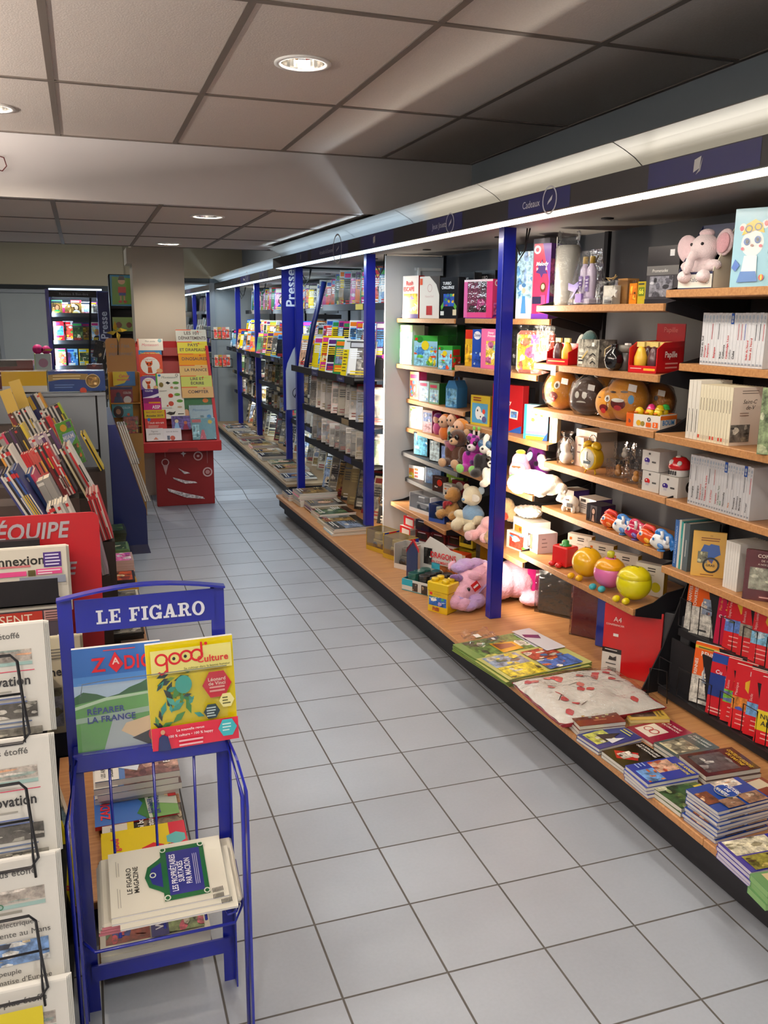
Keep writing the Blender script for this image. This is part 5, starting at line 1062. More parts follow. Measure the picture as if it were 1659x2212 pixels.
# unicorn
UPK, ULV = '#eab4cc', '#b79ad0'
plush('unicorn', 'pink plush unicorn with lilac mane and horn lying behind the blue post', FIX @ T(2.0, 4.13, DZ+.008), [
    ('body', UPK, [(.03, -.02, .10, .075, .07, .085), (-.03, -.06, .075, .05, .05, .055, (0, 30, 0)), (.12, .01, .11, .09, .09, .10), (.22, .02, .10, .11, .11, .10), (.33, .02, .10, .11, .12, .10), (.42, .0, .11, .10, .11, .11), (.36, -.13, .035, .09, .06, .035), (.46, -.10, .04, .05, .06, .04)]),
    ('muzzle', '#dcaacb', [(-.06, -.085, .05, .042, .042, .038), (-.03, -.105, .04, .04, .035, .034)]),
    ('hoof', ULV, [(-.105, -.05, .038, .042, .042, .038)]), ('hoof', ULV, [(.0, -.10, .03, .05, .045, .03), (.05, -.08, .04, .055, .04, .04)]),
    ('mane', ULV, [(.0, .01, .19, .045, .045, .026), (.045, .03, .20, .05, .05, .028), (.10, .03, .195, .05, .05, .03), (.145, .03, .175, .04, .05, .035)]),
    ('ear', UPK, [(.045, -.07, .165, .035, .014, .022, (0, 15, -10))]), ('ear', UPK, [(-.02, .06, .19, .03, .014, .02, (0, -30, 30))]),
    ('horn', '#7a5a9a', [(-.03, -.045, .155, .024, .02, .02), (-.052, -.055, .165, .018, .016, .016), (-.07, -.06, .172, .013, .012, .012), (-.084, -.066, .172, .008, .008, .008)]),
    ('eye', '#1a1218', [(.005, -.086, .105, .010, .008, .011)], 'hard'),
    ('tail', ULV, [(.52, .02, .12, .05, .05, .04), (.55, .02, .08, .03, .04, .05)])], scale=1.1, fur=.008)
un = bpy.data.objects.get('unicorn')
b = MB(); b.tube([(-.085, -.06, .085), (-.05, -.113, .075), (.0, -.098, .055), (.07, -.075, .08), (.12, -.082, .13), (.16, -.07, .17)], .006, 8, '#a890c8', 'card'); b.build('bridle', un, S3(1.1, 1.1, 1.1))
b = MB(); b.box(-.02, -.002, -.022, .02, 0, .022, '#c0281e', 'gloss', T(.035, -.105, .125) @ RY(-35)); b.box(-.014, -.003, -.004, .014, -.002, .006, '#eae6e0', 'card', T(.035, -.105, .125) @ RY(-35)); b.build('tag', un, S3(1.1, 1.1, 1.1))
# colouring sheets with packaging, flamingo cushion
sheet = [('r', 0, 0, 1, 1, '#7f9a5a'), ('ph', .0, .1, .45, .75, ['#6a8a4a', '#c8c46a', '#5a5a4a', '#e4e0d0'], 10, 4), ('p', [(.15, .35), (.2, .62), (.4, .62), (.42, .35)], '#e0a81e'), ('p', [(.18, .37), (.24, .58), (.32, .58), (.34, .37)], '#8a4a1a'), ('r', .44, 0, 1, 1, '#c9c87a'), ('ph', .46, .05, .72, .46, ['#8a9ab0', '#3a3a34', '#d8c84a', '#b8b4a8', '#5a6a4a'], 12, 5), ('ph', .74, .05, .99, .46, ['#d8c83a', '#3a3a2a', '#8a8a5a', '#c8c8b8'], 10, 9), ('ph', .5, .5, .73, .86, ['#a84a3a', '#4a6a9a', '#c8a05a', '#d8d0c0'], 10, 6), ('ph', .75, .5, .98, .9, ['#4a6ab0', '#c86a3a', '#d8c83a', '#e0dcd0'], 10, 7), ('r', .0, .76, .6, 1, '#e6e2ea'), ('p', [(.12, .8), (.2, .78), (.3, .92), (.2, .96)], '#7a3a6a')]
lay('colouring_sheet', 'large colourful sheet of activity pictures', [(978, 1392), (1100, 1470), (1105, 1345)], .004, 8, sheet, '#5a8a3a', side='#b8b06a', cat='poster', seed=21)
a, c, e = (PL(u, v, DZ+.036) for u, v in ((985, 1378), (1055, 1410), (1060, 1338)))
b = MB(); r = random.Random(4)
b.grid(10, 8, lambda i, j: (i*.20, j*.17, .012 + .022*abs(sin(i*9+j*5)) + .012*r.random()), mat='cellophane'); b.quad((.09, .04, .046), (.13, .04, .046), (.13, .07, .046), (.09, .07, .046), '#e8e6e2', 'card'); b.quad((.16, .10, .046), (.185, .10, .046), (.185, .115, .046), (.16, .115, .046), '#e8e6e2', 'card')
one(b, 'plastic_packaging', 'crumpled clear packaging with white stickers lying on activity sheets', 'packaging', FIX @ T(a.x, a.y, DZ+.033) @ RZ(-88))
a, c, e = (PL(u, v, DZ+.05) for u, v in ((1108, 1470), (1200, 1548), (1265, 1440)))
t = thing('cushion', 'white seat cushion printed with pink flamingos wrapped in plastic', 'cushion', FIX @ T(a.x, a.y, DZ) @ RZ(math.degrees(atan2((c-a).y, (c-a).x))))
W_, H_ = (c-a).length*1.12, (e-a).length*1.25
def cush(i, j):
    q = max(0, sin(pi*min(max(i, .0), 1)))**.35 * max(0, sin(pi*j))**.35
    dim = sum(.016*math.exp(-((i-x)**2+(j-y)**2)/.006) for x in (.3, .7) for y in (.3, .7))
    return (i*W_, j*H_, .038 + .042*q - dim*1.3 + .003*sin(i*23+j*11))
plain('cotton', '#e9e4dc', rough=.9, bump=.3, bscale=60); plain('cotton_red', '#b8283a', rough=.9)
b = MB(); b.grid(24, 24, cush, mat='cotton'); b.build('top_fabric', t)
b = MB(); b.grid(24, 24, lambda i, j: (i*W_-(.004 if i < .5 else -.004), j*H_-(.004 if j < .5 else -.004), .040 - .039*max(0, sin(pi*i))**.12*max(0, sin(pi*j))**.12), mat='cotton_red'); b.build('under_fabric', t)
b = MB(); r = random.Random(8)
for k in range(26):
    i, j, a_ = r.uniform(.08, .9), r.uniform(.08, .9), r.uniform(0, 6)
    if r.random() < .55:
        pts = [(i+.05*cos(q)*(.6+.4*cos(2*q)), j+.04*sin(q)) for q in [2*pi*m/9 for m in range(9)]]; col = r.choice(['#d85a58', '#e08078', '#c84a50'])
    else: pts = [(i+.05*cos(a_)*m-.004*sin(a_)*w_, j+.05*sin(a_)*m+.004*cos(a_)*w_) for m, w_ in ((-1, -1), (1, -1), (1, 1), (-1, 1))]; col = r.choice(['#3a2a28', '#c85050'])
    v = [(x, y, z+.0025) for x, y, z in (cush(p, q) for p, q in pts)]
    x, y, z = cush(i, j); v.append((x, y, z+.0035)); n = len(v)-1
    b.add(v, [(m, (m+1) % n, n) for m in range(n)], col, 'card')
b.build('flamingo_print', t)
b = MB(); b.grid(12, 12, lambda i, j: ((i*1.08-.04)*W_, (j*1.08-.04)*H_, cush(min(1, max(0, i)), min(1, max(0, j)))[2]+.008+.004*sin(i*31)*cos(j*27)), mat='cellophane'); b.build('plastic_wrap', t)
# ================================================================== TOY BAYS
def w_for(u0, u1, d, z, rz):
    s0 = S_at(u0, d, z); lo, hi = .005, 1.2; a = radians(rz)
    for _ in range(40):
        m = (lo+hi)/2; p = FIX @ Vector((d + m*sin(a), s0 - m*cos(a), z)) - CAM
        if IMG_W/2 + F_PX*p.dot(CR)/p.dot(CF) < u1: lo = m
        else: hi = m
    return s0, (lo+hi)/2
def B(label, u0, u1, vt, d, z, depth, ops, col, rz=14, name='toy_box', cat='toy box', **kw):
    s0, w_ = w_for(u0, u1, d, z, rz); h = Z_at(u0, vt, d, s0) - z
    return carton(name, label, cat, LOC(d, s0, z, rz), w_, depth, h, ops, col=col, seed=int(u0), **kw)
def fl(c): return [('r', 0, 0, 1, 1, c)]
def toyart(bg, pal, title=None, tc='#ffffff', sd=1): return [('r', 0, 0, 1, 1, bg), ('ph', .05, .08, .95, .68, PHC[pal], 12, sd)] + ([('t', title, .5, .78, .1, tc, 'b', .8)] if title else [('r', .1, .76, .8, .9, tc)])
(A1, B1, C1, D1, E1, F1, G1), (H1, H2, H3, H4, H5) = [z for _, z in TOY2], [z for _, z in TOY3]
# shelf 1
B('white board game box with yellow street map picture on top toy shelf', 870, 903, 597, 2.30, A1, .05, [('r', 0, 0, 1, 1, '#e6dcd4'), ('ph', .05, .08, .95, .58, ['#d8b02a', '#7a6a9a', '#e8d8a8', '#c8a02a'], 12, 2), ('t', 'Rush', .45, .78, .1, '#d03a3a', 'b', .5), ('t', 'ESCAPE', .4, .64, .1, '#d03a3a', 'b', .7), ('r', 0, 0, 1, .1, '#5a4a8a')], '#e6dcd4', right=fl('#c8281e'))
B('cream cooking game box with red casserole picture on top toy shelf', 906, 948, 598, 2.30, A1, .05, [('r', 0, 0, 1, 1, '#e0d4c6'), ('p', [(.5, 1), (1, 1), (1, .55), (.85, .8)], '#4a4440'), ('o', .52, .72, .1, .12, '#c8a098'), ('t', 'MasterChef', .5, .50, .05, '#c8a098', '', .7), ('r', .36, .08, .66, .30, '#b03a3a'), ('r', .02, .8, .15, .95, '#d85a3a')], '#e0d4c6', right=fl('#2a2826'))
tur = [('r', 0, 0, 1, 1, '#14151a'), ('p', [(.05, .3), (.45, .62), (.95, .3), (.9, .2), (.45, .5), (.1, .2)], '#5a9a3a'), ('ph', .2, .3, .8, .6, ['#2a4a9a', '#c83a2a', '#d8b02a', '#3a8a4a'], 8, 3), ('t', 'TURBO', .4, .82, .07, '#e0e0e0', 'b', .5), ('t', 'CHALLENGE', .45, .72, .07, '#e0e0e0', 'b', .7), ('r', .05, .08, .25, .18, '#d8d4cc'), ('r', .75, .08, .95, .22, '#d8c8a8')]
B('black racing track box beside the cream cooking box', 950, 988, 600, 2.31, A1, .06, tur, '#14151a', right=fl('#16171c'))
B('black racing track box half hidden behind the pink car box', 990, 1022, 590, 2.42, A1, .06, tur, '#14151a', right=fl('#16171c'))
B('black racing track box at the back of the top toy shelf', 1024, 1066, 586, 2.52, H1, .06, tur, '#14151a', right=fl('#16171c'))
t = thing('doll_car_box', 'pink window box holding a pink toy car', 'toy box', LOC(2.345, S_at(1001, 2.345, H1), H1, 16))
w_ = w_for(1001, 1062, 2.345, H1, 16)[1]
b = MB(); h_ = .225
b.box(0, .0, 0, w_, .11, .004, '#5a2a8a', 'gloss'); b.box(0, .106, .004, w_, .11, h_, '#8a7a86', 'gloss'); b.box(0, 0, h_-.012, w_, .106, h_, '#efdfe6', 'gloss'); b.box(0, 0, .004, .03, .106, h_-.012, '#d86aa4', 'gloss'); b.box(w_-.05, 0, .004, w_, .106, h_-.012, '#d8407a', 'gloss'); b.box(.03, 0, .004, w_-.05, .005, .035, '#d8508c', 'gloss'); b.face(.11, h_, [('r', 0, 0, 1, 1, '#d8407a'), ('p', [(0, 0), (1, .2), (1, .5), (.3, .3)], '#6a2a8a'), ('o', .3, .9, .1, .16, '#efe6ea'), ('ph', .1, .1, .9, .4, PHC['pink'], 6, 3)], T(w_, 0, 0) @ RZ(90) @ FACE); b.build('box', t)
cr = 'plastic #e0489a'; gplastic('#e0489a')
toy_hull('toy_car', t, cr, [(w_*.45, .055, .07, w_*.3, .035, .03), (w_*.40, .055, .09, w_*.16, .03, .028)])
b = MB(); b.lathe([(.026, -.01), (.026, .01)], 18, '#2a2226', 'toy', T(w_*.25, .018, .05) @ RX(90)); b.lathe([(.026, -.01), (.026, .01)], 18, '#2a2226', 'toy', T(w_*.66, .018, .05) @ RX(90)); b.build('wheels', t)
b = MB(); b.box(.03, .001, .035, w_-.05, .0015, h_-.012, mat='cellophane'); b.build('window', t)
B('pale icy doll box beside the blue post on the top toy shelf', 1113, 1146, 545, 2.36, H1, .07, [('r', 0, 0, 1, 1, '#dcd4de'), ('ph', 0, .3, 1, 1, PHC['ice'], 9, 4), ('p', [(.35, .08), (.42, .34), (.6, .34), (.68, .08)], '#4a86c0'), ('e', .5, .42, .12, .14, '#d8b8a4'), ('e', .5, .5, .14, .1, '#4a7ab0')], '#d8d4e2', 20)
sc = [('r', 0, 0, 1, 1, '#d02850'), ('p', [(.5, 1), (1, 1), (1, .1), (.75, 0), (.95, .5)], '#6a3a9a'), ('o', .2, .92, .1, .2, '#efe9ee'), ('t', 'Melody', .5, .71, .05, '#f2eaf0', 'bi', .7), ('t', 'SCOOTER', .5, .65, .035, '#f2eaf0', 'b', .65), ('p', [(.15, .62), (.3, .67), (.22, .74), (.4, .72), (.5, .8), (.56, .73), (.8, .74), (.7, .66), (.85, .6), (.6, .6), (.5, .54), (.4, .6)], '#3a2068'), ('t', 'Melody', .5, .71, .05, '#f2eaf0', 'bi', .7), ('e', .62, .42, .17, .24, '#4a2a1e'), ('p', [(.4, .05), (.48, .32), (.78, .32), (.85, .05)], '#d83a6a'), ('e', .62, .43, .10, .13, '#d8a888'), ('r', .02, .2, .55, .30, '#1e1838'), ('r', 0, 0, 1, .07, '#5a2a8a')]
B('tall magenta and purple doll scooter box on the top toy shelf', 1148, 1184, 528, 2.36, H1, .09, sc, '#8a3a9a', 24, right=[('r', 0, 0, 1, 1, '#6a3a9a'), ('ph', 0, .3, 1, .8, PHC['pink'], 4, 5)])
B('grey carton behind the magenta scooter box', 1146, 1180, 518, 2.46, H1, .05, fl('#8a8890'), '#8a8890', 10)
# shelf 2
brick = lambda sd: [('r', 0, 0, 1, 1, '#9ccbe0'), ('r', 0, .82, 1, 1, '#3a9a3a'), ('e', .25, .87, .14, .1, '#2a7a2e'), ('r', .05, .84, .16, .92, '#c8281e'), ('ph', .02, .02, .98, .66, ['#8ac8e0', '#e8d83a', '#d84a2a', '#e8ece8', '#4a8ac8', '#6ab04a'], 16, sd), ('e', .5, .68, .16, .14, '#e8cf2a')]
B('tall green and blue building brick box at the left of second toy shelf', 864, 890, 702, 2.29, B1, .10, brick(2), '#3a9a3a', 12, right=fl('#e4e8e2'))
B('wide building brick train box on the second toy shelf', 894, 944, 724, 2.30, B1, .10, brick(3), '#2f8f34', 22, right=[('r', 0, 0, 1, 1, '#2f8a34'), ('r', .1, .1, .9, .6, '#5aa0c8')])
B('small brick box with yellow smiling blocks on second toy shelf', 946, 976, 746, 2.29, B1, .08, brick(4), '#2f8f34', 24, right=[('r', 0, 0, 1, 1, '#2f9a38'), ('r', .1, .6, .9, .85, '#c82a1e'), ('ph', 0, .1, 1, .55, ['#d83a2a', '#e8e8e0', '#3a9a4a'], 6, 3)])
B('dark green brick box at the back of the second toy shelf', 893, 985, 700, 2.50, B1, .08, [('r', 0, 0, 1, 1, '#1c5a24'), ('ph', 0, 0, 1, .7, ['#1c5a24', '#2a6a2e', '#144018'], 8, 3)], '#1c5a24', 10)
B('yellow and red puzzle box left of the blue puzzle box', 1004, 1020, 712, 2.31, H2, .06, [('r', 0, 0, 1, 1, '#d8a82a'), ('r', 0, .75, 1, 1, '#c8301e'), ('ph', 0, .1, 1, .6, ['#e0b02a', '#e8e0c0', '#c88a2a'], 5, 3)], '#d8a82a')
B('dark blue puzzle box lettered Disney on the second toy shelf', 1019, 1038, 711, 2.30, H2, .06, [('r', 0, 0, 1, 1, '#24469a'), ('e', .55, .84, .4, .3, '#e6e6ee'), ('t', 'Disney', .55, .81, .08, '#1c2a6a', 'b', .7), ('ph', .1, .05, 1, .4, ['#24469a', '#e0dcd0', '#8ab0d8'], 5, 4)], '#24469a')
B('pink puzzle suitcase with princess style pictures beside the blue post', 1038, 1082, 710, 2.29, H2, .06, [('r', 0, 0, 1, 1, '#d66a9c'), ('t', 'Disney', .45, .88, .05, '#f4dce6', 'bi', .4), ('t', 'Princess', .5, .80, .06, '#f4dce6', 'bi', .6), ('ph', .25, .1, .95, .7, ['#c8b04a', '#8ac0a8', '#e8c8a8', '#a85a8a', '#d8e0c8'], 14, 5)], '#d66a9c', 18)
t = thing('puzzle_bag', 'round orange bag of foam puzzle pieces in shiny plastic', 'toy bag', LOC(2.32, S_at(1148, 2.32, H2), H2, 30))
b = MB(); b.rbox(-.11, .005, .0, .11, .06, .22, .02, mat=plushmat('#8a4030', .4)); b.build('bag', t)
b = MB(); b.face(.2, .2, [('ph', .05, .05, .95, .95, ['#c8862e', '#c8702a', '#b84a3a', '#6a8a5a', '#7a3a5a', '#d8c8a0', '#5a4a2a'], 30, 6), ('r', .45, .72, .68, .95, '#7a4a9a'), ('r', .75, .7, .95, .82, '#e6e2e6')], T(-.1, .004, .01) @ FACE); b.build('picture_card', t)
b = MB(); b.grid(8, 8, lambda i, j: ((i-.5)*.26, -.006-.012*sin(i*14+j*9)*sin(j*11), j*.25), mat='cellophane'); b.build('plastic_wrap', t)
# shelf 3
for i, (u0, u1, vt, ops, col, lab) in enumerate(((885, 904, 802, toyart('#e8e2a0', 'toy', None, '#d84a90', 4), '#d84a90', 'yellow and pink tall toy box at the left of third toy shelf'), (905, 926, 822, toyart('#a8d0e4', 'ice', None, '#d84a7a', 6), '#b8d4e6', 'pale blue slim toy box on third toy shelf'), (927, 948, 826, toyart('#8ab89a', 'ice', None, '#c84a6a', 7), '#8ab89a', 'grey green slim toy box on third toy shelf'))):
    B(lab, u0, u1, vt, 2.375, C1, .07, ops, col, 14, right=fl('#2a6a34' if i == 2 else col))
t = thing('blue_case', 'blue house shaped toy case with handle on third toy shelf', 'toy case', LOC(2.375, S_at(962, 2.375, C1), C1, 24))
b = MB(); b.prism([(0, 0), (.10, 0), (.10, .13), (.075, .175), (.025, .175), (0, .13)], -.10, 0, mat=gplastic('#3a7ab4', .3), M=FACE); b.build('case', t)
b = MB(); b.face(.1, .13, [('ph', .05, .05, .95, .95, ['#7ab8e0', '#a8d4ee', '#4a88c0'], 6, 3)], FACE); b.build('print', t)
b = MB(); b.tube([(.03, .05, .175), (.035, .05, .2), (.065, .05, .2), (.07, .05, .175)], .006, 8, mat=gplastic('#2a5a94')); b.build('handle', t)
B('yellow box with dalmatian dog picture on the third toy shelf', 1016, 1056, 852, 2.38, H3, .06, [('r', 0, 0, 1, 1, '#ccb43a'), ('r', .08, .08, .92, .74, '#5aa0c8'), ('e', .42, .42, .16, .24, '#e8e8e6'), ('e', .6, .32, .16, .14, '#e8e8e6'), ('e', .38, .5, .03, .04, '#1a1a1a'), ('e', .55, .3, .03, .03, '#1a1a1a'), ('e', .72, .48, .08, .09, '#d84a3a'), ('e', .75, .22, .12, .12, '#5a5a8a'), ('l', .15, .9, .7, 2, .08, .04, '#8a3a2a')], '#ccb43a', 16)
mem = [('r', 0, 0, 1, 1, '#a81c22'), ('t', 'memory', .42, .60, .075, '#eee6e2', 'b', .8), ('p', [(.3, .3), (.55, .36), (.55, .54), (.3, .48)], '#e6e2da'), ('ph', .33, .34, .52, .49, PHC['sea'], 4, 2), ('p', [(.6, .3), (.86, .28), (.88, .46), (.62, .5)], '#e6e2da'), ('ph', .64, .32, .84, .45, ['#5a8ac8', '#c83020', '#8a9ab0'], 4, 3), ('p', [(.55, 0), (1, 0), (1, .16)], '#2a5ab0'), ('e', .52, .9, .06, .04, '#e6d8d4')]
B('large red memory game box seen on both sides of the blue post', 1062, 1126, 828, 2.385, H3, .05, mem, '#a81c22', 18)
B('black game box with small white print behind the red memory box', 1112, 1140, 836, 2.5, H3, .05, [('r', 0, 0, 1, 1, '#17151a'), ('r', .3, .75, .55, .92, '#8a2a20'), ('l', .2, .35, .9, 3, .1, .05, '#c8c4c0')], '#17151a', 18)
B('pale blue mosaic game box with rainbow stripes on third toy shelf', 1131, 1182, 872, 2.375, H3, .05, [('r', 0, 0, 1, 1, '#8cc4dc'), ('ph', .2, .30, .95, .8, ['#f0e8d0', '#f4f0e4', '#e8b8c8', '#c8d84a'], 9, 3), ('r', .1, 0, 1, .1, '#a8cc3a'), ('r', .1, .1, 1, .16, '#5ab0d0'), ('r', .1, .16, 1, .24, '#d87ac0'), ('p', [(.8, 0), (1, 0), (1, .24)], '#2a5ab0'), ('r', 0, 0, .1, 1, '#3a98c8')], '#8cc4dc', 26, right=[('r', 0, 0, 1, 1, '#3a4a6a'), ('r', .2, .5, .8, .8, '#b83a3a')])
B('small cream game box at the end of the third toy shelf', 1186, 1202, 895, 2.42, H3, .04, [('ph', 0, 0, 1, 1, ['#d8cc9a', '#7a8a4a', '#c8b06a', '#b84a2a'], 8, 3)], '#d8cc9a', 30)
# shelf 4 (bay beside the pale panel): white gift boxes, doll heads; cards; grey shelves
B('bright white craft box with coloured shapes on fourth toy shelf', 883, 912, 875, 2.375, D1, .08, [('r', 0, 0, 1, 1, '#e6e8dc'), ('ph', .1, .3, .9, .95, ['#e6e8dc', '#e8c84a', '#7ab04a', '#d85a3a', '#f0f0ea'], 9, 3)], '#e6e8dc', 14)
B('white and lilac craft box beside the bright craft box', 913, 933, 885, 2.375, D1, .08, [('r', 0, 0, 1, 1, '#e4dce0'), ('ph', .05, .5, .95, .9, ['#9ab0e0', '#c8b0e0', '#e8e0ea'], 5, 3), ('ph', .05, .05, .95, .45, ['#e8b8c0', '#d0b0d8', '#e8e0ea'], 5, 4)], '#e4dce0', 18, right=fl('#a83a6a'))
plush('doll', 'purple haired soft doll next to the craft boxes', LOC(2.42, S_at(945, 2.42, D1), D1, 20), [('body', '#b84a80', [(0, 0, .04, .035, .03, .05)]), ('head', '#d8a890', [(0, -.005, .105, .03, .028, .032)]), ('hair', '#6a1e78', [(0, .005, .12, .036, .034, .03), (-.025, 0, .10, .014, .02, .03)])], 'doll')
for i, (u, d, zz, hair, lab) in enumerate(((960, 2.37, 0, '#d8781e', 'soft doll with orange hair sitting in a pink basket'), (978, 2.385, .02, '#c82028', 'soft doll with red cap between the orange haired dolls'), (992, 2.35, .0, '#d88a3a', 'soft doll with large orange ears at the end of the shelf'))):
    plush('doll', lab, LOC(d, S_at(u, d, D1), D1+zz, 25), [('body', ['#d8702a', '#c8c0b8', '#a84a6a'][i], [(0, 0, .04, .04, .035, .05)]), ('head', '#e0b090', [(0, -.01, .115, .038, .036, .042)]), ('hair', hair, [(0, .012, .135, .042, .036, .032), (.035 if i == 2 else .0, .01, .12, .035, .012, .04), (-.036 if i == 2 else 0, .01, .12, .02, .012, .03)]), ('eye', '#181210', [(-.014, -.045, .118, .006, .004, .008)], 'hard'), ('eye', '#181210', [(.014, -.045, .118, .006, .004, .008)], 'hard')], 'doll')
plush('toy_dinosaur', 'small dark green plush held between the dolls', LOC(2.32, S_at(972, 2.32, D1), D1, 20), [('body', '#1e5a38', [(0, 0, .03, .02, .018, .03), (.0, -.008, .065, .014, .014, .014), (.018, 0, .02, .012, .01, .01)])])
t = thing('basket', 'dusty pink fabric basket at the end of the fourth toy shelf', 'basket', LOC(2.30, S_at(978, 2.30, D1), D1-.05, 20))
b = MB(); b.lathe([(.035, 0), (.05, .05), (.055, .075), (.05, .075), (.03, .01)], 16, mat=plushmat('#8a4458'), caps=False); b.build('basket', t)
for i, (u0, u1, pal, lab) in enumerate(((893, 924, 'ice', 'bright turquoise picture box on the grey toy shelf'), (927, 950, 'ice', 'pale grey blue picture box on the grey toy shelf'), (952, 978, 'ice', 'lilac blue picture box with black edge on grey toy shelf'))):
    B(lab, u0, u1, [932, 948, 960][i], 2.35, E1, .04, [('r', 0, 0, 1, 1, '#15171a'), ('ph', .05, .05, .95, .95, [['#5ab8e0', '#e8f4f8', '#2a90c8', '#f0f4f4'], ['#c8d8dc', '#e0e8e8', '#a8bcc8'], ['#8a9ed0', '#c8d0ea', '#e0e4f0', '#6a80b8']][i], 9, i)], '#15171a', 16)
# shelf 6 of that bay: games
B('white box with grid of red and gold beads on the lower grey shelf', 883, 916, 1003, 2.39, F1, .05, [('r', 0, 0, 1, 1, '#e8e8ea'), ('r', .02, .28, .34, .74, '#e0761e')] + [('r', .40+.3*c, .1+.27*r, .62+.3*c, .28+.27*r, ['#8a2a1e', '#c83a2a', '#a8641e'][(r+c) % 3]) for r in range(3) for c in range(2)] + [('e', .2, .14, .17, .17, '#c8b82a'), ('r', .05, .1, .25, .2, '#f0f0ee')], '#e8e8ea', 16, name='bead_box')
B('dark blue spiral notebook in plastic on the lower grey shelf', 918, 952, 1008, 2.42, F1, .03, [('r', 0, 0, 1, 1, '#2a4a74'), ('ph', .08, .02, 1, .98, ['#2a4a74', '#1c3454', '#4a74a0'], 6, 3), ('r', 0, 0, .07, 1, '#b8c8d8')], '#2a4a74', 18, name='notebook', cat='notebook')
B('dark brown card game box with red figure lettered Mur', 934, 962, 1026, 2.35, F1, .03, [('r', 0, 0, 1, 1, '#35201c'), ('e', .55, .58, .2, .18, '#b83020'), ('t', 'Mur', .3, .25, .12, '#e0dcd6', 'b', .5), ('r', .2, .88, .7, .91, '#8a7a70')], '#35201c', 20)
B('lime green game box behind the brown card game', 964, 1000, 1016, 2.48, F1, .04, [('r', 0, 0, 1, 1, '#7a9a1e'), ('t', 'MINI', .45, .5, .16, '#d8e0c8', 'b', .6)], '#7a9a1e', 16)
B('narrow white game box with small icons beside the brown card game', 957, 976, 1043, 2.36, F1, .04, [('r', 0, 0, 1, 1, '#dcd6cc'), ('l', .15, .85, .9, 2, .08, .04, '#3a3634'), ('r', .15, .5, .4, .62, '#d8703a'), ('r', .55, .5, .85, .62, '#b84a3a'), ('r', .3, .05, .8, .2, '#4a4642'), ('l', .15, .35, .85, 2, .08, .04, '#8a8278')], '#dcd6cc', 20)
B('dark red game box half hidden by the lion cub', 976, 1003, 1035, 2.44, F1, .04, [('r', 0, 0, 1, 1, '#6a1c22'), ('e', .6, .6, .3, .25, '#b0a8a0')], '#6a1c22', 20)
# bottom shelf of that bay: toy vehicles in window boxes
def vehicle_box(label, M, w_, d_, h_, col, body, ops=None):
    t = thing('vehicle_box', label, 'toy box', M)
    b = MB(); b.box(0, 0, 0, w_, d_, .006, col, 'gloss'); b.box(0, d_-.003, .006, w_, d_, h_, col, 'gloss'); b.box(0, 0, .006, .004, d_-.003, h_, col, 'gloss'); b.box(w_-.012, 0, .006, w_, d_-.003, h_, col, 'gloss'); b.box(.004, 0, .006, w_-.012, .003, h_*.2, col, 'gloss')
    if ops: b.face(d_, h_, ops, T(w_, 0, 0) @ RZ(90) @ FACE)
    b.build('box', t)
    b = MB(); b.box(.004, .001, h_*.2, w_-.012, .0015, h_-.002, mat='window_film'); b.box(.004, .002, h_-.002, w_-.012, d_-.003, h_-.001, mat='window_film'); b.build('window', t)
    P = gplastic(body, .25)
    b = MB(); b.rbox(w_*.14, d_*.28, .022, w_*.84, d_*.75, h_*.48, .006, mat=P); b.rbox(w_*.18, d_*.32, h_*.48, w_*.48, d_*.7, h_*.8, .006, mat=P); b.build('toy_vehicle', t)
    for x in (.28, .7):
        b = MB(); b.lathe([(h_*.16, -d_*.26), (h_*.16, d_*.26)], 14, '#1c1c1e', 'toy', T(w_*x, d_*.52, h_*.16+.007) @ RX(90)); b.build('wheel', t)
vehicle_box('white boxed toy vehicle on the lowest toy shelf beside the pale panel', LOC(2.27, S_at(884, 2.27, G1), G1, 12), .26, .12, .13, '#e4e2e4', '#c8c8cc')
vehicle_box('blue and red boxed toy vehicle in front of the lion cub', LOC(2.265, S_at(926, 2.265, G1), G1, 24), .14, .12, .12, '#2a4a9a', '#b8b8a8', [('r', 0, 0, 1, 1, '#a81c28'), ('r', .0, 0, .4, 1, '#24449a'), ('r', .6, .1, .95, .3, '#1a1a20')])
# soft toys on shelf 4 / 5 of the middle bay
TN, TNd = '#c8a06a', '#8a5a34'
def animal(label, u, d, z, head, muzzle, ears, body, k=1.0, rz=25, extra=(), eye='#14100e', cat='soft toy', fur=.0, feet=None, ez=.012):
    P = [('body', body, [(0, 0, .055, .045, .04, .055), (-.042, -.03, .065, .018, .022, .036), (.042, -.03, .065, .018, .022, .036), (-.035, -.055, .02, .022, .035, .02), (.035, -.055, .02, .022, .035, .02)]), ('head', head, [(0, -.012, .135, .044, .04, .042)]), ('muzzle', muzzle, [(0, -.048, .122, .023, .02, .018)]),
         ('ear', ears, [(-.04, 0, .165, .017, .008, .017)]), ('ear', ears, [(.04, 0, .165, .017, .008, .017)]), ('eye', eye, [(-.018, -.049, .143, ez*.6, ez*.4, ez*.7)], 'hard'), ('eye', eye, [(.018, -.049, .143, ez*.6, ez*.4, ez*.7)], 'hard'), ('nose', '#1a1210', [(0, -.067, .127, .006, .004, .005)], 'hard')]
    if feet: P += [('foot', feet, [(-.036, -.088, .022, .022, .014, .022)]), ('foot', feet, [(.036, -.088, .022, .022, .014, .022)])]
    return plush('soft_toy', label, LOC(d, S_at(u, d, z), z, rz), P + list(extra), cat, 'soft toys on the middle toy shelves', k, fur)
animal('brown plush monkey with tan feet on the fourth toy shelf', 991, 2.33, H4, '#4a2c1c', '#c8a27c', '#c8a27c', '#4a2c1c', 1.3, 30, feet='#c8a27c', ez=.02)
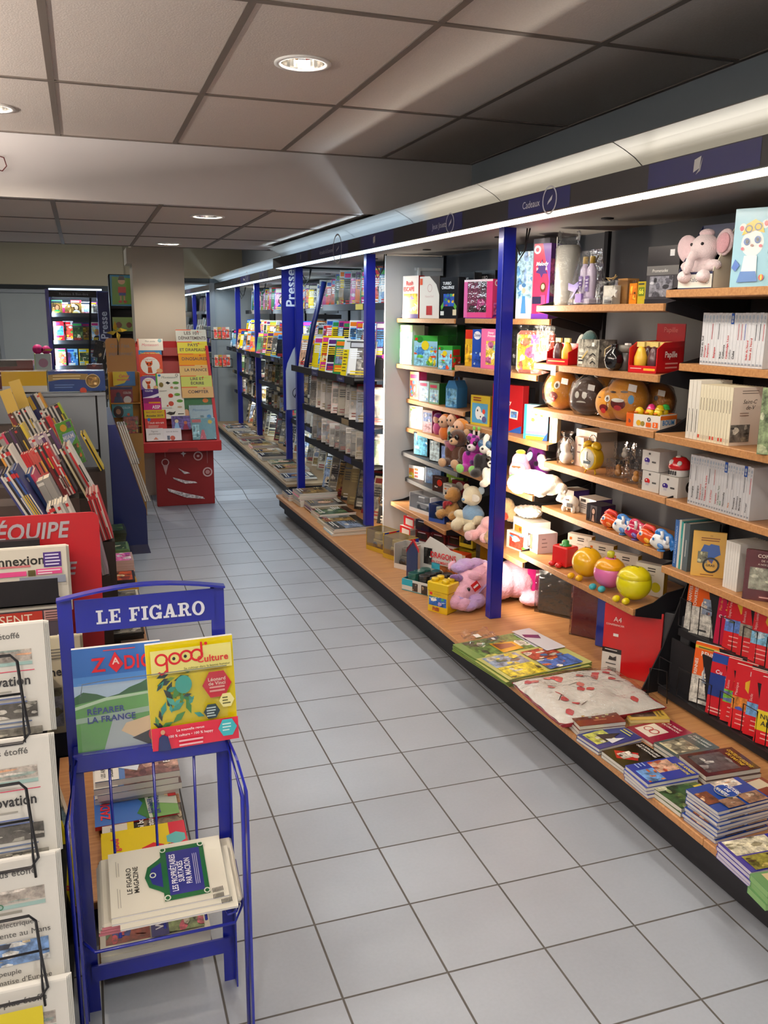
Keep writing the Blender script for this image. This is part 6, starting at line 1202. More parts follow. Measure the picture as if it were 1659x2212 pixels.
gir = animal('magenta plush giraffe with dark patches and green hooves', 1029, 2.34, H4, '#b02aa0', '#e8dce2', '#c84ab8', '#b02aa0', 1.25, 30, [('horn', '#e6e2dc', [(-.014, -.01, .185, .006, .006, .02)]), ('horn', '#e6e2dc', [(.014, -.01, .185, .006, .006, .02)]), ('horn_tip', '#7ac04a', [(-.014, -.01, .21, .008, .008, .01)]), ('horn_tip', '#7ac04a', [(.014, -.01, .21, .008, .008, .01)])] + [('patch', '#4a1a60', [(x, y, z, .012, .008, .012)]) for x, y, z in ((-.03, -.035, .09), (.02, -.038, .07), (-.02, -.044, .165), (.025, -.04, .16), (.0, -.03, .17), (.035, -.02, .12), (-.036, -.02, .13), (.0, -.042, .05))], feet='#8ac86a', ez=.018)
animal('black and white plush dog with big blue eyes', 1058, 2.33, H4, '#18161a', '#e8e6e2', '#18161a', '#1c1a1e', 1.4, 32, [('blaze', '#ece9e4', [(0, -.035, .15, .014, .022, .035)]), ('bow', '#2a8ac0', [(.035, -.012, .178, .02, .008, .012)])], eye='#3a5a80', ez=.024)
animal('white plush seal with dark eyes in front of the black and white dog', 1070, 2.25, H4-.01, '#e6e2d6', '#efece2', '#e6e2d6', '#e6e2d6', 1.1, 35, ez=.026)
plush('soft_toy', 'round pink strawberry hat plush right of the blue post', LOC(2.36, S_at(1122, 2.36, H4), H4, 35), [('body', '#e58aa8', [(0, 0, .08, .065, .045, .08), (.0, 0, .14, .05, .04, .05)]), ('face', '#efc4b8', [(0, -.032, .10, .048, .022, .035)]), ('collar', '#4ab03a', [(0, -.03, .055, .05, .025, .018)]), ('moustache', '#8a5030', [(-.014, -.054, .115, .018, .006, .008), (.014, -.054, .115, .018, .006, .008)]), ('crown', '#c8b02a', [(0, 0, .19, .028, .022, .014)]), ('ear', '#8ab0d8', [(.05, 0, .17, .018, .01, .03, (0, 30, 0))])])
plush('soft_toy', 'purple leopard spotted plush behind the white bear', LOC(2.5, S_at(1160, 2.5, H4), H4, 30), [('body', '#8a2aa0', [(0, 0, .09, .07, .06, .09), (0, -.02, .17, .055, .05, .05)])] + [('spot', '#2a1038', [(x, y, z, .014, .008, .014)]) for x, y, z in ((-.03, -.055, .1), (.02, -.058, .12), (-.015, -.065, .18), (.03, -.055, .17), (.0, -.058, .07))])
plush('soft_toy', 'large glowing white plush bear lying on the fourth toy shelf', LOC(2.33, S_at(1160, 2.33, H4), H4, 30), [('body', '#f0ece0', [(-.03, 0, .065, .11, .07, .065), (.07, .01, .06, .07, .06, .055), (-.12, -.02, .05, .045, .05, .045), (.14, .0, .05, .035, .03, .03), (-.08, -.06, .025, .04, .03, .022), (.05, -.06, .025, .04, .03, .022)])], fur=.006)
plush('soft_toy', 'white plush bird with black band behind the lying bear', LOC(2.42, S_at(1178, 2.42, H4), H4+.10, 30), [('body', '#e8e4da', [(0, 0, .04, .05, .03, .03), (-.03, -.005, .075, .025, .022, .025)]), ('band', '#1c1a1c', [(.03, 0, .06, .035, .03, .012, (0, 30, 0))])])
# shelf 5
plush('soft_toy', 'tan plush lion cub with red bow on the fifth toy shelf', LOC(2.33, S_at(975, 2.33, H5), H5, 30), [('body', '#b98a4e', [(0, 0, .06, .06, .05, .06), (-.05, -.05, .03, .03, .04, .03), (.05, -.05, .03, .03, .04, .03)]), ('head', '#b98648', [(.02, -.01, .16, .05, .046, .05), (.0, -.045, .15, .025, .02, .02)]), ('bow', '#8a1420', [(0, -.045, .108, .04, .014, .016), (-.02, -.055, .09, .014, .008, .03)]), ('eye', '#14100c', [(-.012, -.052, .172, .007, .005, .008)], 'hard')], fur=.01)
plush('soft_toy', 'cream plush teddy bear in pale blue jumper on the fifth toy shelf', LOC(2.31, S_at(1020, 2.31, H5), H5, 30), [('body', '#dfd3b4', [(0, 0, .06, .055, .05, .05), (-.06, -.06, .035, .03, .045, .035), (.03, -.075, .03, .03, .04, .032), (-.065, -.03, .09, .035, .03, .024), (.06, -.03, .075, .03, .035, .028)]), ('jumper', '#7fa2c4', [(0, 0, .095, .062, .055, .055), (.05, -.015, .10, .03, .03, .03)]), ('head', '#e2d8bc', [(0, -.01, .195, .055, .05, .055), (-.01, -.055, .18, .026, .022, .022)]), ('ear', '#a8bccc', [(.05, .0, .23, .02, .01, .022)]), ('ear', '#dfd3b4', [(-.045, .0, .235, .02, .01, .02)]), ('nose', '#6a90b8', [(-.012, -.078, .184, .009, .006, .007)], 'hard'), ('tag', '#e4e0d6', [(.045, -.05, .195, .03, .002, .02)])], scale=1.12)
plush('soft_toy', 'pale pink plush rabbit beside the post on the fifth toy shelf', LOC(2.28, S_at(1047, 2.28, H5), H5, 30), [('body', '#dca8ac', [(0, 0, .05, .055, .05, .05), (-.05, -.05, .03, .035, .045, .032), (.04, -.06, .03, .03, .04, .03), (.02, 0, .10, .045, .045, .045)]), ('paw', '#e6bcc0', [(-.055, -.09, .032, .028, .012, .028)])])
plush('soft_toy', 'fluffy tan plush at the shelf edge left of the post', LOC(2.27, S_at(1058, 2.27, H5)-.02, H5-.0, 30), [('body', '#a8885c', [(0, 0, .04, .045, .045, .04), (.01, -.02, .07, .03, .03, .03)])], fur=.014)
plush('soft_toy', 'curly beige plush dog with red tag right of the post', LOC(2.40, S_at(1102, 2.40, H5), H5+.12, 30), [('body', '#c0a478', [(0, 0, .05, .05, .045, .05), (-.02, -.02, .10, .045, .04, .04)]), ('tag', '#c8381e', [(-.01, -.055, .04, .022, .003, .022, (0, 45, 0))])], fur=.012)
plush('soft_toy', 'brown plush dog head with red collar on the fifth toy shelf', LOC(2.45, S_at(1150, 2.45, H5), H5+.10, 30), [('body', '#a07a42', [(0, 0, .06, .05, .045, .055), (.03, 0, -.03, .05, .05, .07)]), ('muzzle', '#b08c54', [(-.055, -.02, .05, .045, .035, .035)]), ('collar', '#c02a1e', [(.03, -.03, .01, .045, .03, .016)]), ('eye', '#14100c', [(-.02, -.046, .082, .007, .005, .007)], 'hard')], fur=.008)
carton('toy_box', 'closed toy carton under the tan plush dogs', 'toy box', LOC(2.33, S_at(1094, 2.33, H5), H5, 8), .26, .16, .10, [('r', 0, 0, 1, 1, '#d8d0c4'), ('ph', .1, .1, .9, .9, PHC['toy'], 7, 3)], col='#d8d0c4')
# ---- deck of the toy bays
def deckM(u, v, rz): p = PL(u, v, DZ); return FIX @ T(p.x, p.y, DZ) @ RZ(rz-90)
vehicle_box('yellow window box with a toy truck at the left end of the deck', deckM(791, 1185, 18), .20, .13, .15, '#b8962a', '#b89a3a', [('r', 0, 0, 1, 1, '#2a3a98'), ('r', .3, 0, .8, 1, '#c02230')])
vehicle_box('second yellow window box with a toy truck on the deck', deckM(827, 1203, 18), .20, .14, .15, '#b8962a', '#b89a3a', [('r', 0, 0, 1, 1, '#2a3a98'), ('r', .3, 0, .8, 1, '#c02230')])
vehicle_box('white edged window box with a grey toy vehicle on the deck', deckM(851, 1226, 30), .15, .12, .16, '#d8d4ce', '#6a6458')
for i in range(3):
    for j in range(2):
        carton('car_box', f'{["dark red", "dark navy"][j]} small boxed toy car, {ORD[i]} of the {["lower", "upper"][j]} row on the deck', 'toy box', FIX @ T(2.22+.075*i, 5.30-.10*i, DZ+.001+.075*j+.075) @ RZ(-65), .12, .11, .07, [('r', 0, 0, 1, 1, ['#4a1418', '#14162a'][j]), ('r', .1, .2, .9, .75, '#1c1a1c'), ('l', .2, .8, .8, 1, .1, .06, '#c8c8d0')], right=[('r', 0, 0, 1, 1, ['#5a181c', '#12142a'][j]), ('r', .1, .25, .9, .7, '#2a2624'), ('l', .2, .8, .8, 1, .1, .08, '#a8a8b0')], top=[('r', 0, 0, 1, 1, ['#8a2a2e', '#1c2044'][j]), ('p', [(.1, .2), (.4, .9), (.6, .9), (.3, .2)], '#c8cce0' if j else '#d8c8c8')], col=['#4a1418', '#14162a'][j], group='small boxed cars')
        if j == 0: carton('car_box', f'white and red flat car box, {ORD[i]} under the dark car boxes', 'toy box', FIX @ T(2.21+.075*i, 5.29-.10*i, DZ) @ RZ(-65), .125, .115, .073, [('r', 0, 0, 1, 1, '#dcd8d8'), ('r', 0, .2, .6, .8, '#a8282e')], right=[('r', 0, 0, 1, 1, '#8a2428'), ('r', .1, .3, .6, .8, '#2a2422')], col='#d8d4d4', group='white and red car boxes')
for j in range(3): carton('car_box', f'red and white car box against the pale panel, {["lowest", "middle", "top"][j]} of three', 'toy box', FIX @ T(2.28+.02*j, 5.74-.02*j, DZ+.076*j) @ RZ(-80), .14, .12, .075, [('r', 0, 0, 1, 1, '#c82a30'), ('r', .2, .2, .9, .8, '#e8e6e6')], right=[('r', 0, 0, 1, 1, '#e4e2e2'), ('r', .0, .3, .5, .8, '#9aa0a8')], col='#e0dede', group='red and white car boxes')
vehicle_box('small yellow window box with black toy digger', FIX @ T(2.36, 4.90, DZ+.12) @ RZ(-66), .11, .10, .12, '#cdb12a', '#2a2822')
vehicle_box('yellow flat digger box in front of the small yellow box', FIX @ T(2.30, 4.86, DZ) @ RZ(-66), .15, .13, .115, '#cdb12a', '#2a2822')
B('large chalkboard set box with yellow frame leaning under the bears', 952, 1012, 1142, 2.36, DZ, .09, [('r', 0, 0, 1, 1, '#c8a02a'), ('ph', .03, .05, .96, .95, ['#5a6e62', '#4a5c58', '#6a7a70'], 7, 3), ('e', .18, .78, .12, .14, '#b8983a'), ('ph', .05, .05, .45, .6, ['#3a5a9a', '#4a6a8a', '#5a7a70'], 5, 4), ('ph', .35, .2, .9, .5, ['#b83a2a', '#7a3a34', '#8a5a50'], 5, 5)], '#c8a02a', 30, right=fl('#d8a02a'))
B('slim yellow carton beside the chalkboard set', 1027, 1036, 1170, 2.40, DZ, .10, fl('#2a2622'), '#d8a02a', 20, right=fl('#d89a24'))
B('orange and cream construction game box leaning on the chalkboard set', 967, 1004, 1193, 2.20, DZ, .075, [('r', 0, 0, 1, 1, '#d8c8a8'), ('p', [(.08, .05), (.95, .05), (.95, .3), (.5, .4), (.08, .5)], '#4a9ab8'), ('r', .15, .2, .5, .48, '#c84a2a'), ('r', .1, .05, .5, .2, '#c8b03a'), ('l', .1, .75, .85, 2, .12, .04, '#b8a078')], '#d84a1e', 34, right=fl('#dc4c20'), top=[('r', 0, 0, 1, 1, '#e0501e')])
t = thing('dragon_display', 'card display lettered DRAGONS with tray of dark capsules', 'display box', deckM(868, 1273, 30))
b = MB(); b.box(0, 0, 0, .26, .20, .005, '#2a8a9a', 'gloss'); b.box(0, 0, .005, .26, .004, .07, '#d8d8d4', 'gloss'); b.box(.256, .004, .005, .26, .2, .07, '#2a6a6a', 'gloss'); b.box(0, .004, .005, .004, .2, .07, '#2a8a9a', 'gloss'); b.face(.26, .07, [('r', 0, .45, .3, 1, '#2a9ab0'), ('ph', .3, .1, .45, .8, PHC['dark'], 4, 2), ('ph', .55, .05, .72, .8, PHC['dark'], 4, 3), ('r', .78, .1, .95, .5, '#6ab8c0')], FACE); b.build('tray', t)
b = MB(); pr = [(0, 0), (.30, 0), (.33, .02), (.30, .19), (.22, .20), (.17, .23), (.07, .26), (.03, .21), (0, .2)]
b.prism(pr, -.003, 0, '#dcdcd8', 'gloss', T(-.02, .2, .03) @ FACE); b.face(.3, .2, [('ph', .1, .45, .3, .95, ['#1c1c1c', '#e0e0da', '#3a3a38'], 7, 3), ('r', .3, .35, .5, .55, '#3aa0b8'), ('ph', .5, .05, .92, .5, ['#8a4a1e', '#2a2420', '#e0d8c8', '#4a3a28'], 10, 4), ('t', 'DRAGONS', .58, .70, .17, '#c82028', 'b', .62), ('t', 'EN COMBAT', .5, .54, .08, '#c82028', 'b', .4)], T(-.02, .1965, .03) @ FACE); b.build('header_card', t)
b = MB(); b.prism([(0, 0), (.12, 0), (.12, .2), (.07, .24), (0, .18)], -.003, 0, '#16204a', 'gloss', T(-.10, .17, .02) @ RZ(-20) @ FACE); b.prism([(-.005, .17), (.07, .25), (.13, .20), (.13, .18), (.07, .23), (-.005, .15)], -.004, 0, '#c82a2a', 'gloss', T(-.10, .17, .02) @ RZ(-20) @ FACE); b.build('side_card', t)
k = 0
for i in range(3):
    for j in range(3):
        c = thing('capsule', f'{"green" if i == 0 else "black"} twist capsule, {ORD[i]} along in the {["front", "middle", "back"][j]} row of the dragon tray', 'toy', deckM(868, 1273, 30) @ T(.05+.08*i, .045+.058*j, .006), 'capsules in the dragon tray'); col = gplastic('#1c4a44' if i == 0 else '#232322', .3)
        b = MB(); b.lathe([(.026, 0), (.034, .02), (.032, .075), (.029, .078)], 10, mat=col, smooth=False); b.build('jar', c)
        b = MB(); b.lathe([(.033, .078), (.033, .094), (.028, .097)], 12, mat=col, smooth=False); b.build('lid', c)
t = thing('brick_box', 'yellow brick shaped toy tub with studs on the deck', 'toy box', deckM(921, 1318, 30)); Y_ = gplastic('#d8b814', .3)
b = MB(); b.rbox(.006, .006, 0, .134, .10, .115, .004, '#d8b41a', 'gloss'); b.face(.128, .115, [('r', 0, 0, 1, 1, '#d8b41a'), ('r', .08, .82, .22, .95, '#c82a1e'), ('t', 'CLASSIC', .5, .85, .08, '#8a6a10', '', .4), ('ph', .05, .32, .95, .76, ['#2a5aa8', '#3a8a4a', '#c8d8e0', '#1c3a7a', '#e8e4d8'], 10, 3), ('ph', .25, .08, .6, .26, ['#8a4a20', '#c83a2a', '#d8b41a'], 5, 4)], T(.006, .006, 0) @ FACE); b.build('tub', t)
b = MB(); b.rbox(0, 0, .115, .14, .106, .168, .005, mat=Y_); b.build('lid', t)
for x in (.035, .105):
    for y in (.028, .078):
        b = MB(); b.lathe([(.02, .166), (.02, .184), (.018, .186)], 18, mat=Y_, M=T(x, y, 0)); b.build('stud', t)
# ================================================================== MAGAZINE BAYS
CN = dict(zip(MCOL, ['red', 'yellow', 'white', 'blue', 'black', 'orange', 'green', 'pink', 'sky blue', 'cream', 'purple', 'grey']))
CN.update(zip(MUTE, ['dark brown', 'charcoal', 'grey', 'pale grey', 'dark red', 'slate', 'beige', 'black', 'off white', 'olive brown']))
def bgname(seed): return CN[random.Random(seed).choice(MUTE if MUTED else MCOL)]
def tier_board(FR, pts, s0, s1, label, lip=None, mat='black_metal', tags=()):
    a, c = pts[0], pts[-1]; t = thing('magazine_tier', label, 'rack', FR @ T(a[0], (s0+s1)/2, a[1])); h = (s1-s0)/2
    v = []
    b = MB(); P = [(x-a[0], z-a[1]) for x, z in pts]
    for i in range(len(P)-1):
        (x0, z0), (x1, z1) = P[i], P[i+1]; L = hypot(x1-x0, z1-z0); nx, nz = (z1-z0)/L*.008, -(x1-x0)/L*.008
        b.add([(x0,-h,z0),(x1,-h,z1),(x1,h,z1),(x0,h,z0),(x0+nx,-h,z0+nz),(x1+nx,-h,z1+nz),(x1+nx,h,z1+nz),(x0+nx,h,z0+nz)], [(0,1,2,3),(7,6,5,4),(4,5,1,0),(5,6,2,1),(6,7,3,2),(7,4,0,3)], mat=mat)
    b.build('panel', t)
    b = MB(); b.box(-.012, -h, -.03, -.004, h, .022, mat=mat); b.build('lip', t)
    for (s, c_, tx) in tags:
        b = MB(); b.box(-.0135, s-(s0+s1)/2-.09, -.026, -.0125, s-(s0+s1)/2+.09, .018, c_, 'card')
        if tx: b.text(tx, 0, 0, .018, '#b8bcc8', M=T(-.0138, s-(s0+s1)/2, -.012) @ RZ(-90) @ FACE)
        b.build('label_strip', t)
    return t
def mags(FR, d, z, s0, s1, n, rz, lean, where, seed, w=.21, h=.28, wrap=.3, th=.008, group=None, special={}, jz=.0, cols=None):
    for i in range(n):
        r = random.Random(seed*100+i); s = s0 + (s1-s0)*(i+.5)/n + r.uniform(-.01, .01); sd = seed*100+i
        hh = h*r.uniform(.9, 1.04); ops = special.get(i)
        lab = f'{bgname(sd)} magazine, {ORD[i]} from near end, {where}'
        if ops: lab, ops = ops
        magazine('magazine', lab, FR @ T(d + r.uniform(-.008, .008), s, z) @ RZ(rz-90+r.uniform(-5, 5)) @ RX(-lean), w*r.uniform(.9, 1.02), hh, th*r.uniform(.6, 1.6), ops, sd, group, wrap=r.random() < wrap)
def press(FR, s0, s1, nm_, k, seed, zo=0.0, deckz=.2, special2={}):
    """five tiers of magazines; k = how many along each"""
    tier_board(FR, [(2.30, 1.84+zo), (2.62, 1.85+zo)], s0, s1, f'black top shelf of the {nm_} magazine rack', mat='black_metal', tags=[(s0+.75, '#c8b03a', '')] if k > 7 else ())
    mags(FR, 2.37, 1.845+zo, s0+.05, s1-.02, k+4, 48, 6, f'top shelf of {nm_} press rack', seed+1, h=.30, wrap=.9, group=f'magazines of the {nm_} rack')
    tier_board(FR, [(2.0, 1.31+zo), (2.23, 1.315+zo), (2.26, 1.45+zo), (2.46, 1.455+zo), (2.5, 1.62+zo)], s0, s1, f'black sloping second tier of the {nm_} magazine rack', tags=[(s0+.3, '#1c2258', 'Actualité'), (s0+1.0, '#1c2258', 'Economie')])
    mags(FR, 2.275, 1.459+zo, s0+.1, s1-.02, k+2, 44, 10, f'second tier back row, {nm_} press rack', seed+2, h=.27, group=f'magazines of the {nm_} rack')
    mags(FR, 2.03, 1.319+zo, s0+.16, s1-.02, k, 42, 14, f'second tier front row, {nm_} press rack', seed+3, h=.285, wrap=0, group=f'magazines of the {nm_} rack', special=special2)
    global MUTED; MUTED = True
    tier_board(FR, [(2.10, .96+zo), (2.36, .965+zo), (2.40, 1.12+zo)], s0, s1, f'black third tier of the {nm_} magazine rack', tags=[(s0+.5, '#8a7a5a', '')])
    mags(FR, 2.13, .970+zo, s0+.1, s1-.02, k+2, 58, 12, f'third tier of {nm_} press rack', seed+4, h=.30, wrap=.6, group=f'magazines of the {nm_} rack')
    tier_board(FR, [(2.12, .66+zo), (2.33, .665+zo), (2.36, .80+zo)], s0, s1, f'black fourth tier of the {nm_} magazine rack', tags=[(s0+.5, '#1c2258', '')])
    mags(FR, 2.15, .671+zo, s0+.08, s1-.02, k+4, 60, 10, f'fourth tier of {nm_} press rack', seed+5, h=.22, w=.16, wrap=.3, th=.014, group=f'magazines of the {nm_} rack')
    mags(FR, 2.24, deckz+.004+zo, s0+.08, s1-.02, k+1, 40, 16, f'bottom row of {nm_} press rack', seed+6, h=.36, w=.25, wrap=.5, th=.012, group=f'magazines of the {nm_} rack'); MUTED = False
obs = ('white magazine with large title OBS and long haired portrait', [('r', 0, 0, 1, 1, '#d9d8d2'), ('r', 0, 0, .25, .72, '#e0c81e'), ('l', .04, .66, .22, 7, .09, .03, '#4a3a10'), ('e', .62, .42, .25, .38, '#2c1a14'), ('p', [(.35, 0), (.40, .4), (.86, .4), (.9, 0)], '#2c1a14'), ('e', .6, .48, .14, .2, '#cfa086'), ('p', [(.5, .05), (.52, .32), (.68, .32), (.72, .05)], '#c86a2a'), ('t', 'OBS', .52, .77, .13, '#2a2a30', '', .7), ('l', .1, .93, .7, 1, .1, .025, '#3a3a3a')])
press(FIX, 5.95, 7.72, 'near', 8, 3, special2={1: obs})
for q, (a, c, k) in enumerate(((8.1, 9.42, 4), (9.5, 11.28, 5), (11.37, 12.86, 5), (12.95, 13.4, 2))):
    if q > 1: LUMP = MB()
    press(FIXB, a, c, f'{ORD[q]} far', k, 41+7*q, zo=-.02)
    if q > 1:
        LUMP.M = I4; o = one(LUMP, 'magazines', f'many small magazines filling the tiers of the {["", "", "third", "last"][q]} stretch of the far press rack', 'magazines'); o['kind'] = 'stuff'; LUMP = None
# the few magazines between blue post and pale panel continue the near rack; piles on the deck
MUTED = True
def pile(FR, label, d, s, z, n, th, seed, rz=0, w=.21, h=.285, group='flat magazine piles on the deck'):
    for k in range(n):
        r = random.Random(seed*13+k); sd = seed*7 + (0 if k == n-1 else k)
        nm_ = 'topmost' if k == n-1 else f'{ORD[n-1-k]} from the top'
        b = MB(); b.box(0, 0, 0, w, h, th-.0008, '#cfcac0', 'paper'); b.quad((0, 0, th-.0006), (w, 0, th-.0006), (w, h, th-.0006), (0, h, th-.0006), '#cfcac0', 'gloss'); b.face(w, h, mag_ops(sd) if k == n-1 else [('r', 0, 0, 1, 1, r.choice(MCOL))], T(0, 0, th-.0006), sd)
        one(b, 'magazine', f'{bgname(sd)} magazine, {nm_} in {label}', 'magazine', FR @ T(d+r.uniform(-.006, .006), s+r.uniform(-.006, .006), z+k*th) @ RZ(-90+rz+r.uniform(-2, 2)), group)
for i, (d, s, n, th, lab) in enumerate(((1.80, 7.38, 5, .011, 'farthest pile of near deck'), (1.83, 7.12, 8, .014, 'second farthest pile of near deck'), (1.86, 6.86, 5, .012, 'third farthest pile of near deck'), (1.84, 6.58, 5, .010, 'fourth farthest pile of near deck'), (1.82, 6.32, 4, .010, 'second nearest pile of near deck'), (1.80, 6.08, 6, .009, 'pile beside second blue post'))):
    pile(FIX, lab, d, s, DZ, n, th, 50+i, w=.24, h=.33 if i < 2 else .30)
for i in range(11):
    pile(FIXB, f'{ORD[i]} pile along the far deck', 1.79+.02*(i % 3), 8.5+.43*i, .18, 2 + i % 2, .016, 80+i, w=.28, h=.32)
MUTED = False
# ================================================================== LEFT SIDE
# ---- long low gondola with stepped paperback rack
DL = .09
t = thing('gondola', 'low gondola on castors with stepped dark rack of paperbacks on the left', 'shelving', T(-.3, 4.3, 0)); IM = T(.3, -4.3, 0)
b = MB(); b.M = IM.copy(); b.rbox(-.75, 2.36, DL-.028, .225, 6.52, DL, .003, mat='beech'); b.rbox(-.06, 2.10, DL-.028, .225, 2.36, DL, .003, mat='beech'); b.build('deck_board', t)
b = MB(); b.M = IM.copy(); b.box(-.75, 2.37, .035, .17, 6.5, DL-.028, mat='black_metal'); b.box(-.055, 2.16, .035, .17, 2.37, DL-.028, mat='black_metal'); b.build('base', t)
for y in (2.3, 4.3, 6.2):
    b = MB(); b.M = IM.copy(); b.lathe([(.02, -.012), (.026, -.008), (.026, .008), (.02, .012)], 16, '#1c1c1e', 'toy', T(.12, y, .026) @ RY(90)); b.box(.108, y-.012, .026, .132, y+.012, .06, mat='black_metal'); b.build('castor', t)
plain('rack_brown', '#2c211c', rough=.6)
GB = []   # books: (x, y, z of tray) filled below
PAL = {'navy': '#232a5e', 'nyel': '#c8a23a', 'blk': '#171518', 'wht': '#d2cec6', 'org': '#c88a34', 'dred': '#5e1418', 'brn': '#3a2a1c', 'lime': '#9ab01e', 'red': '#b0262a', 'gry': '#8a8884', 'pnk': '#b03a5a', 'prp': '#3e2248', 'dk': '#211a1c', 'yel': '#c8b03a', 'mauv': '#a08e98', 'salm': '#b8534c', 'blu': '#2a4a86', 'crm': '#d8cda8', 'grn': '#5a9a3a'}
def gp(x, y): return x*.13261, 840 + y*.13264
def row(label, tl, tr, Y, cols, h=.178, depth=.108, lean=23, wob=0, kind='paperback', tops=None):
    a, c = PY(*gp(*tl), Y), PY(*gp(*tr), Y); th = max(.006, hypot(c.x-a.x, c.z-a.z)/len(cols)); L = radians(lean)
    base = a - Vector((-sin(L), 0, cos(L)))*h
    M0 = T(base.x, Y, base.z) @ RY(-lean)
    for i, k in enumerate(cols):
        col = PAL[k]; r = random.Random(i*31+int(Y*10)); ops = [('r', 0, 0, 1, 1, col, 'card')]
        if r.random() < .6: ops += [('r', .2, .25, .8, .6, r.choice(['#d8d4cc', '#c8a83a', '#1a1a1a', col]), 'card'), ('r', 0, .88, 1, .95, r.choice(['#d8d4cc', '#b02a2a', col]), 'card')]
        if k == 'nyel': ops = [('r', 0, 0, 1, 1, PAL['navy'], 'card'), ('r', 0, .5, 1, 1, '#c8a23a', 'card')]
        word = {'dred': 'dark red', 'nyel': 'navy and yellow', 'blk': 'black', 'wht': 'white', 'org': 'orange', 'navy': 'navy', 'brn': 'brown', 'lime': 'lime green', 'red': 'red', 'gry': 'grey', 'pnk': 'pink', 'prp': 'purple', 'dk': 'dark', 'yel': 'yellow', 'mauv': 'mauve', 'salm': 'salmon red', 'blu': 'blue', 'crm': 'cream', 'grn': 'green'}[k]
        spine_book(f'{word} {kind} spine, {ORD[i]} from left, {label}', M0 @ T(i*th, r.uniform(-.004, .004), 0), th-.0006, h*r.uniform(.97, 1.02), depth, col, ops, 'paperbacks in the stepped rack', 'book', page='#cfc5b2', name='paperback' if kind == 'paperback' else 'magazine')
    e = M0 @ Vector((len(cols)*th, 0, 0)); GB.append((base.x, e.x, Y, min(base.z, e.z), depth, lean))
row('the topmost row of the rack', (370, 175), (660, 95), 6.2, ['navy', 'navy', 'nyel', 'nyel', 'navy', 'blk', 'wht', 'wht', 'org'])
row('the upper left row of the rack', (130, 430), (445, 255), 5.8, ['dred', 'dred', 'brn', 'wht', 'blk', 'wht', 'blk', 'wht', 'blk', 'wht', 'wht'])
row('black and white row before grey panel', (640, 370), (965, 240), 6.0, ['wht', 'wht', 'blk', 'wht', 'blk', 'wht', 'blk', 'wht', 'blk', 'blk', 'lime'])
row('row ending with red books', (530, 560), (810, 462), 5.6, ['wht', 'gry', 'wht', 'blk', 'wht', 'dred', 'blk', 'red', 'red'])
row('the left row with purple spines', (-60, 770), (345, 560), 5.0, ['gry', 'gry', 'pnk', 'dk', 'dk', 'prp', 'dk', 'dk', 'dk', 'dk', 'yel'], .19)
row('mauve row in mid rack', (450, 830), (870, 750), 4.9, ['mauv', 'wht', 'mauv', 'mauv', 'prp', 'mauv', 'dk', 'prp'])
row('red row in mid rack', (330, 1080), (800, 985), 4.6, ['red', 'red', 'red', 'salm', 'salm', 'salm', 'salm', 'dk', 'red', 'dk', 'red', 'red'], .17)
row('the small dark red row', (790, 1290), (1015, 1225), 4.6, ['dred', 'dred', 'dred', 'wht', 'dred', 'wht', 'red', 'dk'], .17)
row('tall row at left picture edge', (-40, 1050), (180, 1005), 4.0, ['org', 'wht', 'blk', 'gry', 'blk', 'wht'], .25, .17, 24)
row('the blue and pink magazine row', (240, 1500), (560, 1420), 3.95, ['wht', 'blu', 'dk', 'blu', 'blu', 'pnk'], .285, .2, 24, kind='magazine')
row('dark row at lower left of rack', (-40, 1440), (250, 1560), 3.8, ['navy', 'wht', 'dk', 'blu', 'wht', 'dk', 'blu', 'navy'], .29, .2, 27, kind='magazine')
row('the pair of cream topped paperbacks', (580, 1520), (815, 1490), 3.9, ['gry', 'gry'], .19, .12, 22)
row('white booklet row above red sign', (740, 1960), (1100, 1850), 3.6, ['wht', 'wht', 'blk', 'wht', 'wht', 'wht', 'gry', 'wht'], .2, .14, 20)
row('long row at right of rack', (960, 985), (1105, 880), 4.9, ['crm', 'brn', 'gry', 'red', 'wht'], .30, .21, 24, kind='magazine')
row('yellow edged group before grey panel', (1315, 750), (1385, 735), 5.8, ['yel', 'blk', 'yel'], .26, .2, 24, kind='magazine')
row('thin red row at lower right of rack', (1395, 1720), (1565, 1715), 4.4, ['red', 'dred', 'red', 'wht', 'red', 'dred', 'red', 'red', 'wht', 'red'], .25, .2, 14, kind='magazine')
row('grey row at lower right of rack', (1450, 2200), (1560, 2180), 4.2, ['mauv', 'gry', 'mauv', 'mauv'], .26, .2, 10, kind='magazine')
p = PY(*gp(1110, 600), 5.4)
magazine('magazine', 'bright green magazine with blue badge in front of the grey panel', T(p.x, 5.4, p.z-.25) @ RY(-16) @ RZ(35), .11, .27, .008, [('r', 0, 0, 1, 1, '#4fa034'), ('e', .4, .86, .2, .2, '#e0b02a'), ('r', .65, .82, .9, .96, '#4a4a6a'), ('p', [(.1, .5), (.2, .74), (.9, .74), (.95, .6), (.5, .45)], '#8aa8d0'), ('t', 'MIAM', .5, .6, .09, '#e8ecf4', 'b', .7), ('ph', .2, .02, .9, .45, ['#2a6a2a', '#3a8a34', '#c8702a', '#1c4a1c'], 8, 3)], wrap=True)
for i, (u0, v0) in enumerate(((10, 842), (30, 822))):
    q = PY(u0, v0, 5.9+.2*i)
    b = MB(); b.box(-.035, 0, -.34, .035, .002, 0, '#c8a850', 'card'); one(b, 'divider_card', f'plain yellow divider card, {["nearer", "farther"][i]} of the two sticking out of the rack', 'card', T(q.x, q.y, q.z) @ RY(-16))
b = MB(); b.M = IM.copy()
for x0, x1, y, z, dp, ln in GB: b.box(-.72, y+.001, DL, max(x0, x1)+.004, y+dp, z-.004 - (.03 if x1 > x0 else 0)*0, mat='rack_brown')
b.box(-.74, 2.35, DL, -.60, 6.5, 1.0, mat='rack_brown'); b.build('stepped_rack', t)
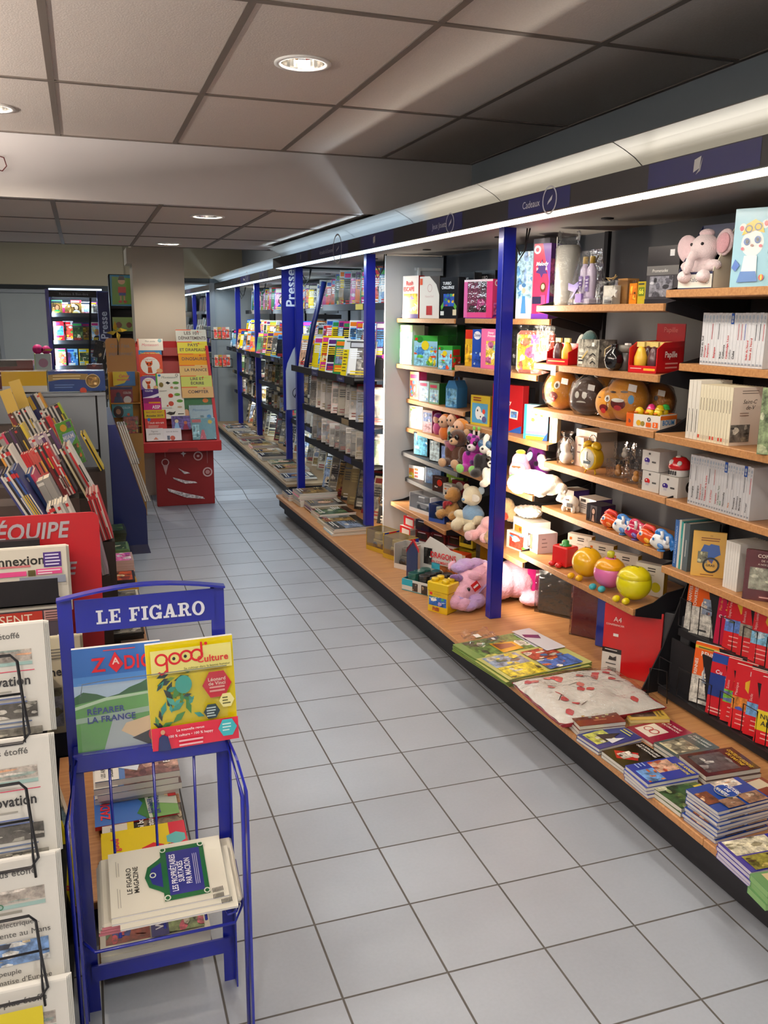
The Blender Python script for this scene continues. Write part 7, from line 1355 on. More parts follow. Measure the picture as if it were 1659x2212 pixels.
# ---- second gondola: grey end panel, blue wedge side, boxes on top
t = thing('gondola', 'second gondola with grey end panel and dark blue wedge shaped side', 'shelving', T(-.1, 7.2, 0)); IM2 = T(.1, -7.2, 0)
b = MB(); b.M = IM2.copy(); b.box(-1.3, 6.60, 0.02, .062, 6.62, 1.19, mat='grey_panel'); b.box(-1.3, 6.585, 1.19, .135, 6.63, 1.21, mat='grey_panel'); b.box(.075, 6.595, 0.02, .135, 6.63, 1.19, mat='grey_panel'); b.build('end_panel', t)
b = MB(); b.M = IM2.copy(); b.box(.062, 6.61, 0.02, .075, 6.625, 1.19, mat='black_metal')
for z in (.30, .78): b.box(.03, 6.598, z, .062, 6.6, z+.02, mat='black_metal')
b.build('slot', t)
b = MB(); b.M = IM2.copy(); wp = [(.137, .06), (.376, .06), (.376, .33), (.19, .975), (.137, .975)]; b.prism(wp, -7.9, -6.60, mat='navy_paint', M=RX(90)) ; b.add([(.14, 6.6, .06), (.376, 6.6, .06), (.392, 6.56, .0), (.15, 6.56, .0)], [(0, 1, 2, 3), (3, 2, 1, 0)], mat='navy_paint'); b.build('wedge_side', t)
b = MB(); b.M = IM2.copy(); b.box(-1.3, 6.62, .02, .10, 7.9, 1.19, mat='rack_brown'); b.build('body', t)
def slope(label, z, ops, k, n):
    for i in range(n):
        x = .376 - (z-.33)*(.186/.645)
        magazine('magazine', f'{label}, {ORD[i]} out from its slope', T(x+.022+.016*i, 6.62, z) @ RZ(90) @ RX(-16), .2, .30, .01, ops, k, 'magazines in wrappers on the blue wedge', wrap=True)
slope('black and white striped magazine on the blue wedge', .68, [('r', 0, 0, 1, 1, '#1a1a1e'), ('r', 0, 0, 1, .06, '#8a1a1e')], 5, 4)
slope('white booklet on the blue wedge', .39, [('r', 0, 0, 1, 1, '#c8c6c0')], 6, 3)
carton('box', 'mustard yellow carton with white base on top of the grey gondola', 'box', T(-.56, 6.75, 1.211), .30, .2, .145, [('r', 0, 0, 1, .3, '#c8c8c4'), ('r', 0, .3, 1, 1, '#c09a26')], col='#b8942a')
carton('display_box', 'dark blue gift carton with gold band and round picture of a fountain', 'box', T(-.25, 6.75, 1.211), .39, .2, .145, [('r', 0, 0, 1, 1, '#1f3a70'), ('p', [(0, .5), (.3, .62), (.7, .55), (.7, .85), (.3, .9), (0, .82)], '#8a7444'), ('l', .08, .74, .6, 2, .14, .05, '#c8b888'), ('e', .78, .5, .13, .13, '#c8b888'), ('e', .78, .5, .12, .12, '#6a5228'), ('ph', .70, .3, .87, .7, PHC['gold'], 7, 3), ('l', .1, .3, .55, 2, .12, .04, '#5a7ab0'), ('e', .6, .02, .06, .06, '#b84a3a')], col='#1f3a70')
carton('box', 'dark red and black carton behind the yellow one', 'box', T(-.72, 7.05, 1.211), .36, .2, .21, [('r', 0, 0, 1, 1, '#4a1216'), ('p', [(.0, .75), (.7, .8), (.68, 1), (0, 1)], '#17130f'), ('l', .1, .6, .5, 2, .14, .05, '#c8b0a0')], col='#4a1216')
carton('box', 'dark crimson bag shaped carton at the right end of the gondola top', 'box', T(.02, 7.15, 1.211), .12, .12, .17, [('r', 0, 0, 1, 1, '#3a1218'), ('ph', 0, 0, 1, 1, ['#3a1218', '#1c1012', '#6a3a34'], 6, 4)], col='#3a1218')
# ---- flat magazines on the gondola deck
def flatL(label, uR, vR, ztop, wY, hX, n, th, ops, seed, cover='#ffffff', side='#d2cec4', group=None):
    p = PZ(uR, vR, ztop)
    for k in range(n):
        r = random.Random(seed*17+k); jx, jy = (r.uniform(-.008, .008), r.uniform(-.006, .006)) if k < n-1 else (0, 0)
        lab = label if n == 1 else f'{label}, ' + ('topmost' if k == n-1 else f'{ORD[n-1-k]} from the top') + ' of its pile'
        flat_item('magazine', lab, 'magazine', T(p.x+jx, p.y+jy, ztop-th*(n-k)) @ RZ(90+r.uniform(-1, 1)), wY, hX, th-.0005, ops, side, group, cover, seed)
geo = [('r', 0, 0, 1, 1, '#e0dac8'), ('ph', .04, .55, .96, .95, ['#8a3a2a', '#3a5a34', '#c83a4a', '#d8b8a8', '#2a3a8a'], 18, 3), ('ph', .04, .05, .96, .38, ['#7a8a5a', '#d8d0b8', '#c85a6a', '#4a4a3a'], 14, 4), ('r', 0, .38, .95, .54, '#3a3a78'), ('t', 'WE', .25, .42, .08, '#e6e4ee', 'b')]
flatL('thick magazine with flower pictures and purple WE band', 455, 2003, .138, .21, .285, 2, .023, geo, 1, '#e0dac8', '#b8c4e0')
goodc = [('r', 0, 0, 1, 1, '#e0c81e'), ('r', .0, 0, 1, .2, '#c8203a'), ('p', [(.35, .12), (.45, .02), (.62, .02), (.7, .12), (.62, .24), (.45, .24)], '#5ab0b0'), ('p', [(.1, .4), (.2, .28), (.4, .28), (.5, .4), (.4, .54), (.2, .54)], '#c8202a'), ('p', [(.2, .2), (.26, .16), (.36, .16), (.4, .22), (.34, .28), (.24, .28)], '#1c3040'), ('t', 'good', .6, .8, .09, '#c8202a', 'b')]
flatL('yellow magazine with red hexagon lying behind the newspapers', 412, 1846, .13, .2, .26, 2, .012, goodc, 2, '#e0c81e')
litt = [('r', 0, 0, 1, 1, '#1a1614'), ('ph', .0, .02, 1, .5, ['#6a5a44', '#3a3024', '#a89878', '#1a1612'], 16, 5), ('r', 0, .70, 1, 1, '#dcd8cc'), ('r', 0, .62, 1, .70, '#d8c02a'), ('t', 'uoi bon', .5, .50, .075, '#ecebe6', 'b', .8), ('t', 'térature?', .5, .38, .075, '#ecebe6', 'b', .9), ('t', 'iers', .4, .85, .08, '#1a1614'), ('r', .72, .82, .86, .92, '#3a2a78')]
flatL('black magazine asking about literature lying on the deck', 404, 1802, .12, .2, .26, 1, .012, litt, 3, '#1a1614')
zad = [('r', 0, 0, 1, 1, '#3a6ab8'), ('r', 0, 0, 1, .40, '#6a9a54'), ('p', [(0, .38), (.2, .5), (.5, .42), (.8, .52), (1, .44), (1, .3), (0, .3)], '#2f6a34'), ('p', [(.3, 0), (.5, .38), (.6, .38), (.7, 0)], '#b8c0b4'), ('p', [(0, .36), (1, .40), (1, .36), (0, .32)], '#c8d4c0'), ('t', 'ZADIG', .48, .82, .11, '#d8282e', 'b', .8), ('t', 'RÉPARER', .36, .30, .06, '#2a3a7a', 'b', .5), ('t', 'LA FRANCE', .40, .22, .06, '#2a3a7a', 'b', .6), ('p', [(.55, .05), (.6, .14), (1, .18), (1, .08)], '#e0c8a0'), ('r', .55, 0, 1, .1, '#c02a2e')]
flatL('flat copy of the blue and green ZADIG magazine on the deck', 388, 1756, .125, .205, .27, 1, .014, zad, 4, '#b02028')
arts = [('r', 0, 0, 1, 1, '#5a7ab0'), ('ph', 0, 0, .95, .65, ['#6a4a4a', '#8a6a60', '#4a3038', '#a8867a'], 9, 6), ('p', [(.2, .5), (.4, .75), (.7, .6), (.8, .4)], '#d8e0ec'), ('r', 0, .72, .6, 1, '#e6e4dc'), ('t', 'LES ARTS', .3, .88, .05, '#1a1a1a', 'b', .5), ('t', 'DESSINES', .3, .79, .05, '#1a1a1a', 'b', .5), ('t', '06', .75, .66, .07, '#1a1a1a'), ('t', 'Butch', .5, .1, .08, '#e8e4e0', 'b')]
flatL('art magazine with snowy mountain cover', 388, 1664, .21, .21, .28, 4, .022, arts, 5, '#e0ddd6', '#dcdad4')
far_l = [('black magazine with white title strip', 330, 1405, .20, 2, .012, ['#1c1a1a', 'dark']), ('red and cream comic magazine with small covers', 322, 1440, .19, 1, .012, ['#8a2a22', 'fire']), ('dark magazine with pale drawn lines', 312, 1365, .22, 3, .012, ['#2a2624', 'grey']), ('cream magazine with black oval badge', 302, 1296, .22, 2, .013, ['#dcd6c0', 'grey']), ('yellow orange comic magazine', 298, 1266, .22, 2, .012, ['#c8962a', 'gold']), ('dark cartoon magazine with red figures', 292, 1252, .24, 2, .012, ['#2a2828', 'fire']), ('pale pink and green gardening magazine', 289, 1210, .26, 5, .018, ['#c8a8a0', 'pink']), ('green picture magazine with red corner', 278, 1186, .27, 2, .012, ['#6a8a5a', 'forest']), ('dark green forest magazine on a pale pile', 271, 1145, .30, 4, .022, ['#2f3a2a', 'forest'])]
for i, (lab, u, v, zt, n, th, (c, pal)) in enumerate(far_l):
    flatL(lab, u, v, zt-.04, .21 if i not in (0, 1) else .14, .27, n, th, [('r', 0, 0, 1, 1, c), ('ph', .05, .05, .95, .75, PHC[pal], 12, i), ('l', .1, .9, .85, 2, .07, .03, '#e0dcd0' if i not in (3,) else '#3a3a3a')], 20+i, c)
# leaning magazines beside the newspapers
for i, (u, v, Y, c, ops, lab) in enumerate(((106, 1655, 2.30, '#d8c8b0', [('r', 0, 0, 1, 1, '#b8a890'), ('ph', 0, 0, 1, 1, ['#d8c8a8', '#c86a34', '#8aa0a8', '#3a4a44'], 9, 3)], 'magazine with sketch like orange drawing behind the newspapers'), (133, 1780, 2.28, '#e0c81e', [('r', 0, 0, 1, 1, '#e0c81e'), ('tv', 'good', .5, .2, .3, '#d83a2a', 'lb')], 'yellow magazine spine lettered good behind the newspapers'), (122, 1880, 2.26, '#1c1614', [('r', 0, 0, 1, 1, '#1c1614'), ('tv', 'XXI', .4, .05, .2, '#d8dce0', 'lb'), ('p', [(.3, .3), (.6, .5), (.5, .9), (.2, .8)], '#d8c8a8')], 'black magazine lettered XXI behind the newspapers'))):
    p = PY(u, v, Y)
    magazine('magazine', lab, T(p.x, Y, p.z-.26) @ RY(-12) @ T(-.03, 0, 0), .085, .26, .05, ops, i, side=c)
# ---- newspapers and their rack
t = thing('newspaper_rack', 'black stepped newspaper rack with wire guards at the left edge', 'rack', T(-.3, 2.1, 0)); IM3 = T(.3, -2.1, 0)
NEWS = [(2.27, 1.09), (2.23, .97), (2.15, .745), (1.85, .885), (1.80, .625), (1.755, .345), (1.71, .07)]
b = MB(); b.M = IM3.copy(); b.box(-.6, 2.29, .05, -.135, 2.31, 1.2, mat='black_metal'); b.build('back_plate', t)
for x1, y, z0, z1 in ((-.095, 2.205, 1.053, 1.119), (-.088, 2.175, .935, .974), (-.088, 2.12, .68, .745)):
    b = MB(); b.M = IM3.copy(); b.box(-.6, y, z0, x1, y+.004, z1, mat='black_metal'); b.box(-.6, y, z0, x1, 2.295, z0+.004, mat='black_metal'); b.build('holder_plate', t)
for i, (y, z) in enumerate(NEWS[3:]):
    b = MB(); b.M = IM3.copy(); b.box(-.6, y-.025, z-.012, -.125, 2.29, z-.003, mat='black_metal'); b.build('shelf_plate', t)
    q = y-.03; b = MB(); b.M = IM3.copy(); b.tube([(-.6, q, z+.185), (-.18, q, z+.19), (-.168, q, z+.175), (-.163, q-.004, z+.09), (-.155, q-.012, z+.02), (-.17, q-.012, z), (-.6, q-.012, z-.002)], .0032, 8, mat='wire_black'); b.build('wire_guard', t)
    b = MB(); b.M = IM3.copy(); b.tube([(-.6, q-.003, z+.1), (-.165, q-.003, z+.105), (-.166, q-.004, z+.02), (-.164, q-.004, z-.03)], .0028, 8, mat='wire_black'); b.build('wire_guard', t)
def newspaper(label, xr, y, z, w_, h, ops, col='#d6d0c2', th=.024, lean=3, n=3):
    tt = thing('newspaper', label, 'newspaper', T(xr-w_, y, z) @ RX(-lean))
    for k in range(n):
        b = MB(); o = .003*k; t0 = th*k/n; r = random.Random(k+int(y*100))
        N_ = 8; prof = [(0, t0), (h-.006, t0), (h-.002, t0+th/n*.15), (h, t0+th/n*.5), (h-.002, t0+th/n*.85), (h-.006, t0+th/n*.96), (0, t0+th/n*.96)]
        m = len(prof); v = [(o*.6, yy, zz-o) for zz, yy in prof] + [(w_+o, yy, zz-o) for zz, yy in prof]
        b.add(v, [tuple(range(m)), tuple(range(m, 2*m))[::-1]] + [(i, m+i, m+(i+1) % m, (i+1) % m) for i in range(m)], col, 'paper')
        if k == 0: b.face(w_, h-.006, ops, FACE, 5, lift=.0002)
        b.build('front_sheet' if k == 0 else 'inner_sheets', tt)
    return tt
connex = [('t', 'Connexion', .665, .755, .14, '#1c1a16', 'b', .40), ('l', .45, .72, .83, 1, .1, .03, '#c06a70'), ('r', .855, .70, .965, .93, '#3e2a6a', 'paper'), ('l', .865, .88, .96, 4, .05, .022, '#e0dcf0'), ('r', .5, .585, .745, .66, '#d8508a', 'paper'), ('r', .755, .575, .80, .67, '#4a4428', 'paper'), ('r', .805, .59, .965, .68, '#d8508a', 'paper'), ('l', .815, .64, .96, 2, .04, .02, '#f4e0e8'), ('r', .70, .45, .985, .565, '#8a90a0', 'paper')]
newspaper('cream newspaper with pink strip and title ending nexion at the top left', -.072, 2.255, 1.02, .38, .17, connex)
sent = [('r', .3, 0, .96, .97, '#3a343c', 'paper'), ('r', .3, .755, .83, .95, '#a8382c', 'paper'), ('t', 'PRESENT', .585, .795, .125, '#e6dcc8', '', .44), ('r', .84, .80, .955, .95, '#b8908c', 'paper'), ('l', .85, .91, .945, 4, .035, .016, '#4a3030'), ('t', 'Vers une', .66, .615, .115, '#e8e4dc', 'b', .36), ('t', 'agricole', .86, .50, .10, '#e8e4dc', 'b', .2)]
newspaper('dark newspaper page with red title ending SENT', -.076, 2.21, .86, .36, .19, sent)
times = [('t', 'Times', .80, .62, .085, '#2a2824', 'b', .20), ('r', .68, .78, .76, .88, '#3a3834', 'paper'), ('l', .79, .88, .96, 4, .03, .012, '#6a665c'), ('ph', .3, .1, .86, .5, ['#8a8a8c', '#b0aca0', '#6a6448', '#7a7a74'], 9, 3), ('l', .88, .5, .98, 8, .05, .02, '#5a564e')]
newspaper('cream newspaper whose title ends in Times beside the blue stand', -.052, 2.15, .725, .36, .26, times, '#cfc6a8')
def ouest(k):
    top = [('t', 'et plus étoffé', .72, .885, .05, '#5a5a58', 'b', .32), ('ph', .4, .68, .92, .78, ['#a8a098', '#c89878', '#8a9a94', '#d8d0c8'], 8, k), ('r', .4, .64, .92, .67, '#9ab8b4', 'paper'), ('o', .66, .665, .012, .02, '#3a6a50')]
    if k < 3: return top + [('r', .3, .585, .93, .592, '#c83a5a', 'paper'), ('t', 'innovation', .735, .46, .085, '#2a2a2c', 'b', .34), ('l', .45, .40, .85, 1, .1, .015, '#9a9890'), ('ph', .3, .02, .52, .36, ['#2a2c34', '#5a5a5c', '#8a7a70'], 6, k), ('l', .58, .34, .9, 2, .04, .012, '#5a6a9a'), ('ph', .60, .16, .93, .30, ['#4a4844', '#8a8880', '#2a2a28', '#b8b4ac'], 10, k+5), ('l', .62, .12, .9, 2, .04, .012, '#5a6a8a'), ('ph', .62, .0, .95, .07, ['#6a6862', '#b8b4a8', '#3a3a38'], 7, k+9)]
    return top + [('l', .4, .60, .85, 1, .1, .02, '#8a887f'), ('t', 'électrique...', .76, .50, .04, '#4a4a48', '', .28), ('t', 's’invente au Mans', .74, .42, .045, '#4a4a48', '', .40), ('ph', .42, .20, .92, .38, ['#6a8ab8', '#e0e0dc', '#2a2e3a', '#b8a888', '#d8d8d4'], 12, k), ('t', 'le peuple', .66, .13, .04, '#3a3a38', '', .24), ('t', 'stigmatise d’Europe', .73, .06, .04, '#3a3a38', '', .42)]
for i, (y, z) in enumerate(NEWS[3:]):
    lab = ['white regional newspaper headed innovation, uppermost of the left column', 'white regional newspaper headed innovation, second of the left column', 'white regional newspaper with racing driver photograph, third of left column', 'white regional newspaper cut by the bottom edge of the picture'][i]
    newspaper(lab, [-.115, -.119, -.122, -.118][i], y, z, .34, [.245, .27, .30, .30][i], ouest([1, 2, 4, 2][i]) + ([('r', .3, .7, .85, .86, '#d8c83a', 'paper')] if i == 3 else []), '#dcdad4', .03, 3, 4)
t = thing('sign_panel', 'red sign board with grey italic lettering behind the newspapers', 'sign', T(-.3, 2.34, 1.1))
pts = [(-.4, -.52), (.301, -.52), (.312, .13)] + [(.292+.02*cos(a), .132+.02*sin(a)) for a in [0, pi/6, pi/3, pi/2]] + [(-.4, .152)]
b = MB(); b.prism(pts, -.006, 0, mat='sign_red' if plain('sign_red', '#a81a22', rough=.4) else '', M=FACE); b.text('L’ÉQUIPE', .233, .090, .042, '#a8a4aa', 1, 'R', .22, FACE, z=.0015, maxw=.215); b.text('L’ÉQUIPE', .245, -.012, .034, '#8f8a90', 1, 'R', .22, FACE, z=.0015, maxw=.215); b.build('board', t)
# ---- blue newspaper stand
SX0, SX1, YR, YF = -.078, .272, 2.035, 1.85
t = thing('newspaper_stand', 'blue steel newspaper stand with white LE FIGARO header board', 'stand', T(.1, 1.95, 0)); IM4 = T(-.1, -1.95, 0)
def mb4(): b = MB(); b.M = IM4.copy(); return b
BP = 'blue_paint'
for x in (SX0, SX1):
    b = mb4(); b.box(x-.016, YR, 0, x+.016, YR+.006, 1.118 if x < 0 else 1.118, mat=BP); b.box(x-.016 if x < 0 else x+.012, YR-.03, .0, x-.012 if x < 0 else x+.016, YR, .70, mat=BP); b.build('rear_upright', t)
b = mb4(); n = 12; b.strip([(SX0-.016 + (SX1-SX0+.032)*i/n, YR-.012, 1.116+.022*sin(pi*i/n)) for i in range(n+1)], (0, .012, 0), (0, 0, .005), mat=BP); b.build('top_arch', t)
b = mb4(); b.box(SX0+.022, YR-.004, 1.032, SX1-.008, YR-.001, 1.112, mat=BP); hbm = b
# slab lettering
def slab(word, x, y, h, mb_, M, col='#e9ebf4'):
    W_ = {'L': .78, 'E': .80, 'F': .76, 'I': .46, 'G': .9, 'A': .96, 'R': .92, 'O': .92, ' ': .42}; st, sf = .22, .13
    zz = [.0012]
    def up(): zz[0] += .00004; return zz[0]
    def R_(a, b_, c, d): mb_.prism([(x+a*h, y+b_*h), (x+c*h, y+b_*h), (x+c*h, y+d*h), (x+a*h, y+d*h)], 0, up(), col, 'card', M)
    def arc(cx, cy, rx, ry, a0, a1, wx, wy, n=16):
        for i in range(n):
            p, q = a0+(a1-a0)*i/n, a0+(a1-a0)*(i+1)/n; P = lambda a, kx, ky: (x+(cx+kx*cos(a))*h, y+(cy+ky*sin(a))*h)
            mb_.prism([P(p, rx, ry), P(q, rx, ry), P(q, rx-wx, ry-wy), P(p, rx-wx, ry-wy)], 0, up(), col, 'card', M)
    for ch in word:
        w = W_[ch]
        if ch in 'LEFI':
            s0 = .12; R_(s0, 0, s0+st, 1); R_(0, 0, (s0*2+st) if ch in 'FI' else w*.95, sf); R_(0, 1-sf, (s0*2+st) if ch in 'LI' else w*.95, 1)
            if ch in 'LE': R_(w*.82, 0, w*.95, .34)
            if ch in 'EF': R_(w*.82, .68, w*.95, 1); R_(s0, .44, w*.70, .56); R_(w*.6, .36, w*.70, .64)
        elif ch in 'OG':
            arc(w*.48, .5, w*.48, .53, .65 if ch == 'G' else 0, 2*pi-(.1 if ch == 'G' else 0), .22, .13, 22)
            if ch == 'G': R_(w*.52, .30, w*.98, .43); R_(w*.72, .0, w*.94, .40); R_(w*.78, .66, w*.92, 1.02)
        elif ch == 'A':
            q = [(.14, .05), (.36, 1), (.62, 1), (.86, .05), (.62, .05), (.485, .72), (.28, .05)]; mb_.prism([(x+a*w*h, y+c*h) for a, c in [(.14, .05), (.38, 1), (.49, .74), (.27, .05)]][::-1], 0, up(), col, 'card', M); mb_.prism([(x+a*w*h, y+c*h) for a, c in [(.38, 1), (.62, 1), (.86, .05), (.60, .05), (.46, .78)]][::-1], 0, up(), col, 'card', M)
            R_(.24*w, .26, .72*w, .38); R_(0, 0, .42*w, sf); R_(.54*w, 0, w, sf)
        elif ch == 'R':
            R_(.12, 0, .12+st, 1); R_(0, 0, .46, sf); R_(0, 1-sf, .5, 1); R_(.3, .44, .5, .56); arc(.48, .72, .30, .28, -pi/2, pi/2, .21, .13, 10)
            mb_.prism([(x+a*h, y+c*h) for a, c in [(.44, .5), (.62, .5), (.84, 0), (.62, 0)]][::-1], 0, up(), col, 'card', M); R_(.66, 0, .92, sf)
        x += (w+.07)*h
    return x
slab('LE FIGARO', -.010, 1.050, .0335, hbm, T(0, YR-.0045, 0) @ FACE); hbm.build('header_board', t)
b = mb4(); b.rbox(SX0-.006, 1.985, .70, SX1+.01, 2.035, .748, .004, mat=BP); b.build('middle_rail', t)
for x, xf in ((SX0, -.092), (SX1+.004, .296)):
    b = mb4(); b.strip([(x, 2.0, .735), ((x+xf)/2, 1.92, .715), (xf, YF+.01, .665), (xf, YF, .63), (xf, YF, .0)], (.006, 0, 0) if 0 else (0, .012, 0), (.006, 0, 0), mat=BP)
    b.tube([(xf-.008, YF-.006, .0), (xf-.008, YF-.006, .655), (x, 1.985, .735)], .005, 8, mat=BP); b.build('front_hoop', t)
for x in (-.003, .099, .196):
    b = mb4(); b.tube([(x, 2.0, .71), (x, 2.012, .44), (x, 2.0, .405), (x, 1.86, .335)], .0035, 8, mat=BP); b.build('basket_wire', t)
b = mb4(); b.tube([(-.085, 1.87, .335), (-.06, 1.845, .322), (.262, 1.845, .322), (.285, 1.87, .35), (.285, 1.98, .40)], .004, 8, mat=BP); b.build('front_wire', t)
b = mb4(); b.tube([(.24, 1.86, .36), (.245, 1.835, .355), (.265, 1.835, .36), (.275, 1.86, .36)], .003, 6, mat=BP); b.build('hook', t)
b = mb4(); b.box(SX0, YR-.012, .098, SX1, YR-.006, .142, mat=BP); b.build('lower_bar', t)
b = mb4(); b.box(-.06, 1.974, .752, .28, 1.976, .93, mat='window_film'); b.tube([(-.055, 1.973, .90), (-.05, 1.973, .928), (.0, 1.973, .932), (.28, 1.973, .934)], .001, 5, '#55606a', 'toy'); b.build('clear_pocket', t)
zadig = [('r', 0, 0, 1, 1, '#4a82c8'), ('r', 0, .74, 1, 1, '#3266b0'), ('r', 0, .52, 1, .66, '#a8c0d8'), ('p', [(0, .46), (0, .56), (.1, .60), (.25, .57), (.36, .53), (.5, .55), (.62, .60), (.75, .63), (.88, .68), (1, .70), (1, .48)], '#2c5a34'), ('p', [(0, .0), (0, .49), (.35, .53), (1, .56), (1, 0)], '#5f9a54'), ('p', [(0, .44), (.35, .50), (1, .53), (1, .55), (.35, .53), (0, .47)], '#b8d4b4'), ('p', [(0, .31), (1, .36), (1, .41), (0, .36)], '#9cb8a4'), ('p', [(.28, 0), (.42, .34), (.55, .36), (1, .02), (1, 0)], '#a8b4b8'), ('p', [(.5, .20), (.56, .27), (1, .34), (1, .22), (.66, .12)], '#dcc09a'), ('p', [(.62, .12), (1, .22), (1, .06), (.8, .04)], '#2e2e34'), ('o', .92, .13, .07, .11, '#b8283a'), ('t', 'Z', .29, .78, .125, '#c81e2a', 'b'), ('p', [(.40, .83), (.48, .95), (.57, .83), (.485, .755)], '#c81e2a'), ('t', 'A', .485, .835, .06, '#e8c8c0', 'b'), ('t', 'DIG', .735, .78, .125, '#c81e2a', 'b', .33), ('l', .35, .965, .9, 1, .1, .01, '#b8404a'), ('t', 'RÉPARER', .34, .39, .055, '#2a3c80', 'b', .46), ('t', 'LA FRANCE', .40, .31, .055, '#2a3c80', 'b', .56)]
magazine('magazine', 'ZADIG magazine in blue and green leaning in the stand pocket', T(-.070, 1.998, .737) @ RX(-4), .20, .262, .012, zadig, 1, side='#e8e6e0')
r = random.Random(12); leaf = []
for k in range(46):
    x, y, a, L, c = r.uniform(.02, .52), r.uniform(.22, .72), r.uniform(0, 6.28), r.uniform(.10, .20), r.choice(['#1c3a3a', '#2f9a88', '#3f8a3a', '#23302c', '#4ab0a0', '#7aa02a'])
    px_, py_ = cos(a)*L, sin(a)*L*.8; leaf.append(('p', [(x, y), (x+px_*.5-py_*.22, y+py_*.5+px_*.18), (x+px_, y+py_), (x+px_*.5+py_*.22, y+py_*.5-px_*.18)], c))
leaf = [q for q in leaf if all(0 < a < 1 and 0 < c < 1 for a, c in q[1])]
hexa = lambda x, y, r_, c: ('p', [(x+r_*cos(i*pi/3), y+r_*sin(i*pi/3)*.85) for i in range(6)], c)
goodf = [('r', 0, 0, 1, 1, '#e8d414')] + leaf[:34] + [('e', .40, .60, .095, .11, '#3aa89a'), ('r', .05, .72, .97, .95, '#ece48a'), ('o', .17, .86, .05, .075, '#c8202a'), ('p', [(.215, .86), (.24, .86), (.24, .74), (.16, .71), (.12, .74), (.14, .75), (.17, .73), (.215, .76)], '#c8202a'), ('o', .32, .86, .05, .075, '#c8202a'), ('e', .31, .86, .018, .02, '#16161a'), ('o', .45, .87, .05, .075, '#c8202a'), ('e', .44, .87, .018, .02, '#16161a'), ('o', .57, .87, .05, .075, '#c8202a'), ('p', [(.615, .85), (.64, .85), (.64, .99), (.615, .99)], '#c8202a'), ('e', .68, .97, .018, .02, '#c8202a'), ('t', 'Culture', .75, .795, .062, '#c83030', 'b', .42), ('t', 'Se cultiver dans la bonne humeur', .68, .745, .022, '#4a4a20', '', .58), ('r', 0, 0, 1, .22, '#d02440'), hexa(.78, .565, .17, '#c81c34'), ('t', 'Léonard', .78, .60, .033, '#f0d8c8', 'b', .24), ('t', 'de Vinci', .78, .56, .033, '#f0d8c8', 'b', .24), ('l', .69, .53, .87, 2, .035, .018, '#e8a8a0'), hexa(.88, .40, .09, '#ece49a'), ('l', .83, .42, .93, 3, .028, .013, '#5a5a2a'), hexa(.70, .31, .095, '#1c3038'), ('l', .64, .34, .76, 4, .026, .012, '#b8c8c8'), hexa(.87, .13, .11, '#3ab0bc'), ('l', .81, .16, .93, 3, .03, .013, '#c8ecec'), ('t', 'La nouvelle revue', .44, .165, .024, '#f4dce0', 'b', .36), ('t', '100 % culture • 100 % happy', .44, .115, .024, '#f4dce0', 'b', .52), ('l', .3, .06, .66, 2, .04, .018, '#f0b8c0'), ('p', [(.06, 0), (.08, .13), (.12, .16), (.18, .13), (.21, 0)], '#1c2a5a'), ('e', .125, .18, .025, .03, '#c89878')]
magazine('magazine', 'yellow good Culture magazine with tropical leaves in the stand pocket', T(.098, 1.984, .738) @ RX(-4) @ RY(-1), .206, .258, .012, goodf, 2, side='#ecebe4')
# newspapers in the stand's basket
fig = [('r', 0, 0, 1, 1, '#e0dccd', 'paper'), ('tv', 'LE FIGARO', .185, .30, .042, '#2a2a24', 'lb', .42), ('tv', 'MAGAZINE', .245, .30, .042, '#2a2a24', 'lb', .42), ('r', .06, .12, .066, .42, '#b8b4a8'), ('r', .08, .12, .086, .40, '#b8b4a8'), ('r', .06, .6, .066, .85, '#b8b4a8'), ('r', .08, .6, .086, .82, '#b8b4a8'), ('p', [(.30, .50), (.33, .66), (.42, .75), (.46, .80), (.46, .2), (.42, .25), (.33, .34)], '#1e5a34'), ('p', [(.34, .50), (.36, .62), (.45, .70), (.45, .30), (.36, .38)], '#2a2f7a'), ('r', .45, .08, .84, .92, '#1e5a34'), ('r', .50, .15, .80, .85, '#2a2f7a'), ('tv', 'LES PROPRIÉTAIRES', .575, .2, .05, '#e6e6f0', 'lb', .6), ('tv', 'SURTAXÉS', .635, .33, .05, '#e6e6f0', 'lb', .34), ('tv', 'PAR MACRON', .70, .28, .05, '#e6e6f0', 'lb', .42)] + [('r', .73+.016*i, .25, .736+.016*i, .75, '#b8b8d8') for i in range(3)] + [('o', a, c, .018, .028, '#d8e0d0') for a, c in ((.475, .115), (.475, .885), (.815, .115), (.815, .885), (.37, .5))] + [('r', .86+.012*i, .05, .866+.012*i, .12, '#2a2a2a') for i in range(8)]
bm = T(-.045, 1.852, .332) @ RX(19)
for k in range(3):
    tt = thing('newspaper', f'folded cream newspaper in the blue stand, {["lowest", "middle", "uppermost"][k]} of the three under the magazines', 'newspaper', bm @ T(-.005+.004*k, -.004*k, .004+.016*k), 'newspapers in the blue stand')
    b = MB(); b.rbox(0, .02, 0, .325, .205, .0145, .005, '#d8d2c2', 'paper'); b.build('folded_sheets', tt)
    b = MB(); b.box(.0, .0185, .001, .06, .0195, .010, '#d0808a', 'paper'); b.build('pink_edge', tt)
for k in range(3):
    M_ = bm @ T(.025+(.018 if k == 0 else 0), +.012-.012*(2-k), .053+.007*k)
    flat_item('magazine', f'LE FIGARO MAGAZINE supplement lying in the blue stand, {["lowest", "middle", "topmost"][k]} of three', 'magazine', M_, .27, .175, .0062, fig, '#e0e0e8', 'supplements in the blue stand', '#dedacb', 3)
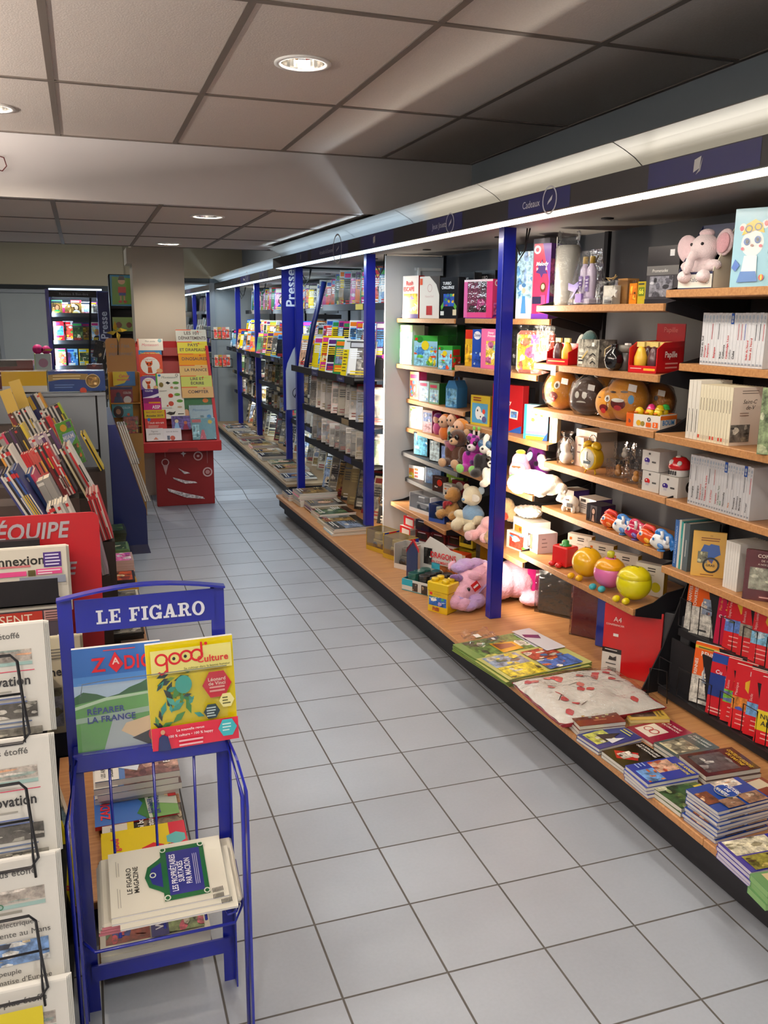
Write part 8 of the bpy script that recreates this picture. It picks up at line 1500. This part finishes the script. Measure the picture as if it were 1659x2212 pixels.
# ================================================================== FAR END
# ---- red cardboard display
RD = '#b4181c'; plain('red_card', RD, rough=.5); plain('dark_red_card', '#8c1418', rough=.55)
t = thing('cardboard_display', 'red cardboard book display with white Christmas print on its base', 'display stand', T(.82, 8.25, 0)); IM5 = T(-.82, -8.25, 0)
def mb5(): b = MB(); b.M = IM5.copy(); return b
YT, ZT, YB_, ZB = 8.42, 1.47, 8.02, .58
b = mb5(); b.rbox(.572, 8.215, 0, 1.108, 8.31, .60, .004, mat='dark_red_card'); bs = b.build('base', t)
b = mb5(); Mf = T(.572, 8.2145, 0) @ FACE
snow = []
for cx, k in ((.1, .9), (.42, .8), (.72, .85), (.95, .6)):
    for j in range(5): snow += [('p', [(cx-.10*k+.05*j*k*.9, 1.0), (cx-.055*k+.045*j*k, 1.0), (cx-.075*k+.045*j*k, .96-.05*k*(2-abs(j-2)))], '#d8d0d0')]
orn = [('r', .165, .78, .17, .98, '#c89a9a'), ('o', .165, .70, .05, .065, '#d8b4b4'), ('p', [(.12, .66), (.21, .66), (.165, .5)], '#c89a9a'), ('r', .73, .86, .735, .98, '#c89a9a'), ('o', .73, .78, .06, .08, '#d8b4b4'), ('e', .73, .78, .025, .02, '#d8b4b4'), ('r', .885, .66, .89, .98, '#c89a9a'), ('o', .885, .52, .06, .085, '#d8b4b4'), ('e', .885, .52, .04, .04, '#c89090'), ('p', [(.46, .84), (.475, .88), (.49, .84), (.53, .83), (.49, .81), (.48, .77), (.465, .81), (.43, .83)], '#e6dede')]
def swag(x0, y0, x1, y1, w): return [('p', [(x0, y0), (x0+.02, y0-w), ((x0+x1)/2, (y0+y1)/2-.045-w*.5), (x1, y1-.01), (x1-.03, y1+w*.5), ((x0+x1)/2, (y0+y1)/2-.02+w*.4)], '#d8d0d0', 'photo')]
b.face(.536, .60, snow + orn + swag(.38, .60, .58, .52, .02) + swag(.28, .46, .70, .36, .03) + swag(.18, .29, .82, .10, .05), Mf); b.build('christmas_print', bs)
def tilt(x, q, off=0):      # point on the sloping front of the display: q from 0 (bottom) to 1 (top)
    return Vector((x, YB_+(YT-YB_)*q, ZB+(ZT-ZB)*q))
b = mb5()
P = [tilt(.455, 0), tilt(1.15, 0), tilt(1.12, 1), tilt(.46, 1)]; back = Vector((0, .10, .035))
b.add([tuple(p+back) for p in P], [(0, 1, 2, 3)], mat='dark_red_card'); b.build('back_board', t)
for xa, xb in (((.455, .46), (.478, .482)), ((1.12, 1.095), (1.15, 1.12))):
    b = mb5(); v = [tilt(xa[0], 0), tilt(xb[0], 0), tilt(xb[1], 1), tilt(xa[1], 1)]; b.add([tuple(p) for p in v] + [tuple(p+back) for p in v], [(0, 1, 2, 3), (7, 6, 5, 4), (0, 4, 5, 1), (1, 5, 6, 2), (2, 6, 7, 3), (3, 7, 4, 0)], mat='red_card'); b.build('side_wall', t)
b = mb5(); b.rbox(.452, 7.985, .545, 1.155, 8.03, .64, .006, mat='red_card'); b.add([(.66, 7.984, .548), (.95, 7.984, .548), (.93, 7.984, .58), (.68, 7.984, .58)], [(0, 1, 2, 3)], '#8c1418', 'card'); b.build('front_lip', t)
b = mb5(); b.box(.46, 8.03, .545, 1.15, 8.3, .56, mat='dark_red_card')
for q in (.22, .45, .68, .9): p = tilt(.48, q)+back; b.box(.48, p.y-.06, p.z-.03, 1.12, p.y, p.z-.026, mat='dark_red_card')
b.box(.47, 8.50, ZT-.02, 1.11, 8.52, ZT+.05, mat='red_card'); b.build('tiers', t)
TA = math.degrees(atan2(YT-YB_, ZT-ZB))
def PT(u, v, off):     # pixel on the display's slope, moved out of it by off
    n = Vector((0, -cos(radians(TA)), sin(radians(TA)))); o = tilt(.8, 0)+back*.5 + n*off; r = ray(u, v); return CAM + r*((o-CAM).dot(n)/r.dot(n))
def dbook(label, u0, u1, vt, vb, off, ops, col='#e8e4da', wrap=False, extra=.0):
    a, c, e = PT(u0, vb, off), PT(u1, vb, off), PT(u0, vt, off); w_ = c.x-a.x; h = (e-a).length + extra
    up = (e-a).normalized()
    magazine('book', label, T(*(a-up*extra)) @ RX(-TA), w_, h, .006, ops, int(u0), None, 'book', wrap)
def early(bg, ttl, ttl2=None, c='#4a3a3a'): return [('r', 0, 0, 1, 1, bg), ('r', 0, .93, .5, 1, '#d85a3a'), ('t', ttl, .52, .60 if ttl2 else .42, .24 if ttl2 else .26, c, 'b', .84)] + ([('t', ttl2, .52, .2, .24, c, 'b', .9)] if ttl2 else []) + [('p', [(.68, .8), (.72, .92), (.74, .82), (.9, .78)], '#c83a2a')]
for i, (ttl, t2, bg, v0, v1, u0, u1) in enumerate((('LES 101', 'DÉPARTEMENTS', '#c8ccc4', 712, 739, 381, 447), ('PAYS', 'ET DRAPEAUX', '#d8ce4a', 738, 764, 384, 449), ('DINOSAURES', None, '#e09a2e', 764, 789, 387, 452), ('LA FRANCE', None, '#d8b678', 789, 812, 389, 456), ('LIRE ET', 'ÉCRIRE', '#c4cc6a', 812, 836, 392, 459), ('COMPTER', None, '#d8ae74', 836, 860, 394, 462))):
    dbook(f'activity book lettered {ttl} in the right column of red display', u0, u1, v0, v1, .01+.007*i, early(bg, ttl, t2), bg)
dbook('white Montessori book at the top left of the red display', 298, 353, 732, 757, .012, [('r', 0, 0, 1, 1, '#e6e0d4'), ('t', 'Mon année', .5, .72, .14, '#5a5450', '', .4), ('t', 'Montessori', .48, .36, .24, '#c83a5a', 'i', .66), ('e', .88, .85, .08, .08, '#3a98a8'), ('r', 0, 0, .05, 1, '#d8705a')])
cat_ = lambda bg, b2: [('r', 0, 0, 1, 1, bg), ('p', [(0, .8), (.3, .93), (.7, .93), (1, .8), (1, 1), (0, 1)], b2), ('e', .48, .36, .40, .40, '#e4e4dc'), ('t', 'programme', .45, .60, .07, '#c84a4a', '', .5), ('p', [(.3, .46), (.28, .58), (.36, .52), (.5, .52), (.58, .58), (.58, .42), (.5, .32), (.38, .32)], '#c8552a'), ('p', [(.36, .05), (.38, .3), (.52, .3), (.56, .05)], '#b84a26'), ('e', .37, .43, .03, .035, '#1a1a1a'), ('e', .50, .43, .03, .035, '#1a1a1a'), ('e', .85, .14, .13, .1, '#d8a878'), ('t', 'Toute ma maternelle', .5, .85, .06, '#d8d05a', 'bi', .84)]
dbook('blue book with an orange kitten in a white circle', 301, 353, 757, 809, .02, cat_('#d2523a', '#2f7fb4'))
dbook('red and blue kitten book below the blue kitten book', 305, 342, 808, 842, .028, cat_('#7a5a9a', '#d8482a'))
dbook('purple exam book with white arc lettered TOUTES', 309, 344, 841, 864, .036, [('r', 0, 0, 1, 1, '#4a3278'), ('p', [(0, .2), (.5, .35), (1, .6), (1, .35), (.5, .1), (0, 0)], '#e0dce6'), ('t', 'TOUTES', .4, .75, .14, '#e6e2f0', 'b', .5)])
dbook('magenta exam book lettered ASSP in the red display', 311, 350, 860, 889, .044, [('r', 0, 0, 1, 1, '#c02a78'), ('r', 0, .6, 1, 1, '#8a2a6a'), ('r', .3, .58, .95, .70, '#d88a2a'), ('t', 'ASSP', .7, .2, .24, '#f0e0ea', 'b', .44)])
dbook('yellow and red exam book lettered Annales 2019', 314, 361, 886, 928, .052, [('r', 0, 0, 1, 1, '#c02a2a'), ('r', 0, .56, .95, 1, '#c8aa2a'), ('t', 'BAC PRO ASSP', .46, .84, .08, '#8a3a1a', 'b', .8), ('t', 'Annales 2019', .48, .65, .1, '#2a2410', 'b', .84), ('e', .2, .5, .08, .08, '#2a6ab0'), ('t', 'Tout-en-un', .5, .28, .12, '#f0dcd8', '', .78), ('l', .15, .16, .85, 2, .07, .03, '#e8b0a8')])
dbook('white book about geometric figures in the bottom row', 317, 354, 926, 953, .06, [('r', 0, 0, 1, 1, '#dcd8da'), ('t', 'Figures', .5, .7, .13, '#5a5458', '', .4), ('t', 'géométriques', .5, .5, .13, '#5a5458', '', .7), ('p', [(.4, .1), (.55, .3), (.7, .1)], '#b85a3a')])
dbook('white reading book with a red hen in the bottom row', 354, 393, 926, 952, .062, [('r', 0, 0, 1, 1, '#dcd6da'), ('t', 'Lire et écrire', .5, .68, .13, '#5a5458', '', .66), ('e', .5, .2, .14, .14, '#b83a2a'), ('r', .2, .05, .35, .4, '#3a4a6a')])
nat = [('r', 0, 0, 1, 1, '#e2ded2'), ('r', 0, 0, .06, 1, '#4a9a3a'), ('t', 'Montessori', .55, .80, .09, '#5a6a68', 'i', .66), ('e', .15, .92, .06, .05, '#2a7ab8'), ('o', .86, .92, .04, .06, '#6a6a60'), ('e', .2, .55, .09, .11, '#7a6a3a'), ('p', [(.38, .62), (.46, .68), (.58, .62), (.48, .56)], '#2a2a2a'), ('e', .8, .62, .13, .06, '#5a8a3a'), ('e', .62, .44, .06, .05, '#b8785a'), ('e', .8, .42, .1, .05, '#8a9a6a'), ('e', .55, .12, .1, .09, '#b83a2a'), ('e', .82, .16, .12, .06, '#6a9a44'), ('l', .1, .3, .5, 1, .1, .02, '#8a8880')]
dbook('white Montessori nature book with green spine in the middle column', 340, 393, 807, 862, .03, nat)
dbook('white nature picture book below the green spined one', 349, 401, 860, 905, .04, [('r', 0, 0, 1, 1, '#e2ded2'), ('e', .45, .72, .11, .11, '#b84a3a'), ('e', .82, .84, .13, .07, '#5a8a3a'), ('e', .3, .62, .04, .04, '#a84a3a'), ('p', [(.2, .25), (.35, .34), (.5, .30), (.62, .36), (.55, .2), (.4, .16)], '#3a3630'), ('e', .8, .55, .1, .04, '#b8a080'), ('r', .7, .2, .95, .24, '#4a4640'), ('e', .15, .3, .05, .05, '#6a6a4a'), ('l', .05, .5, .6, 1, .1, .02, '#8a8880')])
dbook('purple picture book with two girls in winter dress', 372, 413, 899, 929, .05, [('r', 0, 0, 1, 1, '#5a4a86'), ('ph', 0, 0, 1, 1, ['#5a4a86', '#7a6aa8', '#4a3a70'], 6, 3), ('p', [(.1, 0), (.2, .5), (.35, .5), (.42, 0)], '#8ab0d8'), ('e', .27, .62, .1, .1, '#d8c4a0'), ('p', [(.58, 0), (.66, .4), (.8, .4), (.9, 0)], '#8a2a4a'), ('e', .73, .5, .09, .09, '#b86a4a')])
dbook('green school book behind the pale Montessori box', 398, 461, 860, 905, .032, [('r', 0, 0, 1, 1, '#3f6a48'), ('e', .78, .86, .1, .08, '#c8703a'), ('e', .1, .2, .1, .2, '#c89878')])
dbook('pale blue Montessori box in plastic at the right of red display', 412, 463, 876, 925, .046, [('r', 0, 0, 1, 1, '#a8c0c8'), ('t', 'Montessori', .5, .74, .11, '#2a5a9a', 'i', .8), ('r', .45, .45, .6, .55, '#6a8a90'), ('e', .82, .48, .1, .1, '#3a8ac0'), ('r', .25, .25, .75, .42, '#b8c82a')], wrap=True)
dbook('turquoise activity pack in clear plastic at the bottom right', 417, 468, 904, 950, .06, [('r', 0, 0, 1, 1, '#6aa0ac'), ('p', [(.3, 0), (.4, .45), (.5, .45), (.58, 0)], '#c85a6a'), ('e', .78, .82, .09, .09, '#d8b83a'), ('r', .02, .8, .4, .95, '#c86a6a'), ('ph', 0, .1, .3, .7, ['#8ac0c8', '#c8e0e4', '#4a8a98'], 5, 3)], wrap=True)
# ---- tan cardboard stand with pinwheel
t = thing('cardboard_stand', 'tan cardboard stand of holiday books with a yellow inner tray', 'display stand', T(.31, 8.0, 0)); IM6 = T(-.31, -8.0, 0)
def mb6(): b = MB(); b.M = IM6.copy(); return b
b = mb6(); pts = [(.19, 1.27)] + [(.215+.03*cos(a), 1.53+.03*sin(a)) for a in (pi, 3*pi/4, pi/2)] + [(.405+.03*cos(a), 1.53+.03*sin(a)) for a in (pi/2, pi/4, 0)] + [(.435, 1.27)]
b.prism(pts, -.01, 0, '#a8763e', 'card', T(0, 8.0, 0) @ FACE); b.text('C’est l’été,', .31, 1.48, .032, '#7a7a7a', M=T(0, 7.998, 0) @ FACE, maxw=.17); b.text('papillonnez!', .31, 1.415, .032, '#7a7a7a', M=T(0, 7.998, 0) @ FACE, maxw=.2); b.build('header', t)
b = mb6(); b.box(.20, 8.0, .10, .445, 8.02, 1.27, '#c88a1e', 'card'); b.box(.19, 7.90, .10, .20, 8.02, 1.27, '#c8921e', 'card'); b.box(.445, 7.90, .10, .455, 8.02, 1.27, '#a06a1a', 'card')
for z in (.80, .62, 1.0): b.box(.2, 7.9, z, .445, 8.0, z+.008, '#b87a1e', 'card')
b.build('inner_tray', t)
b = mb6(); b.box(.20, 7.88, .0, .455, 7.90, .74, '#a87838', 'card'); b.text('l’été,', .36, .56, .03, '#6a7a8a', M=T(0, 7.879, 0) @ FACE); b.text('nnez!', .38, .50, .03, '#6a7a8a', M=T(0, 7.879, 0) @ FACE); b.face(.255, .7, [('e', .7, .22, .08, .08, '#5aa0b0'), ('e', .7, .7, .06, .05, '#8a9aa0')], T(.2, 7.88, 0) @ FACE); b.build('front_panel', t)
def sb(label, u0, u1, vt, vb, Y, ops, wrap=False):
    a, c, e = PY(u0, vb, Y), PY(u1, vb, Y), PY(u0, vt, Y); magazine('book', label, T(a.x, Y, a.z), c.x-a.x, e.z-a.z, .008, ops, int(u0), None, 'book', wrap)
sb('yellow and blue holiday exercise book in the tan stand', 245, 293, 803, 834, 7.96, [('r', 0, 0, 1, 1, '#2a6aa8'), ('p', [(0, 0), (0, 1), (.6, 1), (.72, .6), (.5, .2)], '#d8c02a'), ('t', 'Cahier', .5, .6, .2, '#d85a5a', 'bi', .5), ('t', 'vacances', .45, .38, .16, '#d85a5a', 'bi', .6)])
sb('dark red and blue colouring book with caped figure', 240, 288, 836, 874, 7.93, [('r', 0, 0, 1, 1, '#7a1a24'), ('r', 0, .85, 1, 1, '#1c1c4a'), ('p', [(.1, 0), (.2, .45), (.5, .45), (.6, 0)], '#1c2c54'), ('e', .35, .55, .1, .12, '#1a2240'), ('e', .75, .25, .18, .18, '#d0ccc4'), ('t', 'COLOR', .75, .6, .12, '#d8c8c0', 'b', .36)])
sb('teal colouring book with dark haired child', 243, 288, 872, 902, 7.915, [('r', 0, 0, 1, 1, '#4a8a90'), ('e', .3, .4, .25, .3, '#2a1a16'), ('e', .3, .42, .12, .14, '#9a6a4a'), ('t', 'COLOR', .7, .62, .14, '#b8d0d0', 'b', .4), ('e', .78, .2, .07, .07, '#c8552a')])
sb('red and gold sticker pack in plastic in the tan stand', 268, 300, 900, 938, 7.90, [('r', 0, 0, 1, 1, '#7a2a2a'), ('ph', .05, .05, .95, .95, ['#a84a2a', '#c8a03a', '#6a8a3a', '#8a2a3a'], 12, 4)], True)
t = thing('pinwheel', 'yellow paper pinwheel on top of the tan cardboard stand', 'pinwheel', T(*PY(252, 716, 7.95)))
b = MB()
for k in range(4): b.add([tuple(RY(90*k) @ Vector(p)) for p in ((0, 0, 0), (.03, -.004, .03), (.09, -.016, .012), (.045, -.02, -.004))], [(0, 1, 2, 3), (3, 2, 1, 0)], '#b8981e' if k % 2 else '#c8a82a', 'card')
b.build('sails', t)
b = MB(); b.tube([(0, .004, 0), (.005, .01, -.1), (.0, .03, -.2)], .004, 6, '#3a2a1a', 'card'); b.build('stick', t)
# ---- tall rack left of the pillar
t = thing('toy_rack', 'tall narrow black rack of children books left of the pillar', 'shelving', T(.39, 9.4, .04)); 
b = MB(); b.box(-.10, .12, 0, .14, .14, 2.12, mat='black_metal'); b.build('back_panel', t)
for z in (.55, .95, 1.32, 1.53, 1.78):
    b = MB(); b.box(-.10, -.06, z, .14, .13, z+.02, mat='black_metal'); b.build('shelf', t)
b = MB(); b.box(-.108, -.08, 0, -.10, .14, 2.1, mat='black_metal'); b.build('side_panel', t)
plain('boy', '#d8a060')
carton('poster_book', 'green cardboard poster with a cartoon child in red at the top of the rack', 'book', T(.295, 9.32, 1.845), .215, .01, .30, [('r', 0, 0, 1, 1, '#2a88b0'), ('p', [(.06, .04), (.1, .95), (.96, .9), (.98, .06)], '#6a9a34'), ('e', .52, .80, .16, .14, '#d8a880'), ('p', [(.36, .84), (.42, .97), (.62, .97), (.68, .84)], '#2a1c14'), ('p', [(.34, .42), (.36, .62), (.7, .62), (.7, .42)], '#c8382a'), ('p', [(.38, .34), (.38, .43), (.68, .43), (.68, .34)], '#2a3a8a'), ('r', .42, .18, .48, .34, '#d8a880'), ('r', .58, .18, .64, .34, '#d8a880'), ('e', .42, .14, .08, .06, '#b83a1e'), ('e', .64, .14, .08, .06, '#b83a1e')])
for i, (z, c, lab, ops) in enumerate(((1.595, '#7a9a4a', 'green book with a brown animal on the second rack shelf', [('r', 0, 0, 1, 1, '#8aa858'), ('e', .3, .45, .15, .15, '#6a3020'), ('e', .8, .45, .14, .14, '#6a3020')]), (1.36, '#c8ccd4', 'white and blue alphabet box lettered BC', [('r', 0, 0, 1, 1, '#c8d0d8'), ('r', .4, .45, 1, .9, '#e6e2dc'), ('t', 'BC', .7, .55, .25, '#b83a2a', 'b', .4), ('p', [(.1, .3), (.3, .8), (.35, .3)], '#8aa0b8')]), (1.0, '#d8cfc0', 'cream box with an animal face on the lower rack shelf', [('r', 0, 0, 1, 1, '#d8cfc0'), ('e', .5, .5, .2, .2, '#b8a890'), ('e', .2, .3, .1, .1, '#c83a2a')]))):
    carton('book', lab, 'book', T(.30, 9.36, z), .20, .06, .14 if i < 1 else .15 if i == 1 else .26, ops, col=c)
# ---- press kiosk at the back left
t = thing('press_kiosk', 'lit press shelving with blue side at the back left of the shop', 'shelving', T(-.07, 11.2, .04)); IM7 = T(.07, -11.2, -.04)
def mb7(): b = MB(); b.M = IM7.copy(); return b
b = mb7(); b.box(-.34, 11.35, .04, .25, 11.38, 2.0, mat='back_panel'); b.build('back_panel', t)
b = mb7(); b.box(-.37, 10.9, .04, -.33, 11.38, 2.04, mat='blue_paint'); b.build('side_panel', t)
b = mb7(); b.box(-.33, 10.9, 1.95, .25, 10.92, 2.03, mat='sign_black'); b.text('Féminins & Bien-être', -.06, 1.975, .026, '#a8a8b0', M=T(0, 10.899, 0) @ FACE, maxw=.34); b.build('sign_band', t)
b = mb7(); b.box(-.33, 10.94, 2.03, .25, 11.3, 2.05, mat='tube_cool'); b.build('top_light', t)
for z in (.4, .75, 1.14, 1.43, 1.74):
    b = mb7(); b.box(-.33, 10.95, z, .25, 11.35, z+.02, mat='black_metal'); b.box(-.33, 10.945, z-.01, .25, 10.95, z+.035, mat='dark_grey_metal'); b.build('shelf', t)
for x in (.08,):
    b = mb7(); b.strip([(x, 10.93, .04), (x-.03, 10.9, 1.0), (x+.04, 10.93, 1.95)], (.012, 0, 0), (0, .02, 0), mat='black_metal'); b.build('side_rail', t)
l = bpy.data.lights.new('kiosk_lamp', 'AREA'); l.shape = 'RECTANGLE'; l.size = .5; l.size_y = .05; l.energy = L_KIOSK*2; l.color = COOL
o = bpy.data.objects.new('kiosk_lamp', l); COL.objects.link(o); o.parent = t; o.matrix_basis = IM7 @ T(-.05, 10.98, 1.93) @ RX(-20)
l = bpy.data.lights.new('kiosk_lamp', 'AREA'); l.shape = 'RECTANGLE'; l.size = .04; l.size_y = 1.2; l.energy = L_KIOSK*3; l.color = COOL
o = bpy.data.objects.new('kiosk_lamp', l); COL.objects.link(o); o.parent = t; o.matrix_basis = IM7 @ T(-.31, 10.93, 1.2) @ RY(0) @ Matrix(((0,0,-.6,0),(1,0,0,0),(0,-1,0,0),(0,0,0,1))).normalized() if 0 else IM7 @ T(-.30, 10.92, 1.2) @ RZ(-50) @ RX(90)
k = 0
for z, n, h in ((1.762, 5, .16), (1.452, 5, .24), (1.162, 4, .22)):
    for i in range(n):
        r = random.Random(k); k += 1
        magazine('magazine', f'{bgname(900+k)} magazine, {ORD[i]} from left, back kiosk, {["top", "second", "third", "fourth", "bottom"][[1.762, 1.452, 1.162, .772, .422].index(z)]} shelf', T(-.31+.105*i*(5/n), 10.97+.02*(i % 2), z) @ RX(-8), .115, h*r.uniform(.85, 1), .008, None, 900+k, 'magazines in the back kiosk')
t = thing('hanging_sign', 'blue sign with vertical white lettering beside the back kiosk', 'sign', T(.255, 10.85, 1.5))
b = MB(); b.rbox(-.065, 0, -.7, .075, .03, .52, .004, mat='navy_paint'); b.build('panel', t)
b = MB(); b.text('Presse', 0, 0, .08, '#c8d0e4', 1, 'l', M=T(.035, -.001, -.02) @ RY(-90) @ FACE); b.build('lettering', t)
for i in range(4):
    magazine('magazine', f'dark magazine in a side pocket next to the back kiosk, {ORD[i]} from top', T(.10+.02*i, 10.83, 1.28-.16*i) @ RY(14) @ RZ(-20), .13, .20, .02, [('ph', 0, 0, 1, 1, PHC['dark'], 8, i)], i, 'dark side pocket magazines')
t = thing('pop_display', 'white and lime floor display with pink heart shaped header', 'display stand', T(-.43, 10.7, .04))
b = MB(); b.box(-.09, 0, 0, .08, .15, 1.28, '#e4e8dc', 'card'); b.box(-.095, -.004, 0, -.09, .15, 1.28, '#a8c82a', 'card'); b.face(.17, 1.28, [('e', .5, .92, .3, .3, '#d8a0b0'), ('e', .45, .78, .3, .2, '#b0cc5a'), ('e', .5, .68, .3, .2, '#d8703a'), ('e', .5, .60, .3, .16, '#a8b04a')], T(-.09, 0, 0) @ FACE); b.build('body', t)
b = MB(); b.lathe([(.055, 0), (.055, .01)], 20, '#d82a7a', 'card', T(-.055, .02, 1.33) @ RX(90)); b.lathe([(.05, 0), (.05, .01)], 20, '#d82a7a', 'card', T(.035, .02, 1.32) @ RX(90)); b.face(.14, .06, [('p', [(.2, .1), (.5, .6), (1, .5), (1.1, .9), (.6, .9), (.4, .5)], '#d8c03a')], T(-.05, .008, 1.28) @ FACE); b.build('header', t)
# wire baskets on the far wall
for i, z in enumerate((1.42, 1.02)):
    t = thing('wire_basket', f'{["upper", "lower"][i]} black wire basket of cards on the far wall', 'basket', T(2.02, 12.95, z))
    b = MB()
    for zz in (0, .12): b.tube([(-.22, 0, zz), (-.22, .3, zz), (.05, .3, zz), (.05, 0, zz)], .004, 6, mat='wire_black', closed=True)
    for x in (-.22, -.1, .05): b.tube([(x, 0, 0), (x, 0, .12)], .004, 6, mat='wire_black')
    b.build('wire', t)
    for j in range(4):
        magazine('greeting_card', f'card pack, {ORD[j]} from left in the {["upper", "lower"][i]} wire basket', T(2.02-.20+.06*j, 13.0+.04*(j % 2), z+.008) @ RX(-6), .055, .17, .03, [('r', 0, 0, 1, 1, ['#c8b8a0', '#b8902a', '#c87a6a', '#d8d0c0'][j]), ('ph', .1, .1, .9, .8, PHC['toy'], 4, j)], j, 'card packs in wire baskets', 'card')
